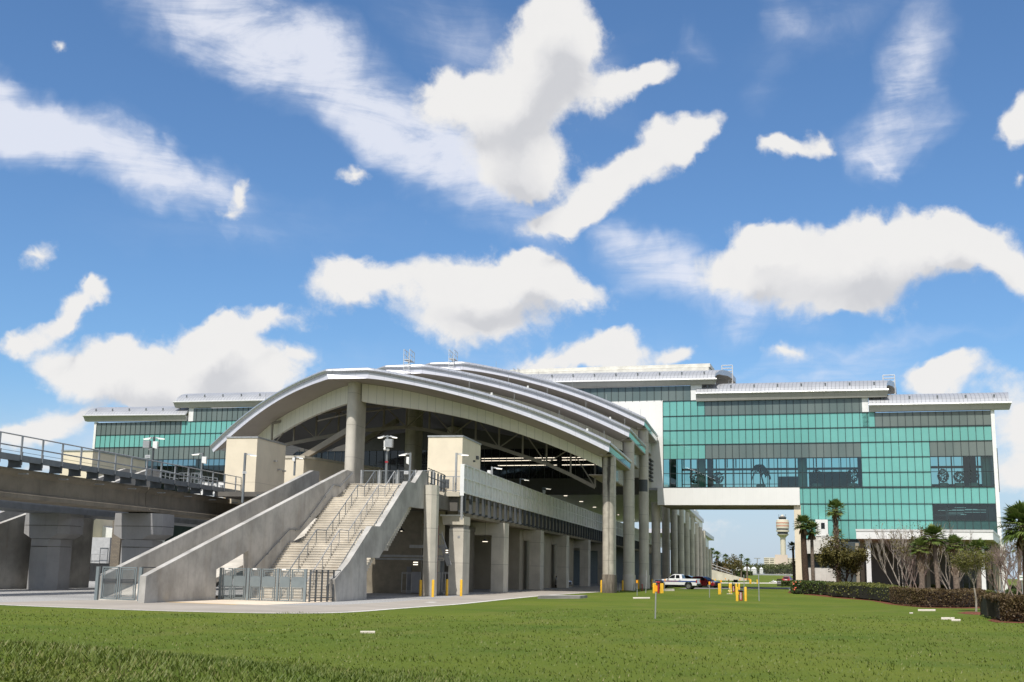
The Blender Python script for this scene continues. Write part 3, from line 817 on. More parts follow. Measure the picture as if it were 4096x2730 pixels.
def stained_base():
    m, t, b = newmat('water_stained_concrete'); p = t.pos()
    n = t.noise(t.stretch(p, 3, 3, 0.4), 1.2, 6, 0.7)
    c = t.ramp(n, [(0.3, (0.05, 0.04, 0.032)), (0.55, (0.14, 0.115, 0.085)), (0.75, (0.30, 0.27, 0.22))])
    setb(t, b, c, 0.8); return m
M['conc_base'] = stained_base()
def stain_column():
    m, t, b = newmat('column_with_black_run'); p = t.pos()
    sp = t.new('ShaderNodeSeparateXYZ'); t.link(p, sp.inputs[0])
    base = (0.47, 0.43, 0.36)
    n1 = t.noise(p, 1.2, 5, 0.6)
    c = t.mix(t.mapr(n1, 0.3, 0.7), mul(base, 0.82), mul(base, 1.12))
    w = t.noise(t.stretch(p, 3.5, 3.5, 0.35), 1.0, 5, 0.7)
    dx = t.math('ABSOLUTE', t.math('ADD', t.math('SUBTRACT', sp.outputs[0], -16.93), t.math('MULTIPLY', t.math('SUBTRACT', w, 0.5), 0.5)))
    zt = t.mapr(sp.outputs[2], 1.0, 16.0, 0.0, 1.0)
    wid = t.math('ADD', 0.12, t.math('MULTIPLY', zt, 0.16))
    s = t.math('SUBTRACT', 1.0, t.math('DIVIDE', dx, wid), clamp=True)
    k = t.mapr(s, 0.05, 0.55)
    deep = t.mapr(sp.outputs[2], 9.0, 12.5, 0.45, 0.93)
    c = t.mix(t.math('MULTIPLY', k, deep), c, (0.045, 0.04, 0.034))
    f = t.math('LESS_THAN', t.math('FRACT', t.math('DIVIDE', sp.outputs[2], 3.6)), 0.012)
    c = t.mix(t.math('MULTIPLY', f, 0.6), c, mul(base, 0.35))
    setb(t, b, c, 0.85, 0, 0.3, t.bump(t.noise(p, 14, 4), 0.2, 0.02)); return m
CR = 0.66
colx = -17.05
z_sof = z0 - 0.02
for k in range(3):
    lab = ['round concrete column with a long black water stain, nearest of the colonnade', 'round concrete column second from the front, under the middle arched roof', 'round concrete column third from the front, with a dark band near its top'][k]
    o = oval_column('concrete_column', colx, 139.0 + STEP_Y * k, 0, z_sof + STEP_Z * k, CR, 1.9, lab, 'round columns of the colonnade', plinth='stained' if k == 0 else True,
                patch=(AY(2577, 1968, 181.8).z, AY(2577, 1920, 181.8).z) if k == 2 else None)
    if k == 0: KIDS[o.name][0].data.materials[0] = stain_column()
oc4 = oval_column('concrete_column', colx, 203.3, 0, AY(2624, 2010, 203).z, CR, 1.9, 'round concrete column under the left end of the white bridge', 'round columns of the colonnade')
for k in range(4, 14):
    oval_column('concrete_column', colx, 139.0 + 21.55 * k, 0, 16.5 if k < 8 else 16.0 - 0.25 * (k - 8) - (4.2 if k > 11 else 0), CR, 1.9, 'shaded round concrete column in the receding row seen under the white bridge', 'far columns of the colonnade', plinth=False)
# apex columns
ya = 127.9
pa = AY(1410, 1620, ya)
oval_column('concrete_column', pa.x, ya, 9.5, AY(1410, 1533, ya).z + 0.5, 0.60, 3.0, 'tall sunlit round column carrying the crown of the nearest arched roof', 'columns under the roof crowns', plinth=False)
pb = AY(1643, 1760, ya + STEP_Y)
oval_column('concrete_column', pb.x, ya + STEP_Y, 9.5, 27.3, 0.72, 3.0, 'shaded tall round column deep under the arched roofs, behind the lamp post', 'columns under the roof crowns', plinth=False)
oval_column('concrete_column', pb.x, ya + 2 * STEP_Y, 9.5, 31.0, 0.72, 3.0, 'dim tall round column farthest inside the station hall', 'columns under the roof crowns', plinth=False)

# ------------------------------------------------------------------ steel inside the hall
tr = thing('roof_truss', 'curved steel lattice truss spanning the dark hall under the nearest arched roof', 'truss', (-40, 142, 14))
def arch_pt(x, dz, y):
    # sample the arch wall head for a height at x
    best = min(Wt, key=lambda p: abs(p.x - x)); return Vector((x, y, best.z + dz))
def truss(parent, y, x0, x1, n, up, lo, r=0.16):
    xs = np.linspace(x0, x1, n)
    T = [arch_pt(x, up, y) for x in xs]; B = [arch_pt(x, lo - 0.02 * abs(x + 41), y) for x in xs]
    m = MB()
    for i in range(n - 1):
        m.beam(B[i], B[i + 1], 0.3, 0.42); m.beam(T[i], T[i + 1], 0.25, 0.3)
    m.build('chord', M['truss'], parent)
    m = MB()
    for i in range(n):
        m.beam(T[i], B[i], 0.2, 0.2)
        if i < n - 1: m.beam(T[i] if i % 2 else B[i], B[i + 1] if i % 2 else T[i + 1], 0.13, 0.13)
    m.build('web', M['truss'], parent)
truss(tr, 142, -60, -19, 15, -0.5, -3.3)
tr2 = thing('roof_truss', 'second steel lattice truss deeper in the dark hall, crossing behind the inner column', 'truss', (-40, 163, 18))
m = MB()
xs = np.linspace(-62, -33, 15)
T = [arch_pt(x, 3.4, 163) for x in xs]; B = [arch_pt(x, 0.4, 163) for x in xs]
for i in range(14): m.beam(B[i], B[i + 1], 0.35, 0.5); m.beam(T[i], T[i + 1], 0.3, 0.3)
m.build('chord', M['truss'], tr2)
m = MB()
for i in range(15):
    m.beam(T[i], B[i], 0.2, 0.2)
    if i < 14: m.beam(T[i] if i % 2 else B[i], B[i + 1] if i % 2 else T[i + 1], 0.13, 0.13)
m.build('web', M['truss'], tr2)
def strut(p, q, label):
    m = MB(); m.beam(p, q, 0.5, 0.7); return tag(m.build('diagonal_brace', M['truss']), label, 'brace', 'diagonal braces in the hall')
strut(AY(1190, 1845, 137), AY(1395, 1722, 131), 'beige diagonal steel brace rising to the sunlit front column from the left')
strut(AY(1440, 1775, 152), AY(1590, 1685, 149), 'beige diagonal steel brace rising towards the inner column')
m = MB(); m.tube([AY(1270, 1685, 133), AY(1400, 1655, 133), AY(1600, 1633, 133)], 0.09, 6)
tag(m.build('sprinkler_pipe', M['truss']), 'thin overhead pipe running across the hall under the front roof', 'pipe')
# ------------------------------------------------------------------ terminal building with the glass front
def sz(u, v): return FS(u, v)
sL, sR = FS(2653, 1800)[0], FS(3971, 1800)[0]
s_k1, s_k2 = FS(2820, 1720)[0], FS(3204, 1720)[0]
def lin(a, b, n): return [a + (b - a) * i / n for i in range(n + 1)]
mull_main = lin(sL, s_k1, 6) + lin(s_k1, s_k2, 14)[1:] + lin(s_k2, sR, 25)[1:]
ZR = [FS(3100, v)[1] for v in (1657.5, 1716, 1774.5, 1833.5, 1951.5)]
ZD = FS(3100, 1892.5)[1]
zA, zB, zC, zD, zF = ZR
zG = FS(3500, 2016)[1]; zH = FS(3500, 2081)[1]; zI = FS(3900, 2121)[1]
zT1 = FS(2500, 1551)[1]; zT1b = FS(2700, 1605)[1]; zT2 = FS(3100, 1600)[1]; zT3 = FS(3800, 1646)[1]; zA3 = FS(3800, 1706)[1]
print('facade z', zA, zB, zC, zD, ZD, zF, zG, zH, zI, 'tops', zT1, zT1b, zT2, zT3, zA3, 's', sL, s_k1, s_k2, sR)
sLL, sLR = FS(384, 1740)[0], FS(1010, 1740)[0]
zl = [FS(700, v)[1] for v in (1736.5, 1787, 1838.3)]
zTL1 = FS(600, 1688)[1]; zTL2 = FS(850, 1634)[1]; zl0 = FS(850, 1685)[1]
DEPTH = 24.0
bld = thing('terminal_building', 'long building with a teal glass front and stepped curved grey roofs behind the station', 'building', (FP(20, 0).x, FP(20, 0).y, 0))
def cell(mb, s0, s1, z0, z1, b=0.0):
    mb.quad(FP(s0, z0, b), FP(s1, z0, b), FP(s1, z1, b), FP(s0, z1, b))
tealm, fritm = MB(), MB()
vis = []
def idx(s): return min(range(len(mull_main)), key=lambda i: abs(mull_main[i] - s))
s_t2a = FS(2790, 1640)[0]; s_t3a = FS(3478, 1660)[0]
v1 = mull_main[idx(FS(2820, 1720)[0])]; v2 = mull_main[idx(FS(3460, 1850)[0])]; v3 = mull_main[idx(FS(3735, 1850)[0])]
v4 = mull_main[idx(FS(3512, 1680)[0])]; v5 = mull_main[idx(FS(3197, 1980)[0])]; v6 = mull_main[idx(FS(3745, 2050)[0])]
sw = FS(2762, 1570)[0]; sw2 = FS(2790, 1570)[0]
s_t3 = FS(3448, 1620)[0]; s_t3w = FS(3474, 1620)[0]
# upper clerestory bands
cell(fritm, FS(2250, 1580)[0], sw, zT1b, zT1)
cell(tealm, sL, v1, zA, zT1b - 0.02)
cell(fritm, v1, s_t3, zA, zT2)
cell(tealm, s_t3, v4, zA3, zA)
cell(fritm, v4, sR, zA3, zT3)
# main field
cell(tealm, sL, s_t3w, zB, zA - 0.02); cell(tealm, s_t3w, sR, zB, zA3 - 0.02)
cell(tealm, sL, sR, zC, zB - 0.02)
cell(tealm, sL, v1, zD, zC - 0.02); cell(fritm, v1, v2, zD, zC - 0.02); cell(tealm, v2, v3, zD, zC - 0.02); cell(fritm, v3, sR, zD, zC - 0.02)
cell(tealm, v2, v3, zF, zD - 0.02)
cell(tealm, v5, sR, zG, zF - 0.02)
cell(tealm, v5, v6, zH, zG - 0.02)
cell(tealm, v5, v6, zI - 1.5, zH - 0.02)
# left wing
l1 = FS(752, 1700)[0]
cell(fritm, sLL, l1 - 1.3, zl[0], zTL1); cell(tealm, l1 - 1.3, l1, zl[0], zTL1); cell(tealm, l1, sLR + 14, zl[0], zl0 - 0.02)
cell(fritm, l1 + 1.0, sLR + 14, zl0, zTL2)
cell(tealm, sLL, sLR + 14, zl[1], zl[0] - 0.02)
cell(fritm, sLL, sLR + 1, zl[2], zl[1] - 0.02)
tealm.build('spandrel_glass', M['teal'], bld)
fritm.build('clerestory_glass', M['frit'], bld)
for (s0, s1, z0, z1, mt) in ((sL, v2, zF, zD - 0.02, 'vision'), (v3, sR, zF, zD - 0.02, 'vision'), (v6, sR, zH, zG - 0.02, 'vision_dk'), (sLL, sLR - 1, zl[2] - 9.0, zl[2] - 0.02, 'vision_dk')):
    m = MB(); cell(m, s0, s1, z0, z1); m.build('window', M[mt], bld)
m = MB(); cell(m, v6, sR, zI - 1.5, zH - 0.02)
dkg = plain('dark_green_spandrel', (0.035, 0.085, 0.08), 0.08, var=0.1); m.build('spandrel_glass', dkg, bld)
# mullion grid
m = MB(); W_, P_ = 0.075, 0.09
for s in mull_main:
    zt = zT1b if s < v1 - 0.1 else (zT2 if s < s_t3 - .1 else (zA if s < s_t3w + 1 else zT3))
    zb = zF if s < v5 - 0.1 else zI - 1.5
    m.fbox(s - W_ / 2, zb, s + W_ / 2, zt, -P_, 0.02)
for s in lin(FS(2250, 1580)[0], sw, 18): m.fbox(s - W_ / 2, zT1b, s + W_ / 2, zT1, -P_, 0.02)
nL = 44
for s in lin(sLL, sLR + 14, nL):
    m.fbox(s - W_ / 2, zl[2] - 9, s + W_ / 2, zTL1 if s < l1 - .1 else (zl0 if s < l1 + .9 else zTL2), -P_, 0.02)
H_ = 0.09
for (s0, s1, z) in ((sL, s_t3w, zA), (sL, sR, zB), (sL, sR, zC), (sL, sR, zD), (sL, v2, ZD), (v3, sR, ZD), (v2, v3, ZD), (s_t3w, sR, zA3), (v5, sR, zG), (v5, sR, zH), (sL, v1, zT1b),
                    (sLL, sLR + 14, zl[0]), (sLL, sLR + 14, zl[1]), (sLL, sLR + 14, zl[2]), (l1, sLR + 14, zl0), (sLL, sLR + 14, zl[2] - 2.2)):
    m.fbox(s0, z - H_ / 2, s1, z + H_ / 2, -P_ - 0.01, 0.025)
m.fbox(sL, zF - 0.07, sR, zF + 0.13, -P_ - 0.02, 0.03)
m.build('mullion_grid', M['mullion'], bld)
# white cladding pieces
wz0 = FS(2620, 1953)[1]; wz1 = FS(2500, 1606)[1]
sWl = FS(2260, 1600)[0]
m = MB(); wm = FS(2500, 1745)[1]; m.fbox(sWl, wm, sL - 0.02, wz1 - 0.03, -0.06, 0.5); m.fbox(FS(2532, 1850)[0], wz0, sL - 0.02, wm, -0.06, 0.5); m.build('white_wall', M['white'], bld)
m = MB()
m.fbox(sw, zT1b, sw2, zT1 + 0.3, -0.03, 0.4); m.fbox(sw2 - 0.05, zT1b, sw2 + 0.7, zT1 + 0.2, 0.02, 0.6)
m.fbox(s_t3, zA, s_t3w, zT2 + 0.2, -0.03, 0.4)
m.fbox(l1, zl0, l1 + 1.0, zTL2 + 0.2, -0.03, 0.4)
m.fbox(sR, 0, sR + 0.55, zT3 + 0.15, -0.12, 0.5); m.fbox(sLL - 0.5, 0, sLL, zTL1 + 0.15, -0.12, 0.5)
m.build('white_trim', M['white_plain'], bld)
# bridge spandrel beam and its soffit
bz0 = FS(2900, 2022)[1]
sB0, sB1 = FS(2633, 1990)[0], FS(3200, 1990)[0]
m = MB(); m.fbox(sB0, bz0, sB1, zF - 0.06, -0.75, 0.3); m.build('bridge_beam', M['white'], bld)
m = MB(); m.fbox(sB0, bz0 + 0.05, sB1, bz0 + 0.35, 0.3, DEPTH * 0.62); m.build('bridge_soffit', plain('beige_soffit', (0.30, 0.26, 0.20), 0.7), bld)
m = MB()
for i in range(4):
    for bk in (3.2, 10.5):
        c = FP(FS(2687, 2010)[0] + 7.35 * i, bz0 + 0.035, bk); m.lathe([(0.28, c.z - 0.03), (0.28, c.z + 0.02)], (c.x, c.y, 0), 12)
m.build('downlight', M['black'], bld)
m = MB(); m.fbox(FS(3031, 2010)[0], bz0 + 0.0, FS(3101, 2010)[0], bz0 + 0.06, 5.8, 6.5); m.build('vent', M['black'], bld)
# end pier of the bridge
m = MB(); s0 = FS(3178, 2100)[0]; s1 = FS(3205, 2100)[0]
m.fbox(s0, 0, s1, bz0 + 0.02, -0.3, DEPTH * 0.6); m.build('end_pier', M['stucco'], bld)
# solid sides, back and slabs of the blocks
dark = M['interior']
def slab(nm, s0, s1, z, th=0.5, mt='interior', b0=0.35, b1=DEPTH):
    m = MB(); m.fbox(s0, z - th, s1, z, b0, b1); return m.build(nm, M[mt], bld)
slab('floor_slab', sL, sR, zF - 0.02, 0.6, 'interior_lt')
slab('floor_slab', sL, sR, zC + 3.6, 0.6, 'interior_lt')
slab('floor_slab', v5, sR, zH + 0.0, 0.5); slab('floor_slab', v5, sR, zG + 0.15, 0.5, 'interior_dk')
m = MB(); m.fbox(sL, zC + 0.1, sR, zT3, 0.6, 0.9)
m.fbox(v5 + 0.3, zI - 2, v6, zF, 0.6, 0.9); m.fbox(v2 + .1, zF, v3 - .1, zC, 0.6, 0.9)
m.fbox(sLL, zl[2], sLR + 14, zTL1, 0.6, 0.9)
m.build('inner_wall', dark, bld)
# rear wall of the concourse, with window openings that let the sky show
bk = 20.0
def rzv(v):
    """height at the rear wall of what is seen through the front at image row v"""
    return 2.3 + (FS(3050, v)[1] - 2.3) * (1 + bk / 202.0)
rs = random.Random(3)
m = MB()
zt = rzv(1835)
m.fbox(sL, zt, sR, zC + 3, bk, bk + 0.4)
m.fbox(sL, rzv(1881), v2, rzv(1872.5), bk, bk + 0.4); m.fbox(sL, zF - 2, sR, rzv(1949), bk, bk + 0.4); m.fbox(sL, rzv(1937.5), FS(3095, 1920)[0], rzv(1935.5), bk, bk + 0.3)
m.fbox(sL, rzv(1895), v2, rzv(1892), bk, bk + 0.3)
x = sL
while x < v2 + 4:
    m.fbox(x, zF, x + 0.16, zt, bk, bk + 0.3)
    if rs.random() < 0.45: m.fbox(x + 0.5, rzv(1872), x + 0.68, zt, bk - 1.0, bk - 0.8)
    x += 1.55
q = 1 + bk / 202.0
def su(u): return FS(u, 1900)[0] * q + (q - 1) * 16.0
m.fbox(FS(3100, 1920)[0] , zF, FS(3182, 1920)[0], rzv(1892) - 1.6, 8, 8.3)
m.fbox(FS(3182, 1920)[0], zF, FS(3200, 1920)[0], zC, 8, 8.3)
m.fbox(FS(3226, 1920)[0], zF, FS(3400, 1920)[0], rzv(1880) - 1.4, 8, 8.3); m.fbox(FS(3430, 1920)[0], zF, v2, zC, 8, 8.3)
m.fbox(sL, zF, sL + 1.2, zC, 6, 6.3); m.fbox(FS(2810, 1900)[0], zF, FS(2835, 1900)[0], zC, 6, 6.3)
x = v3
while x < sR:
    m.fbox(x, zF, x + 0.2, zC, bk, bk + 0.3); x += 2.1
m.fbox(v3 + 5.6, zF, v3 + 7.6, zC, bk - 8, bk - 7.7); m.fbox(v3 + 9.0, zF, v3 + 11, zC, bk - 8, bk - 7.7); m.fbox(v3, rzv(1879), sR, rzv(1870), bk, bk + 0.3)
m.fbox(v3, zF - 2, sR, rzv(1940), bk, bk + .3)
m.fbox(v2, zF, v3, zt, bk, bk + .3)
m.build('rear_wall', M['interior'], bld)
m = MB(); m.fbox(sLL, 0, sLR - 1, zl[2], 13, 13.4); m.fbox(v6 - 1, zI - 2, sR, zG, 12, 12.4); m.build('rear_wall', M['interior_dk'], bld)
m = MB()
for i in range(9):
    s = v6 + 0.5 + rs.random() * 5; z = zG - 0.35 - 0.28 * (i % 4) - rs.random() * .2
    m.fbox(s, z, s + 1.6 + rs.random() * 2.4, z + 0.07, 4 + i * .7, 4.1 + i * .7)
m.build('ceiling_lights', emis('office_tube', (0.62, 0.85, 0.8), 0.8), bld)['kind'] = 'stuff'
m = MB(); m.fbox(v6 + .2, zH + .75, v6 + 4.2, zH + 1.05, 2.5, 2.7); m.fbox(v6 + 2.0, zH, v6 + 2.3, zG, 2.4, 2.7); m.build('office_railing', M['interior_lt'], bld)
# round white columns inside
for (u, za, zb, bck) in ((2797, zF, zD + .5, 1.7), (3207, zF, zC, 1.7), (3953, zF, zC, 1.7), (3962, zI - 1, zG, 1.6), (480, zl[2] - 9, zl[1], 1.7), (768, zl[2] - 9, zl[1], 1.7)):
    s = FS(u, 1900)[0]; c = FP(s, 0, bck + 0.75)
    m = MB(); m.lathe([(0.74, za), (0.74, zb)], (c.x, c.y, 0), 20); m.build('interior_column', M['interior_lt'], bld, smooth=True)
# roof tiers: a curved shell over each block, longer at the back
PROF = [(-0.85, 0.0), (-0.8, 0.3), (-0.3, 0.85), (0.6, 1.4), (2.0, 1.95), (4.0, 2.4), (6.5, 2.65), (9.0, 2.55), (11.0, 2.0)]
def tier(s0, s1, z0, z1, zg0, zg1, sh0, sh1, label=None):
    """s0..s1 along the front, z of the eave foot, zg = gutter height (left, right), sh = outward slant of each end"""
    r = MB(); rows = []
    N = 10
    for (bk_, dz) in PROF:
        a = s0 + sh0 * max(0, bk_); c = s1 + sh1 * max(0, bk_)
        rows.append([FP(a + (c - a) * i / N, zg0 + (zg1 - zg0) * i / N + dz, bk_) for i in range(N + 1)])
    for i in range(len(rows) - 1): r.strip(rows[i], rows[i + 1])
    o = r.build('roof', M['roofseam'], bld, smooth='all')
    th = 0.9
    r = MB()
    low = []
    for j, (bk_, dz) in enumerate(PROF[1:]):
        low.append([p - Vector((0, 0, th * min(1, 0.35 + bk_ / 6 if bk_ > 0 else 0.35))) for p in rows[j + 1]])
    for e in (0, N):
        A = [row[e] for row in rows[1:]]; B_ = [row[e] for row in low]
        r.strip(A, B_)
    r.build('roof_end', M['gutter'], bld)
    r = MB()
    for i in range(len(low) - 1): r.strip(low[i], low[i + 1])
    r.build('roof_underside', M['soffit'], bld)
    r = MB()
    r.hexa([FP(s0, z0, -0.5), FP(s1, z1, -0.5), FP(s1, z1, 0.4), FP(s0, z0, 0.4), FP(s0 - 0.25 * (sh0 < 0), zg0 - .02, -0.82), FP(s1 + 0.25 * (sh1 > 0), zg1 - .02, -0.82), FP(s1, zg1, 0.4), FP(s0, zg0, 0.4)])
    r.build('eave_fascia', M['eave'], bld)
    r = MB(); r.tube([FP(s0 - .25 * (sh0 < 0), zg0 + .1, -0.95), FP(s1 + 0.3 * (sh1 > 0), zg1 + .1, -0.95)], 0.17, 8); r.build('gutter', M['eave_trim'], bld, smooth=True)
    r = MB(); n = max(2, int((s1 - s0) / 3.5))
    for i in range(n):
        f = (i + .5) / n; p = FP(s0 + (s1 - s0) * f, zg0 + (zg1 - zg0) * f, 0.1)
        r.tube([(p.x, p.y, p.z + 1.0), (p.x, p.y, p.z + 1.55)], [0.09, 0.15], 6)
    r.build('roof_vents', M['steel'], bld)['kind'] = 'stuff'
def zg(u, v): return AP(u, v, FP0 - FN * 0.95, FN).z
tier(FS(2000, 1530)[0], FS(2862, 1520)[0], zT1 - 0.02, zT1 + .12, zg(2300, 1527), zg(2860, 1519), 0, 0.20)
tier(FS(2786, 1578)[0], FS(3547, 1562)[0], zT2 - 0.02, FS(3543, 1590)[1], zg(2786, 1577), zg(3548, 1562.5), 0, 0.16)
tier(FS(3475, 1623)[0], FS(4036, 1614)[0], FS(3480, 1649)[1], FS(4025, 1639)[1], zg(3475, 1623), zg(4040, 1613.5), 0, 0.10)
tier(FS(348, 1666)[0], FS(752, 1661)[0], FS(352, 1687)[1], FS(750, 1685.5)[1], zg(345, 1665.5), zg(752, 1661.5), -0.10, 0)
tier(FS(708, 1611)[0], FS(1150, 1602)[0], FS(717, 1633)[1], FS(1150, 1625)[1], zg(705, 1611), zg(1150, 1602.5), -0.14, 0)
# monitor along the top roof
m = MB(); zq = zg(2600, 1522) + 2.3
m.fbox(FS(2000, 1510)[0], zq - .2, FS(2818, 1510)[0], zq + 0.75, 5.5, 11.5); m.fbox(FS(2000, 1510)[0], zq + 0.85, FS(2818, 1510)[0] + .2, zq + 1.45, 5.9, 12.0)
m.build('roof_monitor', plain('weathered_white_metal', (0.66, 0.64, 0.58), 0.5, var=0.12, vscale=0.8), bld)
m = MB(); m.fbox(sw2 + .6, zT1b - .2, FS(2830, 1560)[0], zT1b + 1.2, 1.2, DEPTH - 4); m.fbox(s_t3w + .6, zT2 - 1.8, FS(3500, 1590)[0], zT2 + .6, 1.2, DEPTH - 4); m.build('tier_wall', M['white_plain'], bld)
m = MB(); m.fbox(sR + 0.1, 8, sR + 0.5, zT3, 0.5, DEPTH); m.fbox(sLL - .5, 0, sLL - .1, zTL1, .5, DEPTH); m.build('end_wall', M['white_plain'], bld)
# dark window band and walls of the hall end, under the arched roofs
hb0 = FS(2200, 1915)[1]; hb1 = FS(2200, 1794)[1]; hw0 = FS(2200, 1980)[1]
sh = FS(1380, 1850)[0]
hl = FS(985, 1850)[0]
m = MB()
tops = [(hl, 3.0), (FS(1150, 1850)[0], 5.5), (FS(1400, 1850)[0], 9.5), (FS(2000, 1850)[0], 10.5), (FS(2300, 1850)[0], 6.5), (sL - 1.0, 3.0)]
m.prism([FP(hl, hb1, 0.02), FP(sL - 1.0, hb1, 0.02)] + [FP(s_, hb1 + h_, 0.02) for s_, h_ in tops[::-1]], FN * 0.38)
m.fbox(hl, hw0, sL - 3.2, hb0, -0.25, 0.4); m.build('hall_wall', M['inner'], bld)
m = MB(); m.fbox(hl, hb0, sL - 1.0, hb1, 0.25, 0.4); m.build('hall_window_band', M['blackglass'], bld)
m = MB()
for s in lin(hl, sL - 1.5, 56): m.fbox(s - .035, hb0, s + .035, hb1, 0.12, 0.27)
m.fbox(hl, (hb0 + hb1) / 2 - .04, sL - 1, (hb0 + hb1) / 2 + .04, 0.1, 0.27)
m.build('hall_mullions', M['steel_dk'], bld)
m = MB()
sA = FS(1925, 1850)[0]; sBk = FS(2226, 1850)[0]; sCk = FS(2247, 1850)[0]; sD_ = FS(2400, 1850)[0]
for v in (1832.5, 1842.5, 1862):
    z = FS(2200, v)[1]
    m.fbox(sA + (0 if v < 1850 else 3), z, sBk, z + 0.085, 0.16, 0.2); m.fbox(sCk, z, sD_, z + 0.085, 0.16, 0.2)
m.build('strip_lights', M['tube'], bld)['kind'] = 'stuff'
# louvre and folded white end piece beside the third column
m = MB()
for i in range(6):
    p = AY(2592, 1838 + i * 16, 196); m.box(p.x, 196, p.z - .12, p.x + 0.5, 200.5, p.z + .12)
m.build('louvre', M['steel_dk'], bld)
zz0 = AY(2629, 1990, 200).z
# roof of the far side of the station, stepping down beyond the bridge
far = thing('station_roof', 'far end of the station roof stepping down beyond the white bridge, over the shaded columns', 'roof', (-17, 230, 12), 'stepped arched station roofs')
m = MB()
steps = [(246, 268, 13.5), (268, 290, 12.7), (290, 311, 12.0), (311, 333, 11.6), (333, 355, 15.5), (355, 377, 14.6), (377, 398, 10.2), (398, 420, 9.8)]
for y0, y1, z in steps: m.box(-17.6, y0 + .5, z + 1.2, -17.2, y1 - .5, z + 4.2)
m.build('side_panel', M['white_plain'], far)
m = MB(); m.box(-60, 226, 17.5, -16.6, 372, 18.5)
pf = [AX(2846, 2093, -16.2), AX(2873, 2118, -16.2)]
m.prism([(-17.2, 380, 15.9), (-15.5, 424, 14.7), (-15.5, 424, 13.6), (-17.2, 380, 14.6)], (-30, 0, 0))
m.build('roof_skin', M['fascia'], far)
# canopy and ground storey on the right
cp = FP0 - FN * 25.5
def CPt(u, v): return AP(u, v, cp, FN)
a0, a1 = CPt(3424, 2117), CPt(3971, 2120.5); c0_, c1_ = CPt(3424, 2156), CPt(3972, 2160)
zc1 = (a0.z + a1.z) / 2; zc0 = (c0_.z + c1_.z) / 2
sc0 = (a0 - FP0).dot(FD); sc1 = (a1 - FP0).dot(FD)
can = thing('entrance_canopy', 'flat white entrance canopy on square posts at the foot of the glass building', 'canopy', (FP(30, 0, -12).x, FP(30, 0, -12).y, 0))
m = MB()
m.hexa([FP(sc0, zc0, -25.5), FP(sc1, zc0, -25.5), FP(sc1 + 3.2, zc0, 0.2), FP(sc0 + 0.6, zc0, -0.2), FP(sc0, zc1 - .3, -25.5), FP(sc1, zc1 - .3, -25.5), FP(sc1 + 3.2, zc1 - .3, 0.2), FP(sc0 + 0.6, zc1 - .3, -0.2)])
m.build('roof', M['white_plain'], can)
m = MB()
m.hexa([FP(sc0 - .06, zc1 - .3, -25.56), FP(sc1 + .06, zc1 - .3, -25.56), FP(sc1 + 3.26, zc1 - .3, 0.2), FP(sc0 + .54, zc1 - .3, -.2), FP(sc0 - .06, zc1, -25.56), FP(sc1 + .06, zc1, -25.56), FP(sc1 + 3.26, zc1, 0.2), FP(sc0 + .54, zc1, -.2)])
m.build('coping', plain('canopy_coping', (0.62, 0.62, 0.60), 0.4, var=0.06), can)
for (u, bk_, w, mt) in ((3476, -24.3, .62, 'white_plain'), (3931, -24.3, .62, 'white_plain'), (3451, -14, .5, 'stucco_grey'), (3712, -10, .55, 'stucco_grey'), (3700, -10, .3, 'stucco_grey'), (3980, -12, .55, 'stucco_grey'), (3990, -5, .55, 'stucco_grey'), (3958, -3, .5, 'stucco_grey'), (4016, -1.5, .75, 'white_plain'), (3432, -3, .5, 'stucco_grey')):
    p = AP(u, 2300, FP0 + FN * bk_, FN); m = MB()
    m.box(p.x - w / 2, p.y - w / 2, 0, p.x + w / 2, p.y + w / 2, zc0 - 0.01); m.build('post', M[mt], can)
m = MB(); s0 = FS(3440, 2250)[0]
m.fbox(s0, 0, FS(3845, 2250)[0], zI - 1.5, 0.2, 0.6); m.build('ground_wall', panel('dark_grey_ground_wall', (0.16, 0.15, 0.14), 0.6, seam=2.4, sdir=tuple(FD), var=0.05), bld)
m = MB(); m.fbox(FS(3845, 2250)[0], 0, sR + .2, zI - 1.5, 1.5, 1.8); m.build('entrance_glazing', M['blackglass'], bld)
m = MB()
for u in (3850, 3875, 3905, 3945, 3962): s = FS(u, 2250)[0]; m.fbox(s - .1, 0, s + .1, zI - 1.5, 1.2, 1.5)
m.build('glazing_bars', M['steel'], bld)
# concrete ramp structure left of the canopy
rp = thing('ramp_structure', 'stained two level concrete ramp with open dark gap, between the palms and the canopy', 'ramp', (FP(20, 0, -2).x, FP(20, 0, -2).y, 0))
def fz(u, v, bk_):
    q = AP(u, v, FP0 + FN * bk_, FN); return (q - FP0).dot(FD), q.z
x0, zt_ = fz(3206, 2160, -1.5); x1, _ = fz(3345, 2160, -1.5)
stn = concrete('stained_white_concrete', (0.62, 0.60, 0.55), stain=0.1, streak=1.0, patch=0.5)
m = MB(); z_a = fz(3300, 2216, -1.5)[1]
m.fbox(x0, z_a, x1, zt_, -1.5, -1.2); m.build('upper_parapet', stn, rp)
z_b, z_c = fz(3300, 2273, -1.5)[1], fz(3300, 2331, -1.5)[1]
m = MB(); m.fbox(x0 + .3, z_c, x1 + .3, z_b, -1.5, -1.2); m.build('lower_parapet', stn, rp)
m = MB(); m.fbox(x0, z_a, x1, z_a + .3, -1.2, -0.1); m.fbox(x0, z_c, x1, z_c + .3, -1.2, -.1); m.build('deck', M['conc'], rp)
m = MB(); m.fbox(x0, 0, x1 + 4, zt_ - .3, -.15, -.05); m.fbox(x0 + 3.5, z_b, x0 + 4.2, z_a, -1.0, -.4); m.build('inner_wall', M['interior_dk'], rp)
m = MB(); hx0 = fz(3262, 2100, -1.5)[0]; hx1 = fz(3311, 2100, -1.5)[0]; m.fbox(hx0, zt_ + .6, hx1, fz(3300, 2079, -1.5)[1], -1.4, -.1); m.build('white_box', M['white_plain'], rp)
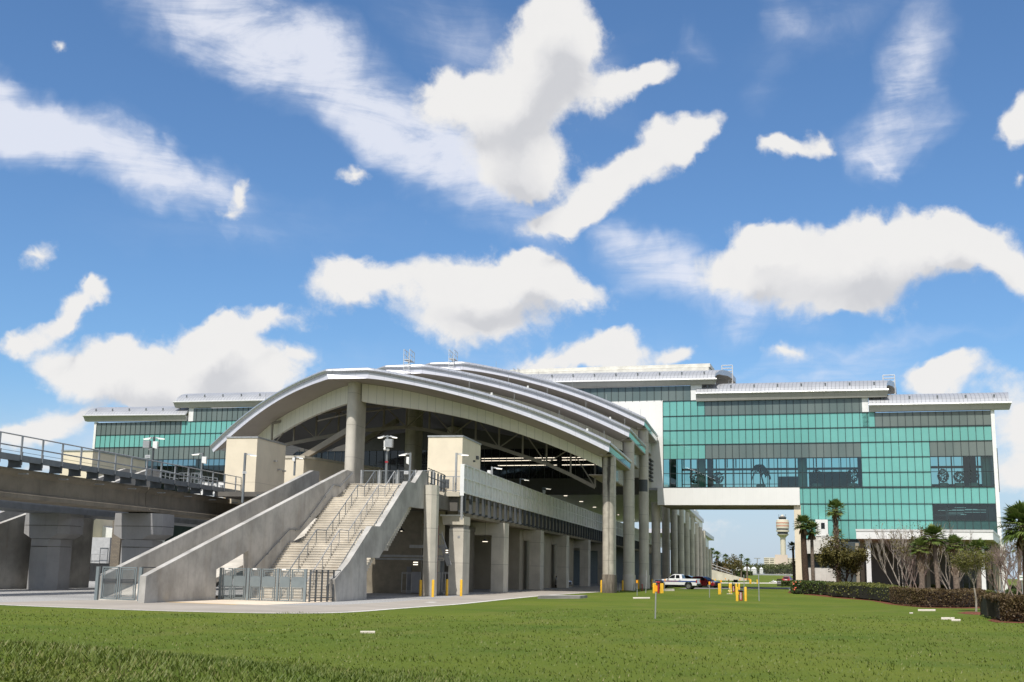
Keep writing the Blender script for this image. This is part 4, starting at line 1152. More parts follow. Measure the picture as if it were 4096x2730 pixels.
m = MB(); m.fbox(fz(3284, 2100, -1.5)[0], fz(3290, 2116, -1.5)[1], fz(3299, 2100, -1.5)[0], fz(3290, 2092, -1.5)[1], -1.43, -1.3); m.build('window', M['blackglass'], rp)
m = MB(); m.fbox(x0 + 2, zt_, x1, zt_ + .6, -1.3, -1.2); m.build('pale_upstand', stn, rp)
m = MB()
for i in range(3): m.fbox(fz(3285, 2150, -1.5)[0], zt_ + .15 + .28 * i, fz(3317, 2150, -1.5)[0], zt_ + .2 + .28 * i, -1.42, -1.36)
for q in (3287, 3315): s = fz(q, 2150, -1.5)[0]; m.fbox(s - .04, zt_ - .1, s + .04, zt_ + .95, -1.42, -1.35)
m.build('railing', M['white_plain'], rp)
# ladders on the building roofs
def bladder(u0, u1, vt, vm, vb, bk_, label):
    p0 = AP(u0, vb, FP0 + FN * bk_, FN); p1 = AP(u1, vb, FP0 + FN * bk_, FN)
    top = AP(u0, vt, FP0 + FN * bk_, FN).z; mid = AP(u0, vm, FP0 + FN * bk_, FN).z
    o = thing('roof_ladder', label, 'ladder', (p1.x, p1.y, p1.z), 'white ladders over the roof edges')
    f = MB()
    for q, z in ((p0, mid - .6), (p1, p1.z)): f.tube([(q.x, q.y, z), (q.x, q.y, top)], 0.09, 6)
    q2 = p1 - FD * 0.75; f.tube([(q2.x, q2.y, p1.z), (q2.x, q2.y, mid)], 0.07, 6)
    for k in (0, .5, 1): z = mid + (top - mid) * k; f.tube([(p0.x, p0.y, z), (p1.x, p1.y, z)], 0.08, 6)
    f.build('frame', M['eave_trim'], o)
    f = MB(); k = p1.z + .3
    while k < mid: f.tube([(q2.x, q2.y, k), (p1.x, p1.y, k)], 0.045, 5); k += .4
    f.build('rung', M['eave_trim'], o)['kind'] = 'stuff'
bladder(2888.5, 2931, 1463, 1487, 1549, 9, 'white ladder beside the curled end of the highest glass building roof')
bladder(3535, 3582, 1502, 1527, 1592, 9, 'white ladder beside the right end of the middle glass building roof')
# ------------------------------------------------------------------ main staircase and the ramp beside it
XL = -36.7           # face of the long parapet wall
XR = -28.8           # outer face of the right stringer
def s1(pts): return [(800 + x / S3, 2050 + y / S3) for x, y in pts]     # readings off an enlarged crop
def s2(pts): return [(1300 + x / S3, 1850 + y / S3) for x, y in pts]
def onx(pts, X): return [AX(u, v, X) for u, v in pts]
stair = thing('concrete_staircase', 'wide sunlit concrete staircase of three flights climbing to the station platform', 'staircase', (-33, 84, 0))
# flights
land1 = AX(1162, 2172.5, XL + .1); land2 = AX(1335.7, 1990.3, XL + .1); topp = AX(1403, 1936.7, XL + .1); low = AX(1014.5, 2392, XL + .1)
print('stairs', low, land1, land2, topp)
Y0 = low.y - 0.3; Z3 = topp.z
flights = [(Y0, land1.y, 0.0, land1.z, 21), (land1.y + 2.2, land2.y, land1.z, land2.z, 20), (land2.y + 1.9, topp.y, land2.z, topp.z, 7)]
m = MB(); nos = MB(); XI = XR - 0.42
for (ya_, yb_, za, zb, n) in flights:
    tr_ = (yb_ - ya_) / n; rs_ = (zb - za) / n
    for i in range(n):
        y = ya_ + tr_ * i; z = za + rs_ * (i + 1)
        yend = y + tr_ + 0.03 if i < n - 1 else None
        m.box(XL + 0.01, y, z - rs_ - 0.28, XI - 0.01, (y + tr_ + 0.04) if i < n - 1 else (y + tr_ + 2.4), z - 0.05)
        nos.box(XL + 0.012, y - 0.035, z - 0.05, XI - 0.012, (y + tr_ + 0.035) if i < n - 1 else (y + tr_ + 2.4), z)
m.build('steps', M['step'], stair)
nos.build('treads', concrete('tread_concrete', (0.66, 0.60, 0.50), stain=0.5, streak=0.1, patch=0.5), stair)
m = MB(); m.box(XL + .01, topp.y + .1, Z3 - 0.45, XI - .01, topp.y + 8, Z3 - 0.005); m.build('landing', M['step'], stair)
# dark slots below the nosings where rail posts are fixed
# right stringer: outline in its own vertical plane
o_top = [(1345, 2405), (1340, 2318)] + s2([(375, 1568), (738, 1000), (862, 1005), (1300, 300), (1410, 325), (1535, 128)]) + [(1712, 1893)]
o_bot = [(1716, 1960), (1712, 2036)] + s2([(1530, 725), (1322, 697), (850, 1500), (655, 1497)]) + [(1466, 2400)]
P = onx(o_top + o_bot, XR)
for p in P:
    if p.z < 0.5: p.z = -0.02
m = MB(); m.prism(P, (-0.42, 0, 0)); m.build('right_parapet', M['conc_cap'], stair)
# rails: three free-standing, one on the wall
slopes = []
def stair_z(y):
    for (ya_, yb_, za, zb, n) in flights:
        if y < ya_: return za
        if y <= yb_: return za + (zb - za) * (y - ya_) / (yb_ - ya_)
    return Z3
H_R = 1.08
def nodes_y():
    out = []
    for (ya_, yb_, za, zb, n) in flights: out += [ya_, yb_]
    return out
for k, (x, mt) in enumerate(((XL + 2.25, 'steel'), (XL + 4.15, 'steel_lt'), (XL + 6.0, 'steel'))):
    m = MB()
    ys = nodes_y(); pts = [(x, ys[0] - .35, H_R - .45), (x, ys[0] - .55, H_R - .1), (x, ys[0] - .3, H_R)]
    pts += [(x, y, stair_z(y) + H_R) for y in ys[:-1]]
    pts += [(x, ys[-1] + .25, Z3 + H_R + .1), (x, ys[-1] + .5, Z3 + H_R), (x, ys[-1] + .5, Z3 + H_R - .55), (x, ys[-1] + .3, Z3 + H_R - .6)]
    m.tube(pts, 0.045, 6)
    for i in range(len(flights)):
        ya_, yb_, za, zb, n = flights[i]
        q = max(2, round((yb_ - ya_) / 1.55)); 
        for j in range(q + 1):
            y = ya_ + (yb_ - ya_) * j / q; z = stair_z(y)
            m.tube([(x, y, z - 0.35), (x, y, z + H_R)], 0.035, 6)
            if j % 1 == 0: m.box(x - .06, y - .16, z - .30, x + .06, y - .04, z - .02)
    m.build('handrail', M[mt], stair)
m = MB()
wr_ = [(1012, 2277), (1159, 2117.5), (1197, 2119.5), (1335, 1940), (1361, 1946), (1411, 1892)]
m.tube([AX(u, v, XL + 0.09) for u, v in wr_], 0.04, 6)
for u, v in ((1070, 2215), (1115, 2167), (1180, 2120), (1240, 2065), (1300, 1987), (1360, 1945)):
    p = AX(u, v, XL); m.tube([(XL, p.y, p.z - .08), (XL + .09, p.y, p.z)], 0.03, 5)
m.build('wall_handrail', M['steel'], stair)

ramp = thing('walled_ramp', 'long concrete ramp between two sloping parapet walls, left of the main stairs', 'ramp', (-38.5, 80, 0))
def wallpoly(pts, X): return onx(pts, X)
top2 = [(577, 2406), (585.5, 2305), (800, 2190.5), (1065, 2050.5), (1300, 1926.5), (1389.3, 1880.6), (1418.6, 1888)]
bot2 = [(1418.6, 1936), (1403, 1940), (1336, 1994), (1162, 2177), (1014, 2394), (1000, 2404), (992, 2404.3), (994, 2203), (881.6, 2269.4), (866, 2278), (862, 2399)]
P = onx(top2 + bot2, XL)
for p in P:
    if p.z < 0.35: p.z = -0.02
m = MB()
from mathutils.geometry import tessellate_polygon
def solid_plate(mb, P, vec):
    tri = tessellate_polygon([P]); n = len(P); v = Vector(vec)
    area = sum((P[i].y * P[(i + 1) % n].z - P[(i + 1) % n].y * P[i].z) for i in range(n))
    mb.add(P + [p + v for p in P], [t_ for t_ in tri] + [tuple(i + n for i in t_)[::-1] for t_ in tri] + [(i, (i + 1) % n, n + (i + 1) % n, n + i) for i in range(n)])
solid_plate(m, P, (-0.42, 0, 0)); m.build('parapet', M['conc_cap'], ramp)
# dark recess behind the triangular opening under the ramp
XL1 = -41.9
top1 = [(470, 2275), (1255, 1883), (1278, 1887.5)]
Q = onx(top1, XL1)
# side parapet on the far side, same slope
q0, q1, q2 = Q
print('L1', q0, q1, q2, 'L2 front', P[0], P[1], P[5])
y_st = P[0].y
sl = (q1.z - q0.z) / (q1.y - q0.y)
y0 = AX(404, 2402, XL1).y
pts = [Vector((XL1, y0, -0.02)), Vector((XL1, y0, max(1.2, q0.z + (y0 - q0.y) * sl))), q1, q2, Vector((XL1, q2.y, q2.z - 6.5)), Vector((XL1, 92, 1.5)), Vector((XL1, 88, -0.02))]
m = MB(); solid_plate(m, pts, (-0.42, 0, 0)); m.build('parapet', M['conc_cap'], ramp)
m = MB()
ys = y0 - 0.4; s_z0 = 0.0
yt = P[5].y; zt = P[5].z - 4.4
m.hexa([(XL1, ys, -0.3), (XL - .42, ys, -0.3), (XL - .42, yt, zt - .45), (XL1, yt, zt - .45), (XL1, ys, 0.02), (XL - .42, ys, 0.02), (XL - .42, yt, zt), (XL1, yt, zt)])
m.build('ramp_floor', M['step'], ramp)

# ------------------------------------------------------------------ gates
def mesh_panel(mb, o, ux, w, z0, z1, n, mrow, r=0.012):
    """grid of wires filling a frame; o = origin, ux = unit vector along the width"""
    for i in range(n + 1):
        p = o + ux * (w * i / n); mb.beam((p.x, p.y, z0), (p.x, p.y, z1), r, r, (ux.x, ux.y, 0))
    for j in range(mrow + 1):
        z = z0 + (z1 - z0) * j / mrow; mb.beam((o.x, o.y, z), (o.x + ux.x * w, o.y + ux.y * w, z), r, r)
def gate_leaf(parent, p0, p1, z0, z1, plate=True, bars=True, n=7):
    d = Vector((p1.x - p0.x, p1.y - p0.y, 0)); L = d.length; d.normalize()
    t_ = 0.075
    f = MB(); up = (0, 0, 1)
    def bar(a, b_, za, zb, w=t_): f.beam((p0.x + d.x * a, p0.y + d.y * a, za), (p0.x + d.x * b_, p0.y + d.y * b_, zb), w, w, up if abs(za - zb) < 1e-6 else (d.x, d.y, 0))
    bar(0, L, z0, z0); bar(0, L, z1, z1); bar(0.04, .04, z0, z1); bar(L - .04, L - .04, z0, z1)
    lf = f.build('leaf', M['gate'], parent)
    hz = z1 - z0
    ins = 0.17
    zones = [(z0 + .1, z0 + hz * .40), (z0 + hz * .76, z1 - .13)] if plate else [(z0 + .1, z1 - .12)]
    w = MB()
    for za, zb in zones:
        o = Vector((p0.x + d.x * ins, p0.y + d.y * ins, 0)); ww = L - 2 * ins
        mesh_panel(w, o, d, ww, za, zb, n, max(3, int((zb - za) / ww * n)))
        for (a, b_, c, e) in ((ins, L - ins, za, za), (ins, L - ins, zb, zb), (ins, ins, za, zb), (L - ins, L - ins, za, zb)):
            w.beam((p0.x + d.x * a, p0.y + d.y * a, c), (p0.x + d.x * b_, p0.y + d.y * b_, e), 0.05, 0.05, up if abs(c - e) < 1e-6 else (d.x, d.y, 0))
    w.build('wire_mesh', M['gate'], lf)
    if plate:
        q = MB(); nrm = Vector((d.y, -d.x, 0)) * 0.05
        za, zb = z0 + hz * .42, z0 + hz * .75
        a = p0 + nrm; c = p1 + nrm
        q.hexa([(a.x, a.y, za), (c.x, c.y, za), (c.x - nrm.x * .8, c.y - nrm.y * .8, za), (a.x - nrm.x * .8, a.y - nrm.y * .8, za), (a.x, a.y, zb), (c.x, c.y, zb), (c.x - nrm.x * .8, c.y - nrm.y * .8, zb), (a.x - nrm.x * .8, a.y - nrm.y * .8, zb)])
        q.build('plate', M['gate'], lf)
def post(mb, p, h, w=.16): mb.box(p.x - w / 2, p.y - w / 2, -.02, p.x + w / 2, p.y + w / 2, h)
def at_ground(u, v): p = AZ(u, v, 0); return Vector((p.x, p.y, 0))
GH = 2.13
gx = [872, 983, 1101, 1218.5]
gp = [Vector((-36.35, 79.3, 0)), None, None, Vector((-29.75, 77.9, 0))]
gA = gp[0]; gB = gp[3]
labels = ['left of three grey steel double gates at the stair foot, against the long ramp wall', 'middle one of the three grey steel double gates across the stair foot', 'right of three grey double gates at the stair foot, beside the dark bar fence']
def on_line(u):
    # meet the gate line at bearing u
    d = ray(u, 2400); n = Vector((gB.y - gA.y, -(gB.x - gA.x), 0)); tt = (gA - EYE).dot(n) / Vector((d.x, d.y, 0)).dot(n)
    q = EYE + d * tt; return Vector((q.x, q.y, 0))
gq = [on_line(u) for u in gx]
for i in range(3):
    a, b_ = gq[i], gq[i + 1]
    g_ = thing('double_gate', labels[i], 'gate', tuple((a + b_) / 2), 'grey double gates at the stair foot')
    d = (b_ - a); L = d.length; d.normalize(); mid = (a + b_) / 2
    p = MB(); post(p, a + d * .12, GH + .06); p.build('post', M['gate'], g_)
    if i == 2:
        p = MB(); post(p, b_, GH + .06); p.build('post', M['gate'], g_)
    gate_leaf(g_, a + d * .3, mid - d * .05, .08, GH)
    gate_leaf(g_, mid + d * .05, b_ - d * .06, .08, GH)
    p = MB(); c = mid - d * .55; nrm = Vector((d.y, -d.x, 0)); p.cbox((c.x + nrm.x * .05, c.y + nrm.y * .05, GH + .0), (.3, .05, .1)); p.build('small_sign', M['white_plain'], g_)
# dark bar fence turning back from the gates to the stringer
fn = thing('bar_fence', 'short dark steel bar fence closing the gap between the grey gates and the stair parapet', 'fence', tuple(gB))
fa, fb = gB + Vector((.1, .05, 0)), at_ground(1331, 2408.5)
fb = Vector((-28.95, 80.6, 0))
m = MB()
for z in (.12, .3, GH - .12, GH): m.beam((fa.x, fa.y, z), (fb.x, fb.y, z), .06, .06)
m.build('rail', M['steel_dk'], fn)
m = MB()
for i in range(5):
    p = fa + (fb - fa) * (i / 4); m.box(p.x - .05, p.y - .05, 0, p.x + .05, p.y + .05, GH)
m.build('upright', M['steel_dk'], fn)
m = MB(); d = (fb - fa); L = d.length; d.normalize(); mesh_panel(m, fa, d, L, .3, GH - .12, 26, 3, .010); m.build('wire_infill', M['steel_dk'], fn)
m = MB(); m.beam((fb.x, fb.y, GH), (fb.x + .1, fb.y + 1.1, GH), .06, .06); m.beam((fb.x, fb.y, 1.0), (fb.x + .1, fb.y + 1.1, 1.9), .06, .06); m.beam((fb.x, fb.y, .6), (fb.x + .1, fb.y + 1.1, 1.5), .06, .06); m.build('return_bars', M['steel_dk'], fn)
# gate at the foot of the ramp
P0 = AZ(384, 2401, 0); P1 = AZ(556, 2405.5, 0); P0.z = P1.z = 0
rgt = thing('ramp_gate', 'grey mesh double gate across the foot of the ramp, beside the gravel under the viaduct', 'gate', tuple((P0 + P1) / 2))
d = (P1 - P0); L = d.length; d.normalize(); mid = (P0 + P1) / 2
m = MB(); post(m, P0, GH + .0, .2); m.build('post', M['gate'], rgt)
m = MB(); post(m, P1, GH + .0, .2); m.build('post', M['gate'], rgt)
gate_leaf(rgt, P0 + d * .32, mid - d * .04, .1, GH - .03, plate=False, n=13)
gate_leaf(rgt, mid + d * .04, P1 - d * .3, .1, GH - .03, plate=False, n=13)
m = MB(); nrm = Vector((d.y, -d.x, 0)) * .06
for sgn, off in ((0, 0.45), (1, 0)):
    for k in range(3):
        z = 1.16 + .09 * k; a = P0 + d * (.42 if sgn == 0 else L / 2 + .15) + nrm; c = P0 + d * (L / 2 - .15 if sgn == 0 else L - .45) + nrm
        m.beam((a.x, a.y, z), (c.x, c.y, z), .04, .05)
m.build('push_bars', M['steel_dk'], rgt)
m = MB()
for z in (GH, GH - .45, 1.55): m.beam((P1.x, P1.y, z), (P1.x + .9, P1.y + 2.2, z), .06, .06)
m.beam((P1.x + .9, P1.y + 2.2, 1.5), (P1.x + .9, P1.y + 2.2, GH), .06, .06); m.beam((P1.x, P1.y, 1.1), (P1.x + .9, P1.y + 2.2, 1.9), .06, .06)
m.build('return_bars', M['steel_dk'], rgt)
for k in range(6):
    pass

# ------------------------------------------------------------------ platform, piers and barrier on the right
plat = thing('station_platform', 'raised concrete platform deck running under the arched roofs, carried on the beige piers', 'platform', (-32, 109, 0))
ZP = AX(1850, 1971, -27.2).z
print('platform z', ZP, AX(1850, 1971, -27.2))
YP = 109.0
m = MB()
m.box(-27.25 - 6.4, YP, ZP - .42, -27.25, YP + 1.0, ZP); m.build('edge_beam', M['conc_lt'], plat)
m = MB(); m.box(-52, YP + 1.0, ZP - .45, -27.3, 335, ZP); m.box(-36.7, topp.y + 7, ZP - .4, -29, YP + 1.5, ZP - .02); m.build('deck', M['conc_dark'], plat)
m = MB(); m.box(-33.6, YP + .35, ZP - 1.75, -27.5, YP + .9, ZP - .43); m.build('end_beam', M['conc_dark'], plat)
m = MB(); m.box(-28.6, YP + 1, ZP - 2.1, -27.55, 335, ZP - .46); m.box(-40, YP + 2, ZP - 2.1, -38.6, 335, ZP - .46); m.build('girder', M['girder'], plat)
# barrier of pressed steel panels
bar = thing('noise_barrier', 'long pale ribbed steel barrier along the platform edge, receding behind the columns', 'barrier', (-26.8, 109, ZP))
zb0 = AX(1859, 1974, -26.8).z; zb1 = AX(1859, 1860.5, -26.8).z
yb0 = AX(1853, 1974, -26.8).y + .2
m = MB(); m.box(-26.95, yb0, zb0, -26.85, 420, zb1 - .04); m.build('sheet', M['noisewall'], bar)
m = MB()
for z in (zb0, (zb0 + zb1) / 2 + .02): m.box(-26.85, yb0, z, -26.74, 420, z + .14)
m.box(-27.0, yb0 - .02, zb1 - .05, -26.72, 420, zb1 + .05); m.build('rail', M['noisewall'], bar)
m = MB(); y = yb0 + .9; nb = 0
PITCH = 2.72
while y < 330:
    m.box(-26.86, y - .11, zb0 - .05, -26.70, y + .11, zb1); y += PITCH; nb += 1
m.build('rib', M['noisewall'], bar)['kind'] = 'stuff'
m = MB(); y = yb0 + .9 + PITCH * .5
while y < 260:
    m.box(-26.86, y - .05, zb0 + .1, -26.79, y + .05, zb1 - .1); y += PITCH
m.build('stiffener', M['noisewall'], bar)['kind'] = 'stuff'
m = MB(); m.box(-27.15, yb0 - .12, zb0 - .25, -26.78, yb0 + .02, zb1 + .06); m.build('end_post', M['white_plain'], bar)
m = MB(); m.box(-27.05, yb0 - .1, ZP - 2.55, -26.85, yb0 - .0, zb0 - .25); m.build('end_leg', M['steel_lt'], bar)
m = MB(); y = yb0 + .9
while y < 300:
    m.box(-27.12, y - .13, zb0 - 1.75, -26.82, y + .13, zb0 - .02)
    m.hexa([(-27.5, y - .1, zb0 - 1.75), (-26.85, y - .1, zb0 - 1.62), (-26.85, y + .1, zb0 - 1.62), (-27.5, y + .1, zb0 - 1.75), (-27.5, y - .1, zb0 - 1.5), (-26.85, y - .1, zb0 - 1.5), (-26.85, y + .1, zb0 - 1.5), (-27.5, y + .1, zb0 - 1.5)])
    y += PITCH
m.build('hanger', M['steel_dk'], bar)['kind'] = 'stuff'
# piers
def pier(y, label, front=False):
    o = thing('concrete_pier', label, 'pier', (-28, y, 0), 'beige piers under the platform')
    x1 = -27.02; x0 = x1 - 1.36
    zc = ZP - 2.2
    m = MB(); m.box(x0, y, -.02, x1, y + 2.6, zc - 1.15); m.build('shaft', M['pier'], o)
    if front:
        m = MB(); m.hexa([(x0 - .62, y - .05, zc - .78), (x1 + .02, y - .05, zc - .78), (x1 + .02, y + 2.5, zc - .78), (x0 - .62, y + 2.5, zc - .78), (x0 - .72, y - .05, zc), (x1 + .02, y - .05, zc), (x1 + .02, y + 2.5, zc), (x0 - .72, y + 2.5, zc)])
        m.build('cap', M['conc_lt'], o)
        m = MB(); m.box(x0 + .02, y + .12, zc - 1.16, x1 - .04, y + 2.4, zc - .77); m.build('neck', M['conc'], o)
        m = MB(); m.box(x0 - .9, y - .12, zc + .01, x1 - .1, y + .3, zc + .14); m.build('ledge', M['white_plain'], o)
        m = MB(); m.box(x1 - .55, y - .02, zc - 2.0, x1 - .32, y + .0, zc - 1.8); m.build('small_plate', M['steel_lt'], o)
    else:
        m = MB(); m.box(x0 - 6.5, y + .05, zc - 1.15, x1 + .02, y + 2.5, zc + .15); m.build('cap', M['pier'], o)
    return o
y1p = AX(1848, 2384, -27.02).y
for k, lb in enumerate(('sunlit beige pier with flared cap, nearest under the barrier end', 'shaded beige pier second from the front, beside the dark recess', 'shaded beige pier third from the front, against the beige room wall', 'shaded beige pier fourth from the front, near the parked white car', 'shaded beige pier fifth from the front, left of the stained column', 'dim beige pier just behind the stained column')):
    pier([y1p, 128.3, 150.5, 171.5, 194.0, 216][k], lb, k == 0)
# tapered post with a chamfered sunlit face, carrying the stair head
tp = thing('tapered_pier', 'slim concrete pier with a sunlit tapering wedge face, between the stairs and the flared pier', 'pier', (-28.3, 101, 0))
yT = AX(1716, 2386, -28.1).y
fz_ = lambda u, v: AY(u, v, yT)
m = MB()
pl_ = [fz_(1683.5, 2387), fz_(1694, 2045)]; pr_ = [fz_(1726, 2387), fz_(1735.5, 2045)]
wl_ = [fz_(1713.5, 2300), fz_(1698, 1940)]; wr2 = [fz_(1715, 2387), fz_(1727.5, 1940)]
zt_ = wl_[1].z
A_ = Vector((pl_[0].x, yT + .35, -.02)); B_ = Vector((wr2[0].x, yT, -.02)); C_ = Vector((pr_[0].x + .1, yT + .55, -.02)); D_ = Vector((pl_[0].x, yT + 1.3, -.02)); E_ = Vector((pr_[0].x + .1, yT + 1.3, -.02))
m.add([A_, B_, C_, E_, D_, Vector((pl_[1].x, yT + .3, zt_)), Vector((wl_[1].x + .02, yT, zt_)), Vector((wr2[1].x, yT, zt_)), Vector((pr_[1].x + .08, yT + .5, zt_)), Vector((pr_[1].x + .08, yT + 1.3, zt_)), Vector((pl_[1].x, yT + 1.3, zt_))],
      [(0, 1, 6, 5), (1, 7, 6), (1, 2, 8, 7), (2, 3, 9, 8), (3, 4, 10, 9), (4, 0, 5, 10), (5, 6, 7, 8, 9, 10)])
m.build('shaft', M['pier'], tp)
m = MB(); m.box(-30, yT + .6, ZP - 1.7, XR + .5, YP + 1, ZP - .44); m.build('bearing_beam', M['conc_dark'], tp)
# railing at the platform front
rl = thing('platform_railing', 'grey mesh railing at the front edge of the platform, beside the cream tower', 'railing', (-30, YP, ZP))
m = MB(); 
xa, xb = AY(1757, 1960, YP).x, AY(1845, 1960, YP).x
RZ = ZP + 1.42
for z in (ZP + .12, RZ): m.beam((xa, YP + .1, z), (xb, YP + .1, z), .07, .07)
for x in (xa, (xa + xb) / 2 + .25, xb): m.box(x - .045, YP + .05, ZP, x + .045, YP + .15, RZ)
m.build('frame', M['steel_lt'], rl)
m = MB(); mesh_panel(m, Vector((xa, YP + .1, 0)), Vector((1, 0, 0)), xb - xa, ZP + .2, RZ - .1, 16, 9, .012); m.build('wire_mesh', M['steel_lt'], rl)
rl2 = thing('stair_head_railing', 'dark steel railing stepping back from the stair parapet to the platform edge', 'railing', (-29, 106, ZP))
m = MB()
a = AX(1711, 1935, XR); 
for z in (ZP + .25, ZP + .8, RZ + .1): m.beam((XR, a.y, z + .2), (XR + .15, YP, z), .06, .06)
for k in range(6):
    y = a.y + (YP - a.y) * k / 5; m.box(XR - .04, y - .04, ZP - .6 if k < 2 else ZP, XR + .06 + .1 * k / 5, y + .04, RZ + .1)
m.build('bars', M['steel_dk'], rl2)
# gates across the stair head
sh_ = thing('stair_head_gate', 'low row of grey mesh gates across the top of the stairs', 'gate', (-33, topp.y + 1.6, Z3))
m = MB(); yy = topp.y + 2.2; zz = Z3
for k in range(5):
    x = XL + .35 + 1.75 * k; m.box(x - .07, yy - .07, zz, x + .07, yy + .07, zz + 1.45)
m.build('post', M['steel_lt'], sh_)
m = MB()
for k in range(4):
    xa_ = XL + .5 + 1.75 * k; xb_ = xa_ + 1.45
    for z in (zz + .12, zz + 1.38): m.beam((xa_, yy, z), (xb_, yy, z), .08, .08)
    for x in (xa_, xb_): m.box(x - .04, yy - .04, zz + .1, x + .04, yy + .04, zz + 1.4)
    mesh_panel(m, Vector((xa_ + .1, yy, 0)), Vector((1, 0, 0)), 1.25, zz + .2, zz + 1.2, 9, 7, .012)
m.build('leaf', M['steel'], sh_)
# lift towers
def tower(name, u0, u1, ub, vt, y, label, zb, louv=None, extra=None):
    a, b_ = AY(u0, vt, y), AY(u1, vt, y)
    back_y = AX(ub, vt, b_.x).y
    z1 = (a.z + b_.z) / 2
    o = thing(name, label, 'tower', ((a.x + b_.x) / 2, y, zb), 'cream lift towers')
    m = MB(); m.box(a.x, y, zb, b_.x, back_y, z1 - .16); m.build('walls', M['stucco'], o)
    m = MB(); m.box(a.x - .06, y - .06, z1 - .16, b_.x + .06, back_y + .06, z1); m.build('coping', M['steel_lt'], o)
    m = MB(); m.box(a.x - .004, y - .004, zb + 2.15, b_.x + .004, back_y, zb + 2.18); m.build('joint', plain('stucco_joint', (0.5, 0.44, 0.34), .9), o)
    return o, a.x, b_.x, back_y, z1
o, x0_, x1_, yb_, z1_ = tower('lift_tower', 1713.5, 1851, 1923.5, 1742.5, 112.0, 'cream rendered lift tower on the platform right of the stairs, with a small louvre', ZP)
m = MB(); p = AY(1782, 1936, 112)
for k in range(6): m.box(p.x - .33, 111.93, p.z - .38 + .13 * k, p.x + .33, 112.0, p.z - .30 + .13 * k)
m.box(p.x - .36, 111.97, p.z - .4, p.x + .36, 111.995, p.z + .42)
m.build('louvre', M['steel_dk'], o)
m = MB(); q = AX(1905, 1835, x1_); m.box(x1_, q.y - .15, q.z - .1, x1_ + .25, q.y + .15, q.z + .25); q = AX(1893, 1847, x1_); m.box(x1_, q.y - .08, q.z - .05, x1_ + .2, q.y + .08, q.z + .12); m.build('camera', M['steel_dk'], o)
o, x0_, x1_, yb_, z1_ = tower('lift_tower', 907.5, 1030.5, 1145.5, 1747, 115.7, 'cream rendered lift tower left of the stairs, behind the viaduct railing', 8.6)
m = MB()
for u, v in ((1111, 1880), (1131, 1886), (1096, 1846)):
    q = AX(u, v, x1_); m.box(x1_, q.y - .1, q.z - .05, x1_ + .35, q.y + .1, q.z + .1)
m.build('camera', M['steel_lt'], o)
# low cream building seen past the column, and one beyond the viaduct
def cream_block(u0, u1, v0, v1, y, depth, label, zb=0):
    a, b_ = AY(u0, v0, y), AY(u1, v1, y); m = MB()
    o = thing('cream_building', label, 'building', ((a.x + b_.x) / 2, y, zb))
    m.box(a.x, y, zb, b_.x, y + depth, (a.z + b_.z) / 2); m.build('walls', M['stucco'], o)
    m = MB(); m.box(a.x - .1, y - .1, (a.z + b_.z) / 2, b_.x + .1, y + depth, (a.z + b_.z) / 2 + .25); m.build('coping', M['steel_lt'], o)
cream_block(247, 372, 1805, 1808, 185, 18, 'plain cream building block beyond the viaduct railing, left of the glass front')
q0 = AY(1216, 1834, 133); q1 = AX(1350, 1865, q0.x) 
o = thing('cream_kiosk', 'small cream walled room on the platform behind the sunlit round column', 'building', (q0.x + 2, 133, ZP))
m = MB(); m.hexa([(q0.x - 3, 133, ZP), (q0.x, 133, ZP), (q0.x + 4.2, 150, ZP), (q0.x - 3, 150, ZP), (q0.x - 3, 133, q0.z), (q0.x, 133, q0.z), (q0.x + 4.2, 150, q0.z), (q0.x - 3, 150, q0.z)]); m.build('walls', M['stucco'], o)
m = MB(); m.hexa([(q0.x - 3.1, 132.9, q0.z), (q0.x + .1, 132.9, q0.z), (q0.x + 4.3, 150, q0.z), (q0.x - 3, 150, q0.z), (q0.x - 3.1, 132.9, q0.z + .3), (q0.x + .1, 132.9, q0.z + .3), (q0.x + 4.3, 150, q0.z + .3), (q0.x - 3, 150, q0.z + .3)]); m.build('coping', M['conc_lt'], o)
# ------------------------------------------------------------------ viaduct on the left with its walkway
via = thing('guideway_viaduct', 'long concrete guideway viaduct with a steel walkway, entering from the left edge', 'viaduct', (-54.3, 95, 0))
def sec(mb, prof, y0, y1):      # constant section swept along +Y
    a = [Vector((x, y0, z)) for x, z in prof]; mb.prism(a, (0, y1 - y0, 0))
gx_ = -53.0
prof = [(gx_ + .1, 6.9), (gx_ + .1, 7.22), (gx_ - .28, 7.42), (gx_ - .35, 8.5), (gx_ - .1, 8.85), (gx_ - .1, 9.05), (gx_ - 2.7, 9.05), (gx_ - 2.7, 6.9)]
m = MB(); sec(m, prof, 40, 98.7); m.build('girder', M['girder'], via)
m = MB(); sec(m, prof, 98.82, 126); m.build('girder', M['girder'], via)
m = MB(); sec(m, prof, 126.1, 150); m.build('girder', M['girder'], via)
prof2 = [(x - 8.6, z + .05) for x, z in prof]
m = MB(); sec(m, [(-59.5, 6.62), (-59.5, 7.1), (-59.8, 8.9), (-63.5, 8.9), (-63.5, 6.62)], 40, 150); m.build('far_girder', plain('blue_grey_beam', (0.17, 0.185, 0.20), .7), via)
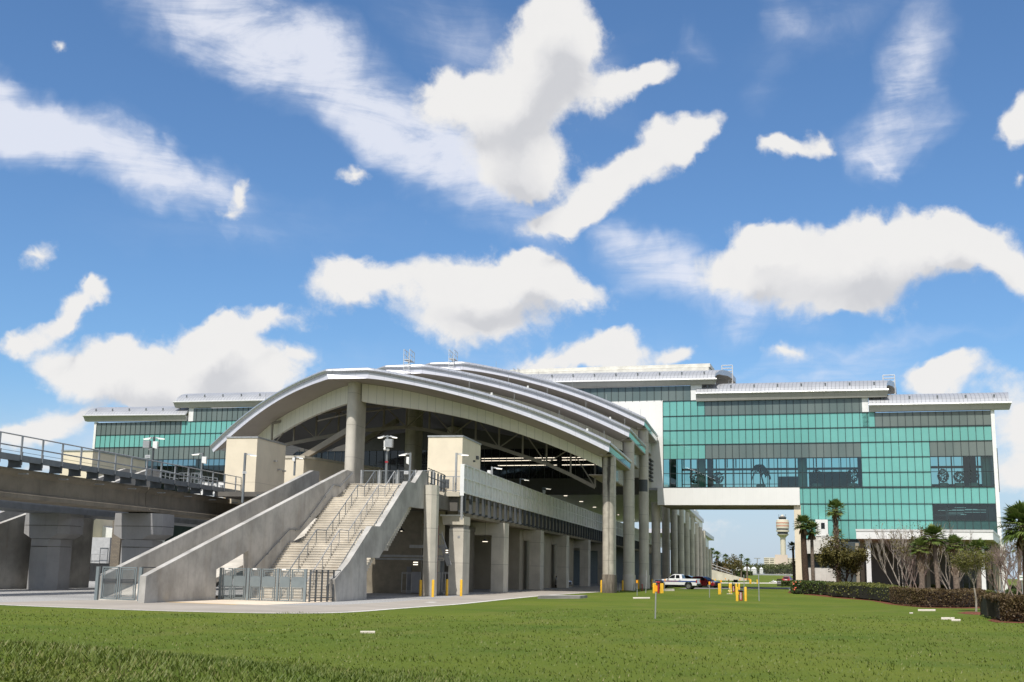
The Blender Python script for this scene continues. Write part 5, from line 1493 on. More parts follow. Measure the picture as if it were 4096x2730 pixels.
# walkway: brackets, deck, toe plate, posts and rails
xo = -52.0
zd = 9.62
m = MB(); m.box(xo - 1.0, 40, zd - .06, xo - .04, 150, zd + .02); m.build('walkway_deck', M['steel_dk'], via)
m = MB(); m.box(xo - .06, 40, zd - .16, xo + .0, 150, zd + .28); m.build('toe_plate', M['steel'], via)
m = MB(); y = 77.78 - 2.62 * 10; posts = []
while y < 128: posts.append(y); y += 2.62
for y in posts:
    m.box(xo - .95, y - .1, zd - .62, xo + .05, y + .1, zd - .5); m.box(xo - .95, y - .05, zd - .5, xo + .05, y + .05, zd - .1); m.box(xo - .95, y - .1, zd - .16, xo + .05, y + .1, zd - .06)
m.build('bracket', M['steel_dk'], via)['kind'] = 'stuff'
m = MB()
for y in posts: m.box(xo - .06, y - .06, zd - .05, xo + .05, y + .06, zd + 1.66)
m.build('post', M['steel_lt'], via)
m = MB()
for z in (zd + .9, zd + 1.7): m.tube([(xo, 40, z), (xo, 128, z - .1)], .05, 8)
m.build('handrail', M['steel_lt'], via, smooth=True)
m = MB(); xi = xo - 3.4
y = 72.0
while y < 128: m.box(xi - .05, y - .05, zd, xi + .05, y + .05, zd + 1.05); y += 2.75
for z in (zd + 1.0, zd + .62): m.tube([(xi, 40, z), (xi, 128, z)], .018, 5)
m.build('inner_cable_fence', M['steel'], via)
m = MB()
y = posts[8] + 1.2
while y < 126:
    m.box(xo - .9, y, zd - 1.0, xo - .2, y + .25, zd - .92); y += 5.24
m.build('cable_clamp', M['steel_lt'], via)['kind'] = 'stuff'
def vpier(x, y, zt, label, w=4.3):
    o = thing('viaduct_pier', label, 'pier', (x, y, 0), 'stepped piers under the viaduct')
    d = 2.9
    def chbox(m, w0, z0, w1, z1, d0=d, ch=.75):
        a = [(-w0 / 2, 0), (w0 / 2 - ch, 0), (w0 / 2, ch), (w0 / 2, d0), (-w0 / 2, d0)]
        c = [(-w1 / 2, 0), (w1 / 2 - ch, 0), (w1 / 2, ch), (w1 / 2, d0), (-w1 / 2, d0)]
        n = 5; vs = [(x + p, y + q, z0) for p, q in a] + [(x + p, y + q, z1) for p, q in c]
        m.add(vs, [tuple(range(n))[::-1], tuple(range(n, 2 * n))] + [(i, (i + 1) % n, n + (i + 1) % n, n + i) for i in range(n)])
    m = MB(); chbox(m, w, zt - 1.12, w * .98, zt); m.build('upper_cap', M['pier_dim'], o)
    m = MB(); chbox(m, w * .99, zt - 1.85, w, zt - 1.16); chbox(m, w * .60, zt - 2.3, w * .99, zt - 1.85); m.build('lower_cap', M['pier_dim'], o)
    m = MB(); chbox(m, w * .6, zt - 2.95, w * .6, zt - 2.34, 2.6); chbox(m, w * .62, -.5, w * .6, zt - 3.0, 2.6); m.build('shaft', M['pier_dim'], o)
    m = MB(); chbox(m, w * .57, zt - 3.02, w * .57, zt - 2.94, 2.5); chbox(m, w * .94, zt - 1.17, w * .94, zt - 1.11, 2.7); m.build('joint', M['conc_dark'], o)
    m = MB()
    for k in (-.6, .6): m.box(x + k - .45, y + .4, zt, x + k + .45, y + 1.4, zt + .12)
    m.build('bearing', M['black'], o)
    return o
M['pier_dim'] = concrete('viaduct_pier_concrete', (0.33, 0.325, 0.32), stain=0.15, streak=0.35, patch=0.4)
pc = AY(180, 2100, 97.0)
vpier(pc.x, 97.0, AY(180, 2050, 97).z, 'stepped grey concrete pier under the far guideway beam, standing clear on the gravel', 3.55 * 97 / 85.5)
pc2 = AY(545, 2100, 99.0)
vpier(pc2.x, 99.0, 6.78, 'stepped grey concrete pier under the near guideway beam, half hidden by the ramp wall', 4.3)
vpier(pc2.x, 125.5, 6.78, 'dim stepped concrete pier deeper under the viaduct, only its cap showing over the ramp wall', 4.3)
# twin ramp of the far platform
XF = -64.5
fr = thing('far_ramp', 'second sloping ramp with twin parapets beyond the viaduct, mostly in its shade', 'ramp', (XF, 120, 0))
top = onx([(-60, 2118.5), (605, 1875.5), (648, 1880.5)], XF)
P = top + [Vector((XF, top[2].y, top[2].z - 1.7)), Vector((XF, AX(366, 2200, XF).y, 7.0)), Vector((XF, AX(366, 2200, XF).y, -.02)), Vector((XF, top[0].y, -.02))]
m = MB(); solid_plate(m, P, (-.45, 0, 0)); m.build('parapet', M['conc_cap'], fr)
XF2 = XF - 4.0
top = onx([(-60, 2074), (504, 1875.5), (545, 1881)], XF2)
P = top + [Vector((XF2, top[2].y, top[2].z - 1.9)), Vector((XF2, AX(250, 2200, XF2).y, 4.0)), Vector((XF2, top[0].y, 4.0))]
m = MB(); solid_plate(m, P, (-.45, 0, 0)); m.build('parapet', M['conc_cap'], fr)
# far platform fences and rails seen through the walkway railing
ff = thing('far_platform_railing', 'cluster of grey platform railings beyond the viaduct walkway, before the glass front', 'railing', (-58, 125, 10))
m = MB()
yq = 131
for (u0, u1, v0, v1) in ((646, 716, 1881, 1897), (716, 800, 1893, 1893), (752, 810, 1892, 1900), (800, 870, 1905, 1914)):
    a, b_ = AY(u0, v0, yq), AY(u1, v1, yq)
    for k in (0, .5, 1.0): m.beam((a.x, yq, a.z - 1.2 * k), (b_.x, yq, b_.z - 1.2 * k), .09, .09)
    for k in range(5):
        x = a.x + (b_.x - a.x) * k / 4; z = a.z + (b_.z - a.z) * k / 4; m.box(x - .05, yq - .05, z - 1.9, x + .05, yq + .05, z)
m.build('bars', M['steel'], ff)
a = AY(770, 1935, 134); b_ = AY(905, 1955, 134)
wb = thing('white_equipment_cabinets', 'row of low white cabinets on the far platform, behind the viaduct railing', 'cabinet', (a.x, 134, 8))
m = MB()
for k in range(4): w = (b_.x - a.x) / 4; m.box(a.x + w * k + .05, 134, a.z - 2, a.x + w * (k + 1) - .05, 136, a.z + .15 * (k % 2))
m.build('body', M['white_plain'], wb)
m = MB()
for k in range(4):
    w = (b_.x - a.x) / 4
    for j in range(4): m.box(a.x + w * k + .3, 133.95, a.z - .3 - .2 * j, a.x + w * (k + 1) - .3, 134, a.z - .2 - .2 * j)
m.build('vent_slots', M['steel_lt'], wb)
# utility building seen through the gap between the piers
u_y = 150
a = AY(350, 2150, u_y); b_ = AY(441, 2150, u_y); zb_ = AY(400, 2254, u_y).z
ub = thing('utility_building', 'flat grey utility building with a plain door, glimpsed between the viaduct piers', 'building', (a.x, u_y, 0))
m = MB(); m.box(a.x - 3, u_y, zb_, b_.x, u_y + 6, a.z); m.build('walls', plain('pale_grey_cladding', (.42, .42, .42), .6), ub)
m = MB(); m.box(a.x - 3, u_y + .05, 0, b_.x + 2, u_y + 6, zb_); m.build('plinth', M['black'], ub)
d0, d1 = AY(404, 2195, u_y), AY(428, 2254, u_y)
m = MB(); m.box(d0.x, u_y - .06, zb_, d1.x, u_y - .005, d0.z); m.build('door', plain('grey_door', (.36, .36, .365), .5), ub)
m = MB()
for x_ in (d0.x - .06, d1.x): m.box(x_, u_y - .1, zb_, x_ + .06, u_y - .005, d0.z + .06)
m.box(d0.x - .06, u_y - .1, d0.z, d1.x + .06, u_y - .005, d0.z + .1); m.build('door_frame', M['steel_dk'], ub)
m = MB(); c = AY(385, 2243, u_y - .6); 
for k in (0, 1): m.tube([(a.x + k * 1.2, u_y - .6, zb_), (a.x + k * 1.2, u_y - .6, zb_ + 1.2), (a.x + 1.1 + k * 2, u_y - .6, zb_ + 1.2)], .05, 6)
m.build('railing', M['steel_lt'], ub)
a = AY(330, 2100, 190); b_ = AY(460, 2152, 190)
wt = thing('white_tent', 'sunlit white tent roof showing above the grey utility building', 'tent', (a.x + 4, 190, 0))
m = MB(); m.add([(a.x, 190, b_.z - 6), (b_.x + 2, 190, b_.z - 6), (b_.x + 2, 190, b_.z + .6), ((a.x + b_.x) / 2, 190, a.z), (a.x, 190, a.z - .8), (a.x, 204, b_.z - 6), (b_.x + 2, 204, b_.z - 6), (b_.x + 2, 204, b_.z + .6), ((a.x + b_.x) / 2, 204, a.z), (a.x, 204, a.z - .8)],
      [(0, 1, 2, 3, 4), (9, 8, 7, 6, 5), (3, 2, 7, 8), (4, 3, 8, 9), (0, 4, 9, 5), (2, 1, 6, 7)]); m.build('fabric', M['white_plain'], wt)
# brick stair tower between piers
bt = thing('brick_wall', 'narrow brown block wall between the grey utility building and the near viaduct pier', 'wall', (-55, 135, 0))
m = MB(); a = AY(447, 2150, 135); b_ = AY(482, 2150, 135); m.box(a.x, 135, 0, b_.x, 136, 7.5)
def blockmat():
    mm, t, b = newmat('brown_blockwork'); p = t.pos()
    br_ = t.new('ShaderNodeTexBrick'); mp = t.new('ShaderNodeMapping'); t.link(p, mp.inputs[0]); mp.inputs[2].default_value = (R(90), 0, 0); t.link(mp.outputs[0], br_.inputs[0])
    br_.inputs['Color1'].default_value = (.2, .165, .12, 1); br_.inputs['Color2'].default_value = (.15, .125, .095, 1); br_.inputs['Mortar'].default_value = (.1, .09, .08, 1); br_.inputs['Scale'].default_value = 1.4
    setb(t, b, br_.outputs[0], .9); return mm
m.build('masonry', blockmat(), bt)

# ------------------------------------------------------------------ rooms under the platform
rm = thing('beige_room', 'beige rendered plant room under the platform, between the shaded piers', 'building', (-33, 150, 0))
qa = AX(2076, 2366, -29.2)
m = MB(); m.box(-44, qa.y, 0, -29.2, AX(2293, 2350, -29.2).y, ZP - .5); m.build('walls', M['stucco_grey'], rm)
m = MB()
for f in (.35, .7): y_ = qa.y + 40 * f; m.box(-29.2, y_, .35, -29.12, y_ + .5, .6)
m.build('vent', M['black'], rm)
rm2 = thing('plant_room', 'dark flat roofed plant room set back behind the first two piers', 'building', (-33, 122, 0))
zr = AX(1930, 2192, -29.6).z
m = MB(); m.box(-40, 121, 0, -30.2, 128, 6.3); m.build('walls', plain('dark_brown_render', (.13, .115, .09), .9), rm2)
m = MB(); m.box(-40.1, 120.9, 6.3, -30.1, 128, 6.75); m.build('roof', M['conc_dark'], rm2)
rw = thing('service_wall', 'grey beige service wall behind the flared pier, under the platform', 'wall', (-31, 114, 0))
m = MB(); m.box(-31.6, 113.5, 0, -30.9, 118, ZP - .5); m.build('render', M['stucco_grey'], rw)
bwl = thing('under_station_wall', 'long dark back wall closing the space under the station', 'wall', (-46, 200, 0))
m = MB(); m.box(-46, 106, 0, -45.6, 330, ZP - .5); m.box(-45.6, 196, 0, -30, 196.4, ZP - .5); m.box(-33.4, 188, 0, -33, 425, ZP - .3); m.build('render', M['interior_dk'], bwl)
# steel stair and mezzanine seen between stringer and flared pier
ms = thing('steel_stair', 'grey steel service stair with landings in the shade under the platform', 'stair', (-33, 106, 0))
yM = 108.5
def pm(u, v): return AY(u, v, yM)
m = MB()
for (u0, u1, v0, v1) in ((1500, 1782, 2219, 2232), (1500, 1774, 2232, 2243), (1638, 1772, 2180, 2194)):
    a, b_ = pm(u0, v0), pm(u1, v1); m.box(a.x, yM, b_.z, b_.x, yM + .3, a.z)
m.build('landing_beam', M['steel_lt'], ms)
m = MB(); a, b_ = pm(1770, 2180), pm(1797, 2262); m.beam(a, b_, .12, .45); a2, b2 = pm(1768, 2150), pm(1797, 2225)
m.tube([pm(1752, 2137.5), pm(1768, 2139), b2], .05, 6); m.tube([a2 + Vector((0, 0, .5)), a2 - Vector((0, 0, .8))], .04, 5)
m.build('stair_flight', M['steel_lt'], ms)
m = MB(); a = pm(1765, 2245); b_ = pm(1768, 2378)
m.box(a.x - .12, yM + .1, 0, a.x + .12, yM + .3, a.z); m.box(a.x + .16, yM + .1, 0, a.x + .24, yM + .2, a.z)
m.build('post', M['steel'], ms)
m = MB()
for (u0, u1) in ((1737, 1762), (1772, 1796), (1612, 1648)):
    a, b_ = pm(u0, 2290), pm(u1, 2370)
    for z in (a.z, a.z - .12, b_.z, b_.z + .12): m.beam((a.x, yM - .3, z), (b_.x, yM - .3, z), .05, .05)
    for x_ in (a.x, (a.x + b_.x) / 2, b_.x): m.box(x_ - .03, yM - .33, b_.z, x_ + .03, yM - .27, a.z)
m.build('cage_fence', M['steel_lt'], ms)
bw = thing('stair_core', 'dark beige wall with grey doors under the stair head', 'wall', (-36, 112, 0))
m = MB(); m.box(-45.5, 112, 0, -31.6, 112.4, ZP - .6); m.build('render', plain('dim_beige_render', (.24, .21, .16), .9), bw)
m = MB(); a, b_ = AY(1627, 2267, 111.9), AY(1642, 2370, 111.9); m.box(a.x, 111.9, 0, b_.x, 111.99, a.z); m.build('door', plain('steel_door', (.2, .2, .21), .5), bw)
m = MB(); a, b_ = AY(1648, 2288, 111.8), AY(1680, 2370, 111.8); m.box(a.x, 111.8, 0.1, b_.x, 111.95, a.z); m.build('panel_board', plain('pale_board', (.33, .33, .35), .5), bw)
rp_ = thing('fire_pipe', 'dark red vertical fire main beside the steel stair', 'pipe', (-31, 107, 0))
m = MB(); a = AY(1752, 2100, 107.5); m.tube([(a.x - 1.4, 107.5, a.z), (a.x - .1, 107.5, a.z), (a.x, 107.5, a.z - .12), (a.x - .02, 107.5, .5)], .1, 8); m.build('pipe', plain('dark_red', (.13, .012, .014), .5), rp_)
def lightfix(u, v, y, label, n=2, w=.5, nm='bulkhead_light'):
    p = AY(u, v, y); o = thing(nm, label, 'lamp', tuple(p), 'lit lamps in the shade under the station'); m = MB()
    for k in range(n): m.box(p.x - w / 2, y, p.z + k * .2, p.x + w / 2, y + .08, p.z + k * .2 + .08)
    m.build('tube', M['tube'], o); m = MB(); m.box(p.x - w / 2 - .05, y + .09, p.z - .05, p.x + w / 2 + .05, y + .15, p.z + .2 * n); m.build('housing', M['steel_dk'], o)
lightfix(1661.5, 2261, 107, 'twin tube lamp glowing under the stair landing', 2, .42)
lightfix(1787, 2213, 107, 'small twin tube lamp glowing behind the flared pier', 2, .2)
lightfix(1733, 2203, 107, 'small single lamp glowing above the steel landing', 1, .16)
pl = AY(1606, 2120, 106); o = thing('pendant_lamp', 'black pendant lamp hanging under the stair head', 'lamp', (pl.x, pl.y, pl.z)); m = MB()
m.lathe([(.34, pl.z - .1), (.06, pl.z + .12), (.05, pl.z + .2)], (pl.x, 106, 0), 14); m.tube([(pl.x, 106, pl.z + .2), (pl.x, 106, pl.z + 1.3)], .02, 5); m.build('shade', M['black'], o); m = MB(); m.lathe([(.09, pl.z - .14), (.09, pl.z - .1)], (pl.x, 106, 0), 10); m.build('bulb', M['tube'], o)
pl = AY(1940, 2166, 124); o = thing('pendant_lamp', 'lit pendant lamp above the dark plant room roof', 'lamp', (pl.x, pl.y, pl.z)); m = MB()
m.lathe([(.3, pl.z), (.08, pl.z + .22)], (pl.x, 124, 0), 14); m.tube([(pl.x, 124, pl.z + .2), (pl.x, 124, ZP - .5)], .02, 5); m.build('shade', M['black'], o); m = MB(); m.lathe([(.28, pl.z - .06), (.28, pl.z - .01)], (pl.x, 124, 0), 12); m.build('bulb', M['tube'], o)
# ------------------------------------------------------------------ lamp posts on the platform
def lamp_post(u, vb, vt, y, head, label, extras=(), w=.17, group='grey platform lamp posts', mt='steel'):
    b_ = AY(u, vb, y); zt = AY(u, vt, y).z; x = b_.x
    o = thing('lamp_post', label, 'lamp', (x, y, b_.z), group)
    m = MB(); m.box(x - w / 2, y - w / 2, b_.z - .6, x + w / 2, y + w / 2, zt); m.build('pole', M[mt], o)
    for sx in head:
        m = MB(); s_ = 1 if sx > 0 else -1; L = abs(sx)
        m.box(min(x, x + s_ * .35), y - .03, zt - .16, max(x, x + s_ * .35), y + .03, zt - .06); h = m.build('arm', M['steel_lt'], o)
        m = MB(); a = x + s_ * .3; e = x + s_ * L
        m.hexa([(a, y - .13, zt - .18), (e, y - .1, zt - .26), (e, y + .1, zt - .26), (a, y + .13, zt - .18), (a, y - .13, zt - .04), (e, y - .08, zt - .2), (e, y + .08, zt - .2), (a, y + .13, zt - .04)])
        h = m.build('lamp_head', M['eave_trim'], o)
        m = MB(); a = x + s_ * .5; e = x + s_ * (L - .06)
        m.hexa([(a, y - .1, zt - .245), (e, y - .08, zt - .285), (e, y + .08, zt - .285), (a, y + .1, zt - .245), (a, y - .1, zt - .21), (e, y - .08, zt - .25), (e, y + .08, zt - .25), (a, y + .1, zt - .21)])
        m.build('lens', M['lampglow'], h)
    for ex in extras:
        kind, u0, v0, u1, v1 = ex; a, c = AY(u0, v0, y - .1), AY(u1, v1, y - .1); m = MB()
        x0, x1 = min(a.x, c.x), max(a.x, c.x); z0_, z1_ = min(a.z, c.z), max(a.z, c.z)
        if kind == 'box': m.box(x0, y - .5, z0_, x1, y - .05, z1_); m.build('cabinet', M['steel_lt'], o)
        if kind == 'white': m.hexa([(x0, y - .25, z0_ + .12), (x1, y - .2, z0_), (x1, y + .1, z0_), (x0, y + .1, z0_ + .12), (x0, y - .25, z1_), (x1, y - .2, z1_), (x1, y + .1, z1_), (x0, y + .1, z1_)]); m.build('antenna', M['white_plain'], o, bevel=.03)
        if kind == 'sign':
            m.box(x0, y - .16, z0_, x1, y - .12, z1_); sg = m.build('sign', M['eave_trim'], o); m = MB(); m.box(x0 + .06, y - .17, z0_ + .06, x1 - .06, y - .161, z1_ - .06); m.build('sign_face', M['steel_lt'], sg)
        if kind == 'dome': m.lathe([(.02, z0_), (.13, z0_ + .06), (.15, z0_ + .18), (.1, z0_ + .26)], ((x0 + x1) / 2, y - .15, 0), 12); m.build('camera', M['white_plain'], o, smooth=True)
        if kind == 'red': m.box(x - .12, y - .12, z0_, x + .12, y + .12, z1_); m.build('red_band', M['red'], o)
    return o
lamp_post(1543.5, 1938, 1742, 106.5, (-.95, .95), 'tall double headed lamp post at the stair head, with a grey cabinet and red band',
          (('box', 1545, 1758.5, 1572, 1791), ('white', 1537, 1763.5, 1544, 1795), ('dome', 1536, 1795, 1545, 1803), ('dome', 1548, 1798, 1556, 1806), ('red', 1540, 1845, 1546, 1852)))
lamp_post(1638, 1945, 1811.5, 107.5, (-1.15,), 'single lamp post right of the stair head, with a small sign and white antenna', (('white', 1627, 1829.5, 1636.5, 1860), ('sign', 1617, 1886, 1634, 1897.5)))
lamp_post(971.5, 1985, 1813, 99, (1.1,), 'single lamp post in front of the left cream tower, arm to the right', (('sign', 971, 1887, 986, 1895.5),))
lamp_post(1822, 1972, 1812.5, 109.6, (1.2,), 'single lamp post in front of the right cream tower, by the platform railing', (), mt='steel_lt')
lamp_post(1966.5, 1960, 1868, 128, (1.15,), 'lamp post half hidden by the pale barrier, with a white box at its foot', (('white', 1950, 1883, 1963, 1897),), mt='steel_lt')
lamp_post(2080, 1990, 1914, 146, (1.15,), 'lamp post behind the pale barrier, second from its near end', (), mt='steel')
lamp_post(2170.5, 2010, 1950, 166, (1.2,), 'lamp post behind the pale barrier, third from its near end', (('white', 2171, 1961, 2180, 1985),), mt='steel')
for u, v, y, w in ((2262, 1985, 186, .55), (2324.5, 2008, 200, .6), (2378, 2030.5, 222, .6), (2473, 2061, 250, .3), (2535, 2081, 280, .5)):
    lightfix(u, v, y, 'small lit lamp hanging in the dark behind the pale barrier', 1, w, 'hanging_lamp')
lamp_post(605, 1915, 1748, 118, (-1.25, 1.25), 'double headed lamp post beyond the viaduct railing, with a grey cabinet and white antenna', (('box', 580, 1764, 603, 1793), ('white', 614, 1767, 629, 1797), ('dome', 594, 1793, 603, 1803), ('sign', 582, 1821, 601, 1833)), mt='steel_dk')
lamp_post(804, 1910, 1812, 131, (-1.35,), 'single lamp post beyond the viaduct railing, against the dark teal glass', (('white', 810, 1828, 825, 1857),))
lamp_post(1178, 1880, 1826, 118, (.9,), 'short single lamp post showing over the ramp wall, left of the round column', (('white', 1171, 1832, 1180, 1848),))
# ------------------------------------------------------------------ vegetation
M['palm_leaf'] = leafmat('palm_fan_leaf', (0.034, 0.066, 0.014), (0.115, 0.165, 0.034), (0.30, 0.32, 0.11), 0.8, 0.45, 0.2)
M['palm_dead'] = leafmat('dry_palm_leaf', (0.10, 0.06, 0.03), (0.26, 0.18, 0.09), None, 1.5, 0.8, 0.1)
M['hedge_green'] = leafmat('hedge_green_leaf', (0.022, 0.042, 0.010), (0.070, 0.105, 0.020), (0.13, 0.155, 0.035), 1.2, 0.5, 0.15)
M['hedge_yellow'] = leafmat('hedge_yellow_green_leaf', (0.045, 0.062, 0.012), (0.115, 0.125, 0.025), (0.21, 0.20, 0.045), 1.2, 0.5, 0.15)
M['hedge_brown'] = leafmat('hedge_bronze_leaf', (0.045, 0.026, 0.014), (0.115, 0.075, 0.032), (0.17, 0.135, 0.045), 1.2, 0.55, 0.15)
M['olive_leaf'] = leafmat('olive_leaf', (0.035, 0.036, 0.010), (0.125, 0.108, 0.026), (0.20, 0.165, 0.045), 1.0, 0.55, 0.25)
M['spring_leaf'] = leafmat('spring_leaf', (0.055, 0.062, 0.012), (0.155, 0.150, 0.032), (0.22, 0.195, 0.055), 1.0, 0.55, 0.3)
M['far_leaf'] = leafmat('far_tree_leaf', (0.025, 0.036, 0.016), (0.085, 0.10, 0.036), (0.15, 0.14, 0.06), 0.4, 0.7, 0.15)
M['twig'] = plain('pale_bark', (0.27, 0.235, 0.195), 0.8, var=0.25, vscale=3)
M['twig_pink'] = plain('pinkish_bark', (0.20, 0.15, 0.125), 0.8, var=0.25, vscale=3)
M['bark'] = plain('grey_brown_bark', (0.16, 0.125, 0.095), 0.9, var=0.35, vscale=5, bump=0.5, bscale=14)
M['bark_dark'] = plain('dark_shaggy_bark', (0.060, 0.036, 0.022), 0.95, var=0.5, vscale=6, bump=0.8, bscale=12)
def bootmat():
    m, t, b = newmat('palm_boot_bark'); p = t.pos()
    n = t.noise(t.stretch(p, 5, 5, 2.2), 1.0, 4, 0.7)
    setb(t, b, t.ramp(n, [(0.3, (0.07, 0.045, 0.03)), (0.5, (0.19, 0.145, 0.10)), (0.68, (0.46, 0.38, 0.29))]), 0.9); return m
M['boot'] = bootmat()
M['flower'] = plain('orange_flower', (0.75, 0.13, 0.05), 0.6, var=0.2)

def rnd_unit(r):
    while True:
        v = Vector((r.uniform(-1, 1), r.uniform(-1, 1), r.uniform(-1, 1)))
        if 0.05 < v.length < 1: return v.normalized()
def leafquad(mb, p, n, size, asp, r, tint):
    a = n.orthogonal().normalized(); a = (Matrix.Rotation(r.random() * 6.28, 3, n) @ a); b_ = n.cross(a)
    mb.add([p - a * size * asp * .5, p + b_ * size * .5, p + a * size * asp * .5, p - b_ * size * .5], [(0, 1, 2, 3)], tint)

def fan_palm(base, height, lean, crown_r, label, nf=34, seed=1, trunk='bark', boots=0.0, dead=6, group='fan palms', thick=0.24, name='palm_tree', up_bias=0.25):
    r = random.Random(seed); thick *= 0.68
    base = Vector(base)
    o = thing(name, label, 'palm tree', tuple(base), group)
    top = base + Vector((lean[0], lean[1], height))
    pts = [base + (top - base) * (i / 8) + Vector((lean[0] * .25 * math.sin(PI * i / 8), 0, 0)) for i in range(9)]
    pts[0].z -= .1
    m = MB(); rr = [thick * (1.22 - .34 * (i / 8) + .10 * (i == 0)) for i in range(9)]
    m.tube(pts, rr, 12); m.build('trunk', M[trunk], o, smooth=True)
    if boots > 0:
        m = MB(); nb = int(90 * boots)
        for i in range(nb):
            f = 1 - boots * (i / nb); k = f * 8; j = min(7, int(k)); p = pts[j] + (pts[j + 1] - pts[j]) * (k - j)
            a = i * 2.4; d = Vector((math.cos(a), math.sin(a), 0)); w = thick * .42
            t_ = Vector((-d.y, d.x, 0)) * w; q = p + d * thick * .95; e = p + d * (thick * 1.75) + Vector((0, 0, .55 + .2 * r.random()))
            m.add([q - t_, q + t_, e + t_ * .55, e - t_ * .55, q - t_ * 0.9 - d * .08, q + t_ * .9 - d * .08, e + t_ * .5 - d * .1, e - t_ * .5 - d * .1],
                  [(0, 1, 2, 3), (7, 6, 5, 4), (0, 3, 7, 4), (1, 5, 6, 2), (2, 6, 7, 3)])
        m.build('leaf_bases', M['boot'], o)
    m = MB(); md = MB()
    def frond(direction, L, dry=False):
        mb = md if dry else m
        d = direction.normalized(); side = d.cross(Vector((0, 0, 1)))
        side = side.normalized() if side.length > .05 else Vector((1, 0, 0))
        upv = side.cross(d).normalized()
        pet = L * 0.45; c = top + d * pet + Vector((0, 0, -0.10 * pet * (1 - d.z)))
        mb.tube([top, c], 0.022, 4, cap=False); mb.c = mb.c
        nseg = 15; fan = R(150 if not dry else 70); tone = min(1, max(0, r.gauss(.48, .22)))
        for i in range(nseg):
            a = -fan / 2 + fan * i / (nseg - 1)
            ld = (d * math.cos(a) + side * math.sin(a)).normalized()
            fold = abs(math.sin(a)) * .35
            ln = L * .62 * (1 - .28 * abs(a) / (fan / 2)) * r.uniform(.85, 1.1)
            droop = (.28 if not dry else .7) * r.uniform(.6, 1.5)
            p1 = c + ld * ln * .55 + upv * fold * .12 * ln
            p2 = c + ld * ln - Vector((0, 0, droop * ln * .62)) + upv * fold * .05
            w = ln * .058 + .012
            sv = ld.cross(upv).normalized() * w
            tn = min(1, max(0, tone + r.uniform(-.16, .16)))
            mb.add([c, p1 - sv, p2, p1 + sv], [(0, 1, 2, 3)], tn)
    for i in range(nf):
        z = 1 - 1.55 * (i + .5) / nf + up_bias * .3
        z = max(-.62, min(.97, z)); a = i * 2.39996 + r.uniform(-.2, .2); q = math.sqrt(max(0, 1 - z * z))
        frond(Vector((q * math.cos(a), q * math.sin(a), z)), crown_r * r.uniform(.85, 1.12))
    for i in range(dead):
        a = r.random() * 6.28; frond(Vector((.5 * math.cos(a), .5 * math.sin(a), -.85)), crown_r * r.uniform(.6, .85), True)
    m.c = [0.4 if c is None else c for c in m.c]
    m.build('crown', M['palm_leaf'], o)
    if dead: md.c = [0.4 if c is None else c for c in md.c]; md.build('dead_fronds', M['palm_dead'], o)
    return o
def palm_px(ub, vb, y, uc, vc, rpx, label, **k):
    """stem foot at bearing (ub, vb), crown centre at (uc, vc), both at distance y"""
    b_ = AY(ub, vb, y); b_.z = 0; c = AY(uc, vc, y)
    return fan_palm(b_, c.z, (c.x - b_.x, 0), rpx * y * 1.03 / F_PX, label, **k)
palm_px(3226, 2342, 178, 3212, 2098, 42, 'tall dark trunked fan palm against the pale bridge pier, left of its twin', seed=3, trunk='bark_dark', thick=.62, nf=40, dead=14)
palm_px(3254, 2342, 179, 3246, 2122, 40, 'fan palm with a slimmer brown trunk, close beside the dark trunked one', seed=8, trunk='bark', thick=.36, nf=36, dead=10)
palm_px(3358, 2342, 180, 3341, 2040, 46, 'tallest fan palm, standing alone before the teal glass with a shaggy trunk', seed=5, trunk='bark_dark', thick=.42, nf=34, dead=5, boots=.55)
palm_px(3350, 2342, 188, 3348, 2140, 30, 'small fan palm tucked behind the tallest palm', seed=9, trunk='bark', thick=.3, nf=22, dead=2)
palm_px(3178, 2342, 215, 3172, 2190, 26, 'low fan palm half hidden behind the bridge pier', seed=10, trunk='bark', thick=.3, nf=22, dead=2)
palm_px(3177, 2342, 225, 3178, 2262, 20, 'smaller fan palm farther behind the bridge pier', seed=12, trunk='bark', thick=.3, nf=20, dead=1)
palm_px(3691, 2371, 128, 3681, 2193, 46, 'cabbage palm with criss-cross leaf bases, left of the straight stemmed one', seed=21, trunk='bark', thick=.36, boots=.5, nf=36, dead=4)
palm_px(3758, 2371, 128, 3736, 2150, 54, 'cabbage palm with a smooth straight brown stem and the highest crown of its clump', seed=22, trunk='bark', thick=.30, boots=.10, nf=40, dead=5)
palm_px(3829, 2371, 128, 3816, 2182, 46, 'cabbage palm with pale criss-cross leaf bases, right of the straight stemmed one', seed=23, trunk='bark', thick=.40, boots=.6, nf=36, dead=4)
palm_px(3915, 2371, 133, 3912, 2203, 52, 'broad cabbage palm crown behind the young spring tree', seed=24, trunk='bark', thick=.34, boots=.4, nf=36, dead=3)
palm_px(4108, 2400, 92, 4100, 2108, 104, 'big dark fan palm cut by the right edge of the view', seed=25, trunk='bark_dark', thick=.4, boots=.3, nf=60, dead=10)
palm_px(4075, 2380, 150, 4075, 2195, 34, 'fan palm in shade below the big one at the right edge', seed=26, trunk='bark', thick=.3, nf=26, dead=3)

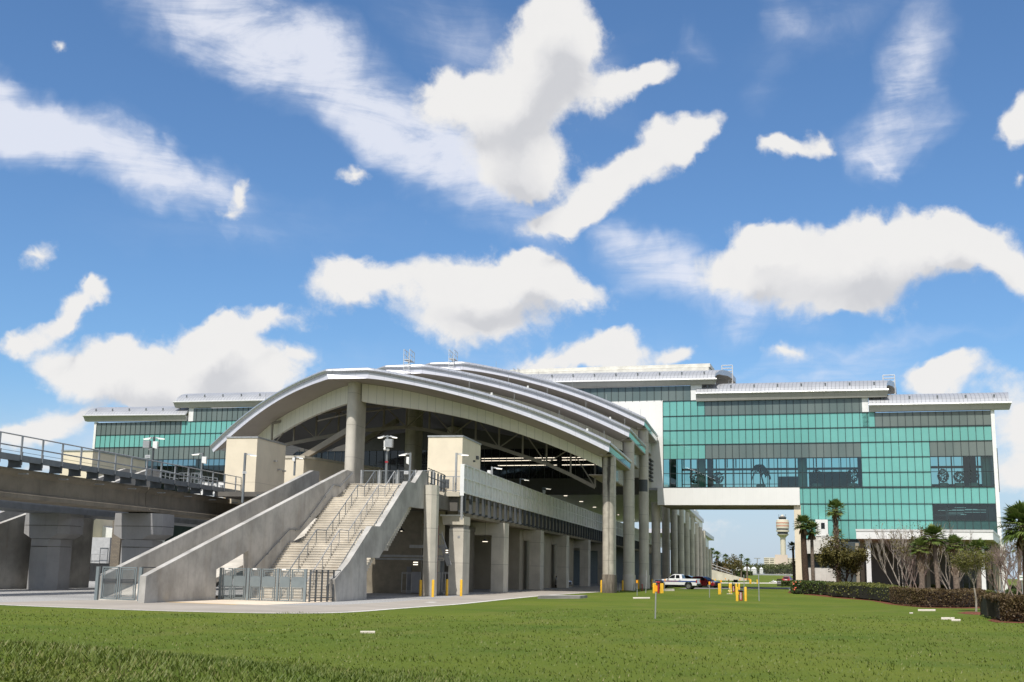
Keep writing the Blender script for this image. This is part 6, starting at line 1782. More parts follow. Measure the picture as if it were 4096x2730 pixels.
def branches(r, p, d, L, rad, depth, out, spread=.5, up=.25, kids_=3, shrink=.68):
    q = p + d * L; k = d + Vector((r.uniform(-.12, .12), r.uniform(-.12, .12), r.uniform(0, .1)))
    mid = p + d * L * .5 + Vector((r.uniform(-.05, .05), r.uniform(-.05, .05), 0)) * L
    out.append(([p, mid, q], [rad, rad * .85, rad * .7]))
    if depth == 0: return
    for i in range(kids_):
        a = r.random() * 6.28; v = Vector((math.cos(a), math.sin(a), 0)) * spread * r.uniform(.6, 1.3)
        nd = (d + v + Vector((0, 0, up))).normalized()
        branches(r, q if r.random() < .7 else mid, nd, L * shrink * r.uniform(.75, 1.2), rad * .62, depth - 1, out, spread, up, kids_, shrink)
def tree_obj(base, stems, label, cat, mats, leaf, name='tree', seed=1, group=None, twig=True):
    r = random.Random(seed); base = Vector(base)
    o = thing(name, label, cat, tuple(base), group)
    segs = []
    for (d, L, rad, depth, spread, up, kk, shrink) in stems:
        branches(r, base + Vector((r.uniform(-.12, .12), r.uniform(-.12, .12), -.05)), Vector(d).normalized(), L, rad, depth, segs, spread, up, kk, shrink)
    m = MB()
    for pts, rr in segs: m.tube(pts, [max(.012, x) for x in rr], 5, cap=False)
    m.build('trunk', M[mats], o, smooth=True)
    if leaf:
        mat_, n, size, rad = leaf; m = MB(); ends = [s[0][2] for s in segs if s[1][0] < .06] or [s[0][2] for s in segs]
        for i in range(n):
            p = r.choice(ends) + rnd_unit(r) * rad * r.random() ** .5
            leafquad(m, p, rnd_unit(r), size * r.uniform(.7, 1.3), .6, r, min(1, max(0, r.gauss(.5, .22))))
        m.build('crown', M[mat_], o)
    return o
def gp_(u, v): p = AZ(u, v, 0); return (p.x, p.y, 0)
def gy(u, y): p = AY(u, 2350, y); return (p.x, y, 0)
# evergreen oak-like bush before the ramp
tree_obj(gy(3383, 172), [((.1, 0, 1), 2.6, .17, 4, .75, .12, 3, .70), ((-.35, .1, 1), 2.4, .13, 4, .75, .10, 3, .70), ((.45, .2, 1), 2.2, .12, 3, .8, .1, 3, .72)], 'rounded olive leaved tree in front of the stained concrete ramp', 'tree', 'bark_dark', ('olive_leaf', 9000, .27, .85), seed=4)
# leafless multi-stemmed trees
tree_obj(gy(3609, 140), [((.15, 0, 1), 3.1, .085, 4, .42, .30, 3, .66), ((-.28, .1, 1), 3.2, .085, 4, .42, .28, 3, .66), ((.38, -.1, 1), 2.8, .07, 4, .42, .28, 3, .66), ((-.62, 0, 1), 3.0, .07, 4, .42, .22, 3, .66), ((.02, .3, 1), 3.0, .07, 4, .42, .3, 3, .66)], 'bare pale stemmed tree spreading in front of the dark canopy opening', 'tree', 'twig', ('olive_leaf', 350, .13, .3), seed=6, group='bare multi-stemmed trees', name='bare_tree')
tree_obj(gy(3672, 138), [((.15, 0, 1), 2.9, .07, 4, .42, .30, 3, .66), ((-.28, .1, 1), 3.0, .07, 4, .42, .28, 3, .66), ((.3, -.1, 1), 2.6, .06, 4, .42, .28, 3, .66)], 'bare tree with a few brown leaves, behind the left cabbage palm', 'tree', 'twig_pink', ('olive_leaf', 2200, .17, .45), seed=7, group='bare multi-stemmed trees', name='bare_tree')
tree_obj(gy(3812, 136), [((-.5, 0, 1), 2.9, .075, 4, .40, .28, 3, .66), ((-.2, .1, 1), 3.0, .07, 4, .42, .28, 3, .66), ((.35, -.1, 1), 2.6, .06, 4, .42, .28, 3, .66)], 'bare tree with whitish branches beside the right cabbage palm', 'tree', 'twig', ('olive_leaf', 400, .13, .4), seed=9, group='bare multi-stemmed trees', name='bare_tree')
tree_obj(gy(3640, 165), [((.1, 0, 1), 3.6, .08, 4, .42, .30, 3, .66), ((-.28, .1, 1), 3.4, .07, 4, .42, .28, 3, .66), ((.3, -.1, 1), 3.6, .06, 4, .42, .28, 3, .66)], 'bare tree behind, its top twigs reaching over the white canopy edge', 'tree', 'twig_pink', ('spring_leaf', 500, .15, .4), seed=15, group='bare multi-stemmed trees', name='bare_tree')
for k, (u, y, sd_, lb) in enumerate(((4016, 140, 31, 'bare pinkish tree right of the canopy posts'), (4062, 125, 32, 'bare pinkish tree behind the white sign at the right edge'), (4110, 118, 33, 'bare pinkish tree cut by the right edge, under the big palm'))):
    tree_obj(gy(u, y), [((.15, 0, 1), 2.4, .075, 5, .5, .22, 3, .68), ((-.38, .1, 1), 2.3, .065, 5, .5, .22, 3, .68), ((.42, -.1, 1), 2.2, .06, 5, .5, .22, 3, .68)], lb, 'tree', 'twig_pink', ('olive_leaf', 700, .12, .4), seed=sd_, group='bare multi-stemmed trees', name='bare_tree')
# young street tree with a speckled trunk
gt_ = gp_(3905, 2447)
tree_obj(gt_, [((-.02, 0, 1), 2.2, .085, 0, .5, .2, 2, .7)], 'x', 'tree', 'twig', None, seed=3, name='young_tree') if False else None
r = random.Random(77); o = thing('young_tree', 'young spring tree with thin speckled trunk standing in a ring of red mulch', 'tree', gt_)
segs = []; b0 = Vector(gt_); t0 = b0 + Vector((-.05, 0, 1.65))
segs.append(([b0 + Vector((0, 0, -.05)), b0 + Vector((.04, 0, .8)), t0], [.075, .062, .055]))
for a in (0.4, 1.7, 2.9, 4.0, 5.2): branches(r, t0 + Vector((0, 0, r.uniform(-.1, .3))), Vector((math.cos(a) * .55, math.sin(a) * .55, 1)).normalized(), .95, .035, 4, segs, .62, .12, 3, .72)
m = MB()
for pts, rr in segs: m.tube(pts, [max(.008, x) for x in rr], 5, cap=False)
m.build('trunk', M['twig'], o, smooth=True)
m = MB(); ends = [s[0][2] for s in segs if s[1][0] < .03]
for i in range(5200):
    p = r.choice(ends) + rnd_unit(r) * .33 * r.random() ** .5
    leafquad(m, p, rnd_unit(r), .105 * r.uniform(.7, 1.3), .6, r, min(1, max(0, r.gauss(.5, .22))))
m.build('crown', M['spring_leaf'], o)

def hedge(name, front, back, h, mat_, label, n=6000, size=.15, seed=1, top_mat=None, wob=.12, cat='hedge', core=(0.018, 0.02, 0.01)):
    """front / back: ground outlines (world xy) walked the same way; leaves over the faces of a clipped mass with an uneven skin"""
    r = random.Random(seed)
    F = [Vector((p[0], p[1], 0)) for p in front]; B_ = [Vector((p[0], p[1], 0)) for p in back]
    c = sum(F + B_, Vector()) / (len(F) + len(B_))
    o = thing(name, label, cat, tuple(c))
    def along(P, f):
        k = f * (len(P) - 1); i = min(len(P) - 2, int(k)); return P[i] + (P[i + 1] - P[i]) * (k - i)
    m = MB(); N = 24
    def hh(f, g_): return h * (1 + wob * noise.noise(Vector((f * 9 + seed, g_ * 5, 1))))
    fr = [along(F, i / N) for i in range(N + 1)]; bk_ = [along(B_, i / N) for i in range(N + 1)]
    ins = .3
    lo1 = [p + (q - p).normalized() * ins for p, q in zip(fr, bk_)]; lo2 = [q + (p - q).normalized() * ins for p, q in zip(fr, bk_)]
    up1 = [Vector((p.x, p.y, hh(i / N, 0) - .14)) for i, p in enumerate(lo1)]; up2 = [Vector((p.x, p.y, hh(i / N, 1) - .14)) for i, p in enumerate(lo2)]
    lo1 = [Vector((p.x, p.y, .12)) for p in lo1]; lo2 = [Vector((p.x, p.y, .12)) for p in lo2]
    m.strip(lo1, up1); m.strip(up1, up2); m.strip(up2, lo2)
    m.quad(lo1[0], up1[0], up2[0], lo2[0]); m.quad(lo1[-1], lo2[-1], up2[-1], up1[-1])
    m.build('twig_core', plain('hedge_core', core, .95, var=.4, vscale=3), o)
    m = MB()
    Lf = sum((F[i + 1] - F[i]).length for i in range(len(F) - 1)); W_ = (F[len(F) // 2] - B_[len(B_) // 2]).length
    areas = [Lf * h, Lf * W_, W_ * h * 2]; tot = sum(areas)
    for i in range(n):
        k = r.random() * tot; f = r.random()
        a, b_ = along(F, f), along(B_, f)
        if k < areas[0]: g_ = 0; z = r.random() ** .8; nrm = (a - b_).normalized()
        elif k < areas[0] + areas[1]: g_ = r.random(); z = 1; nrm = Vector((0, 0, 1))
        else:
            e = 0 if r.random() < .5 else 1; f = e; g_ = r.random(); z = r.random() ** .8; a, b_ = along(F, e), along(B_, e); nrm = (F[0] - F[1] if e == 0 else F[-1] - F[-2]).normalized()
        p = a + (b_ - a) * g_
        zz = hh(f, g_) * z
        if z < .25 and r.random() < .45: continue
        bul = .10 * noise.noise(Vector((p.x * 1.3, p.y * 1.3, zz * 1.6))) + r.gauss(0, .05)
        q = Vector((p.x, p.y, max(.05, zz))) + nrm * (bul - .03)
        leafquad(m, q, (nrm * .6 + rnd_unit(r)).normalized(), size * r.uniform(.6, 1.35), .62, r, min(1, max(0, r.gauss(.45, .24) + .12 * (z - .5))))
    m.build('leaves', M[mat_], o)
    return o
def G2(*px): return [AZ(u, v, 0).xy for u, v in px]
def depth_(front, d): return [(p[0] + (p[0] * .0), p[1] + d) for p in front]
f1 = G2((3174, 2377), (3250, 2379), (3335, 2385)); 
h1 = hedge('hedge', f1, depth_(f1, 16), 1.5, 'hedge_green', 'dark green clipped hedge with a few orange flowers at its left end, under the palms', 7000, .2, 1)
m = MB(); r = random.Random(4)
for i in range(26):
    p = Vector((f1[0][0] + r.random() ** 2 * 4, f1[0][1] + r.random() * 1.5, .3 + r.random() * 1.2)); leafquad(m, p + Vector((0, -.3, 0)), Vector((0, -1, .3)), .2, .8, r, .5)
m.build('flowers', M['flower'], h1)
f2 = G2((3331, 2389), (3400, 2394), (3500, 2404), (3585, 2416), (3640, 2420))
hedge('hedge', f2, [(p[0] + .045 * (i - 1) * 10, 178 - i * 3) for i, p in enumerate(f2)], 1.42, 'hedge_yellow', 'broad flat topped yellow green hedge in front of the canopy', 15000, .19, 2)
f3 = G2((3580, 2418), (3640, 2426), (3700, 2430), (3850, 2432), (3945, 2428))
hedge('hedge', f3, depth_(f3, 4.2), 1.32, 'hedge_brown', 'long bronze brown hedge before the cabbage palms, beside red mulch', 15000, .125, 3, core=(.03, .02, .012))
f4 = G2((3850, 2388), (3920, 2391), (3992, 2393)); hedge('hedge', f4, depth_(f4, 6), .8, 'hedge_yellow', 'low bright green hedge behind the young tree, near the bicycle rack', 4500, .13, 4)
f5 = G2((3975, 2474), (4005, 2486), (4060, 2489), (4130, 2492)); hedge('hedge', f5, depth_(f5, 4.5), 1.25, 'hedge_brown', 'loose bronze green hedge at the right edge, nearest to the lawn', 15000, .12, 5, wob=.25, core=(.03, .024, .014))
f6 = G2((4050, 2402), (4090, 2404), (4140, 2406)); hedge('hedge', f6, depth_(f6, 4), 1.05, 'hedge_green', 'dark green hedge at the right edge behind the path', 4500, .13, 6)
f7 = G2((3600, 2371), (3700, 2373), (3790, 2376)); hedge('hedge', f7, depth_(f7, 5), 1.15, 'hedge_yellow', 'yellow green hedge strip behind the trunks of the cabbage palms', 5500, .15, 7)
f8 = G2((3990, 2368), (4050, 2371), (4130, 2374)); hedge('hedge', f8, depth_(f8, 6), 1.1, 'hedge_green', 'leafy green hedge behind the bicycle rack at the right', 4500, .16, 8)
f9 = G2((3840, 2372), (3885, 2373)); hedge('hedge', f9, depth_(f9, 4), .75, 'hedge_brown', 'short reddish hedge piece in front of the dark entrance glass', 1500, .14, 9, core=(.04, .015, .012))
f10 = G2((3128, 2347.5), (3180, 2349)); hedge('hedge', f10, depth_(f10, 6), 1.1, 'hedge_green', 'low dark hedge beside the black planter beyond the bridge pier', 1500, .25, 10)

# ------------------------------------------------------------------ small furniture on the lawn
def bollard(u, vb, vt, label, group, rad=.105, mt='yellow', cap=True):
    b_ = AZ(u, vb, 0); h = AY(u, vt, b_.y).z
    o = thing('bollard', label, 'bollard', (b_.x, b_.y, 0), group); m = MB()
    m.lathe([(rad, -.02), (rad, h - rad * .7), (rad * .9, h - rad * .35), (rad * .55, h - .02), (.01, h)], (b_.x, b_.y, 0), 14); m.build('post', M[mt], o, smooth=True)
    return o
G1, G2_, G3 = 'yellow bollards guarding the columns and piers', 'yellow bollards on the lawn', 'yellow bollards far off along the road'
for a in ((2405.5, 2370.5, 2321, 'yellow bollard at the foot of the black stained column', G1), (2490.7, 2363, 2321, 'yellow bollard in shade before the second colonnade column', G1), (2461, 2347, 2315, 'yellow bollard in shade between the first two columns', G1),
          (2554, 2357, 2320, 'yellow bollard in shade before the third colonnade column', G1), (2608, 2351.5, 2317, 'yellow bollard in shade left of the white pickup', G1),
          (1731, 2389.5, 2319.5, 'yellow bollard right of the slim tapered pier', G1), (1787, 2384.5, 2317, 'yellow bollard half shaded, left of the flared pier', G1), (1844, 2386, 2318.7, 'yellow bollard in front of the flared pier', G1), (1681, 2386, 2319.5, 'dim yellow bollard left of the slim tapered pier', G1),
          (2614.5, 2374, 2333, 'left bollard of the pair behind the nearest orange marker', G2_), (2620, 2373.5, 2333, 'right bollard of the pair behind the nearest orange marker', G2_), (2644.6, 2374, 2334, 'left bollard of the pair beside the red standpipe', G2_), (2650.6, 2373.5, 2334, 'right bollard of the pair beside the red standpipe', G2_),
          (2876.4, 2378.5, 2334, 'left bollard of the pair right of the red car', G2_), (2881, 2378, 2334, 'right bollard of the pair right of the red car', G2_), (2919.4, 2375, 2334, 'left bollard of the pair behind the yellow hydrant', G2_), (2924, 2375, 2334, 'right bollard of the pair behind the yellow hydrant', G2_),
          (2945.5, 2379, 2334, 'left one of the two bollards behind the white lettered red pipe', G2_), (2957, 2379, 2334.5, 'right one of the two bollards behind the white lettered red pipe', G2_), (2948.6, 2405.5, 2348, 'near bollard on the left of the white lettered red pipe', G2_), (2983, 2405.5, 2348, 'near bollard on the right of the white lettered red pipe', G2_),
          (3000, 2336, 2319, 'left bollard of the far pair by the small far hydrant', G3), (3003.5, 2336, 2319, 'right bollard of the far pair by the small far hydrant', G3), (3029, 2336, 2319, 'far single bollard right of the small far hydrant', G3), (2850, 2330, 2316, 'far bollard just right of the last column', G3), (2861, 2330, 2316, 'far bollard right of its neighbour by the last column', G3)):
    bollard(a[0], a[1], a[2], a[3], a[4], .115 if a[4] is not G3 else .16)
def marker(u, vb, vs0, vs1, label, wpx=9.5, ub=None):
    b_ = AZ(ub or u, vb, 0); y = b_.y; t_ = AY(u, vs0, y); zb_ = AY(u, vs1, y).z; w = wpx * y / F_PX
    o = thing('marker_post', label, 'marker', (b_.x, y, 0), 'orange utility markers'); m = MB()
    m.tube([(b_.x, y, -.03), (t_.x, y, t_.z - .05)], .036, 8); m.build('post', M['steel_lt'], o, smooth=True)
    m = MB(); c = .12 * w
    poly = [(-w / 2 + c, 0), (w / 2 - c, 0), (w / 2, c), (w / 2, t_.z - zb_ - c), (w / 2 - c, t_.z - zb_), (-w / 2 + c, t_.z - zb_), (-w / 2, t_.z - zb_ - c), (-w / 2, c)]
    m.prism([(t_.x + a, y - .05, zb_ + q) for a, q in poly], (0, -.015, 0)); m.build('plate', M['orange'], o)
for a in ((2624, 2475.8, 2342, 2366.8, 'nearest orange plate marker on a tall grey post in the lawn', 11.7, 2621), (2548, 2383, 2321, 2333, 'orange marker before the second and third columns', 6.4, 2548.5), (2660, 2365, 2317, 2326.5, 'orange marker leaning in front of the white pickup door', 4.5, 2657), (2838, 2391, 2327, 2339.5, 'orange marker in front of the red car nose', 6.6, None),
          (2884.2, 2370, 2321, 2331, 'orange marker right of the bollard pair by the red car', 5.8, 2885.5), (2915, 2347, 2319, 2327, 'orange marker behind the yellow hydrant', 4.6, None), (2959.6, 2331, 2315.5, 2321.5, 'far orange marker behind the black bin', 3.6, None), (2888, 2322, 2311.5, 2316, 'farthest orange marker on the grass bank', 2.8, None), (2901.5, 2329, 2313, 2318, 'far orange marker on the bank right of the farthest one', 3, None),
          (2979.5, 2330, 2314.5, 2320, 'far orange marker, first of four in a row by the road', 3, None), (2987, 2330, 2314.5, 2319.5, 'far orange marker, second of four in a row by the road', 2.8, None), (2993.7, 2330, 2315, 2319.5, 'far orange marker, third of four in a row by the road', 2.8, None), (2999, 2330, 2315, 2319, 'far orange marker, last of four in a row by the road', 2.6, None)):
    marker(*a[:6], ub=a[6])
def rod(u0, v0, u1, v1, label, r_=.045):
    b_ = AZ(u1, v1, 0); t_ = AY(u0, v0, b_.y); m = MB(); m.tube([(b_.x, b_.y, -.03), t_], r_, 8)
    tag(m.build('steel_rod', M['steel_lt'], smooth=True), label, 'post', 'bare grey rods in the lawn')
rod(2587, 2281, 2583, 2373.5, 'bare grey rod left of the nearest orange marker'); rod(2975.2, 2300, 2977, 2379, 'bare grey rod behind the white lettered red pipe'); rod(3034, 2297, 3036.6, 2405, 'bare grey rod standing alone right of the bollards')
rod(2479, 2339, 2476, 2371, 'short grey rod at the edge of the column shade', .04); rod(2536, 2336, 2534.5, 2365, 'short grey rod beside the second column', .04)
def standpipe(u, vb, vt, label, white=False, r_=.12, cap='black'):
    b_ = AZ(u, vb, 0); h = AY(u, vt, b_.y).z; x, y = b_.x, b_.y
    o = thing('standpipe', label, 'standpipe', (x, y, 0), 'red fire standpipes'); m = MB()
    m.lathe([(r_, -.02), (r_, h * .86), (r_ * 1.25, h * .87), (r_ * 1.25, h * .9)], (x, y, 0), 14); m.build('pipe', M['red'], o, smooth=True)
    m = MB(); m.lathe([(r_ * 1.5, h * .86), (r_ * 1.7, h * .92), (r_ * 1.2, h * .98), (r_ * .4, h)], (x, y, 0), 14); m.tube([(x - r_ * 2.4, y, h * .93), (x + r_ * 1.6, y, h * .93)], r_ * .6, 8); m.build('valve_cap', M[cap], o, smooth=True)
    if white:
        m = MB(); rs_ = random.Random(2)
        for i in range(9):
            z = h * (.12 + .075 * i); w = r_ * rs_.uniform(.5, 1.1); m.box(x - w * .6 + rs_.uniform(-.03, .03), y - r_ - .006, z, x + w * .4, y - r_ + .01, z + h * .035)
        m.build('worn_lettering', M['white_plain'], o)
standpipe(2964, 2403, 2361, 'red pipe with worn white lettering and black cap between two bollards', True, .15)
standpipe(2934.6, 2369, 2339, 'faded red and white pipe behind the yellow hydrant', True, .13)
standpipe(2634, 2374.5, 2326.5, 'tall red standpipe with a round head between two bollard pairs', False, .13, 'red')
standpipe(2568.6, 2365.5, 2338, 'thin red post in the shade before the third column', False, .06, 'red')
def hydrant(u, vb, vt, label, k=1.0):
    b_ = AZ(u, vb, 0); h = AY(u, vt, b_.y).z; x, y = b_.x, b_.y; o = thing('fire_hydrant', label, 'hydrant', (x, y, 0), 'pale yellow fire hydrants'); m = MB(); q = h / 1.05
    m.lathe([(.24 * q, -.02), (.24 * q, .06 * q), (.15 * q, .08 * q), (.15 * q, .62 * q), (.2 * q, .64 * q), (.2 * q, .7 * q), (.17 * q, .72 * q), (.16 * q, .88 * q), (.08 * q, .99 * q), (.05 * q, 1.05 * q)], (x, y, 0), 16)
    m.lathe([(.1 * q, -.30 * q), (.1 * q, .30 * q)], (x, y, .52 * q), 10, 'X'); m.lathe([(.12 * q, -.32 * q), (.12 * q, 0)], (x, y, .45 * q), 10, 'Y')
    m.build('body', plain('hydrant_cream_' + str(u), (.78, .62, .26), .5, var=.08), o, smooth=True)
    m = MB(); m.box(x - .5 * q, y - .5 * q, .0, x + .5 * q, y + .5 * q, .05); m.build('pad', M['path'], o)
    m = MB(); m.lathe([(.17 * q, .74 * q), (.165 * q, .86 * q), (.085 * q, .985 * q)], (x, y, 0), 16); m.v = [Vector((x + (v.x - x) * 1.03, y + (v.y - y) * 1.03, v.z)) for v in m.v]; m.build('bonnet', plain('hydrant_green', (.16, .2, .1), .5), o, smooth=True)
hydrant(2919.4, 2377, 2352, 'pale yellow fire hydrant with a dark green bonnet on the lawn'); hydrant(3014.7, 2335, 2326.5, 'small far yellow hydrant beside the far road')
# bin on a stand
b_ = AZ(2940, 2352, 0); y = b_.y; o = thing('grill_stand', 'black box on a thin stand behind the bollards', 'grill', (b_.x, y, 0)); t_ = AY(2941, 2319.5, y).z; z0_ = AY(2941, 2331, y).z; x0_, x1_ = AY(2933, 2325, y).x, AY(2952, 2325, y).x
m = MB(); m.hexa([(x0_ + .15, y - .4, z0_), (x1_ - .1, y - .4, z0_), (x1_ - .1, y + .4, z0_), (x0_ + .15, y + .4, z0_), (x0_, y - .5, t_ - .1), (x1_, y - .5, t_ - .1), (x1_, y + .5, t_ - .1), (x0_, y + .5, t_ - .1)]); m.build('box', M['black'], o)
m = MB(); m.tube([(x0_ - .1, y, 0), (x0_ - .1, y, t_ - .2)], .05, 6); m.tube([(x0_ - .1, y, z0_ + .2), (x0_ + .3, y, z0_ + .2)], .05, 6); m.tube([(x0_ - .1, y, 0), ((x0_ + x1_) / 2, y, 0.02)], .05, 6); m.build('stand', M['steel_dk'], o)
m = MB(); m.box(x0_ + .05, y - .55, t_ - .1, x1_ - .05, y + .5, t_); m.build('lid', M['steel_dk'], o)
def block(name, u0, u1, vb, vt, dep, mt, label, cat, group=None):
    a, c = AZ(u0, vb, 0), AZ(u1, vb, 0); h = max(.03, AY((u0 + u1) / 2, vt, a.y).z); m = MB()
    h_ = h; m.hexa([(a.x, a.y, -.02), (c.x, c.y, -.02), (c.x, c.y + dep, -.02), (a.x, a.y + dep, -.02), (a.x + .03, a.y + .03, h_), (c.x - .03, c.y + .03, h_), (c.x - .03, c.y + dep - .03, h_), (a.x + .03, a.y + dep - .03, h_)])
    return tag(m.build(name, M[mt], bevel=.02), label, cat, group)
block('manhole_slab', 2150, 2322, 2396, 2386, 4.5, 'conc', 'raised rectangular concrete manhole slab at the road edge before the columns', 'slab')
block('parking_stop', 2654, 2697, 2365, 2357, 1.0, 'conc_lt', 'pale concrete block in the grass under the white pickup nose', 'block')
def flat_slab(u0, u1, v0, v1, label, mt='conc_lt', z=.045):
    P = [AZ(u0, v1, 0), AZ(u1, v1, 0), AZ(u1, v0, 0), AZ(u0, v0, 0)]; m = MB(); m.prism([Vector((p.x, p.y, -.02)) for p in P], (0, 0, z + .02)); return tag(m.build('ground_slab', M[mt]), label, 'slab', 'flat utility covers in the lawn')
flat_slab(2532, 2600, 2391.5, 2396, 'pale flat cover in the grass left of the nearest orange marker'); flat_slab(1441, 1500, 2529.5, 2534, 'pale flat cover in the near lawn below the flared pier')
flat_slab(3672, 3742, 2440.5, 2445.5, 'pale framed flat cover on the lawn before the bronze hedge'); flat_slab(3765, 3818, 2473, 2480, 'larger pale flat cover left of the mulch ring'); flat_slab(3806, 3842, 2480.5, 2485.5, 'lower pale flat cover beside the larger one'); flat_slab(3638, 3652, 2453, 2456, 'tiny pale flat cover left of the framed one')
m = MB(); r = random.Random(9)
pb_ = AZ(3106, 2332, 0)
for i in range(60):
    p = Vector((pb_.x + r.gauss(0, 1.0), pb_.y + r.gauss(0, .8), abs(r.gauss(.15, .2)))); s = r.uniform(.12, .3); m.lathe([(s * .3, p.z - s * .6), (s, p.z), (s * .5, p.z + s * .5)], (p.x, p.y, 0), 6)
tag(m.build('rubble', plain('white_rubble', (.7, .7, .68), .8)), kind='stuff')
a = AZ(3108, 2346, 0); c = AZ(3128, 2346, 0); o = thing('planter_box', 'black slatted planter box beyond the bridge pier', 'planter', (a.x, a.y, 0)); m = MB()
for k in range(5): m.box(a.x, a.y, .05 + .3 * k, c.x, a.y + 1.2, .28 + .3 * k)
m.build('slats', M['black'], o); m = MB(); m.box(a.x + .1, a.y + .1, 1.5, c.x - .1, a.y + 1.1, 1.56); m.build('soil', M['mulch'], o)
# bicycle rack of tubes, sign at the right edge
a = AZ(3984, 2394, 0); o = thing('bicycle_rack', 'dark tubular bicycle rack beside the cream path at the right', 'rack', (a.x, a.y, 0)); m = MB()
for k in range(7):
    x = a.x + .24 * k * 1.1; y = a.y + .1 * k
    m.tube([(x + .35, y - .6, .0), (x, y, .9), (x + .02, y + .12, 1.0), (x + .12, y + .3, .9), (x + .35, y + .5, .1)], .035, 6)
m.build('hoop', M['steel_dk'], o); m = MB(); m.tube([(a.x - .2, a.y, .86), (a.x + 2.1, a.y + .7, .8)], .04, 6); m.tube([(a.x - .1, a.y - .2, .5), (a.x + 2.1, a.y + .6, .5)], .03, 6); m.build('rail', M['steel_dk'], o)
y = 100; a = AY(4089, 2350, y); z0_, z1_ = AY(4089, 2322, y).z, AY(4089, 2302, y).z; o = thing('small_sign', 'white rectangular sign on a thin post at the right edge', 'sign', (a.x, y, 0)); m = MB(); m.tube([(a.x, y, 0), (a.x, y, z0_ + .1)], .035, 6); m.build('post', M['steel_lt'], o); m = MB(); m.box(a.x - .17, y - .06, z0_, a.x + .17, y - .02, z1_); f = m.build('plate', M['white_plain'], o); m = MB(); m.box(a.x - .16, y - .068, (z0_ + z1_) / 2, a.x + .16, y - .0605, (z0_ + z1_) / 2 + .05); m.build('green_stripe', plain('green_stripe', (.02, .2, .1), .5), o)
# ------------------------------------------------------------------ vehicles
M['tyre'] = plain('tyre_rubber', (0.018, 0.018, 0.018), 0.85, var=0.15)
M['rim'] = plain('alloy_rim', (0.42, 0.42, 0.43), 0.3, metal=0.7, var=0.1)
M['carglass'] = plain('car_glass', (0.010, 0.012, 0.014), 0.05, var=0.1)
M['taillight'] = plain('tail_light', (0.45, 0.01, 0.015), 0.2, var=0.05)
M['headlight'] = plain('head_light', (0.75, 0.77, 0.8), 0.12, metal=0.3, var=0.05)
def paint(n, c): return plain('car_paint_' + n, c, 0.25, var=0.03, coat=0.8)
P_W, P_R, P_K, P_R2 = paint('white', (.74, .74, .73)), paint('red', (.22, .008, .014)), paint('black', (.008, .008, .009)), paint('dark_red', (.27, .008, .012))
def wheel(o, x, y, r, w=.24):
    s = 1 if y > 0 else -1
    m = MB(); m.lathe([(r * .66, -w / 2), (r * .96, -w / 2), (r, -w * .3), (r, w * .3), (r * .96, w / 2), (r * .66, w / 2)], (x, y, r), 24, 'Y', cap=False); t_ = m.build('wheel', M['tyre'], o, smooth=True)
    m = MB(); m.lathe([(r * .68, s * w * .30), (r * .55, s * w * .34), (r * .2, s * w * .30), (.01, s * w * .36)], (x, y, r), 24, 'Y', cap=False)
    for k in range(5):
        a = 2 * PI * k / 5; d = Vector((math.cos(a), 0, math.sin(a)))
        m.beam(Vector((x, y + s * w * .42, r)), Vector((x, y + s * w * .42, r)) + d * r * .62, .09, .03, (0, 1, 0))
    m.build('rim', M['rim'], t_)
def arch_profile(x0, x1, zlo, ztop_pts, wheels, r):
    """side outline, front at +x: along the bottom with wheel arches, then over the top"""
    P = [(x0, zlo)]
    for wx in sorted(wheels):
        for k in range(13):
            a = PI - PI * k / 12; P.append((wx + r * math.cos(a), zlo + r * math.sin(a) * 1.05))
    P.append((x1, zlo)); return P + ztop_pts
def side_extrude(P, w, taper=0.0, zmid=1.0, ztop=1.8):
    from mathutils.geometry import tessellate_polygon
    L = []
    for s in (-1, 1):
        L.append([Vector((x, s * (w / 2 - max(0, (z - zmid)) / (ztop - zmid) * taper if z > zmid else s * s * w / 2) if z > zmid else s * w / 2, z)) for x, z in P])
    for i, (x, z) in enumerate(P):
        y = w / 2 - (max(0, z - zmid) / (ztop - zmid)) * taper
        L[0][i] = Vector((x, -y, z)); L[1][i] = Vector((x, y, z))
    n = len(P); tri = tessellate_polygon([[Vector((x, z, 0)) for x, z in P]])
    m = MB(); m.add(L[0] + L[1], [tuple(t_) for t_ in tri] + [tuple(i + n for i in t_)[::-1] for t_ in tri] + [((i + 1) % n, i, n + i, n + (i + 1) % n) for i in range(n)])
    return m
def fixn(o):
    import bmesh
    bm = bmesh.new(); bm.from_mesh(o.data); bmesh.ops.recalc_face_normals(bm, faces=bm.faces); bm.to_mesh(o.data); bm.free()
def glass_poly(o, P, w, taper, zmid, ztop, nm='window', mt='carglass', off=.012):
    for s in (-1, 1):
        m = MB(); V = []
        for x, z in P:
            y = w / 2 - (max(0, z - zmid) / (ztop - zmid)) * taper + off; V.append(Vector((x, s * y, z)))
        m.add(V, [tuple(range(len(V))) if s < 0 else tuple(range(len(V)))[::-1]]); q = m.build(nm, M[mt], o)
def text_mesh(name, body, size, loc, rot, mat_, parent, ext=.004):
    cu = bpy.data.curves.new(name, 'FONT'); cu.body = body; cu.size = size; cu.extrude = ext; cu.align_x = 'CENTER'; cu.align_y = 'CENTER'
    tmp = bpy.data.objects.new(name, cu); COL.objects.link(tmp)
    dg = bpy.context.evaluated_depsgraph_get(); me = bpy.data.meshes.new_from_object(tmp.evaluated_get(dg)); bpy.data.objects.remove(tmp)
    me.materials.clear(); me.materials.append(mat_); o = bpy.data.objects.new(name, me); COL.objects.link(o); o.location = loc; o.rotation_euler = rot; o.parent = parent
    KIDS.setdefault(parent.name, []).append(o); return o
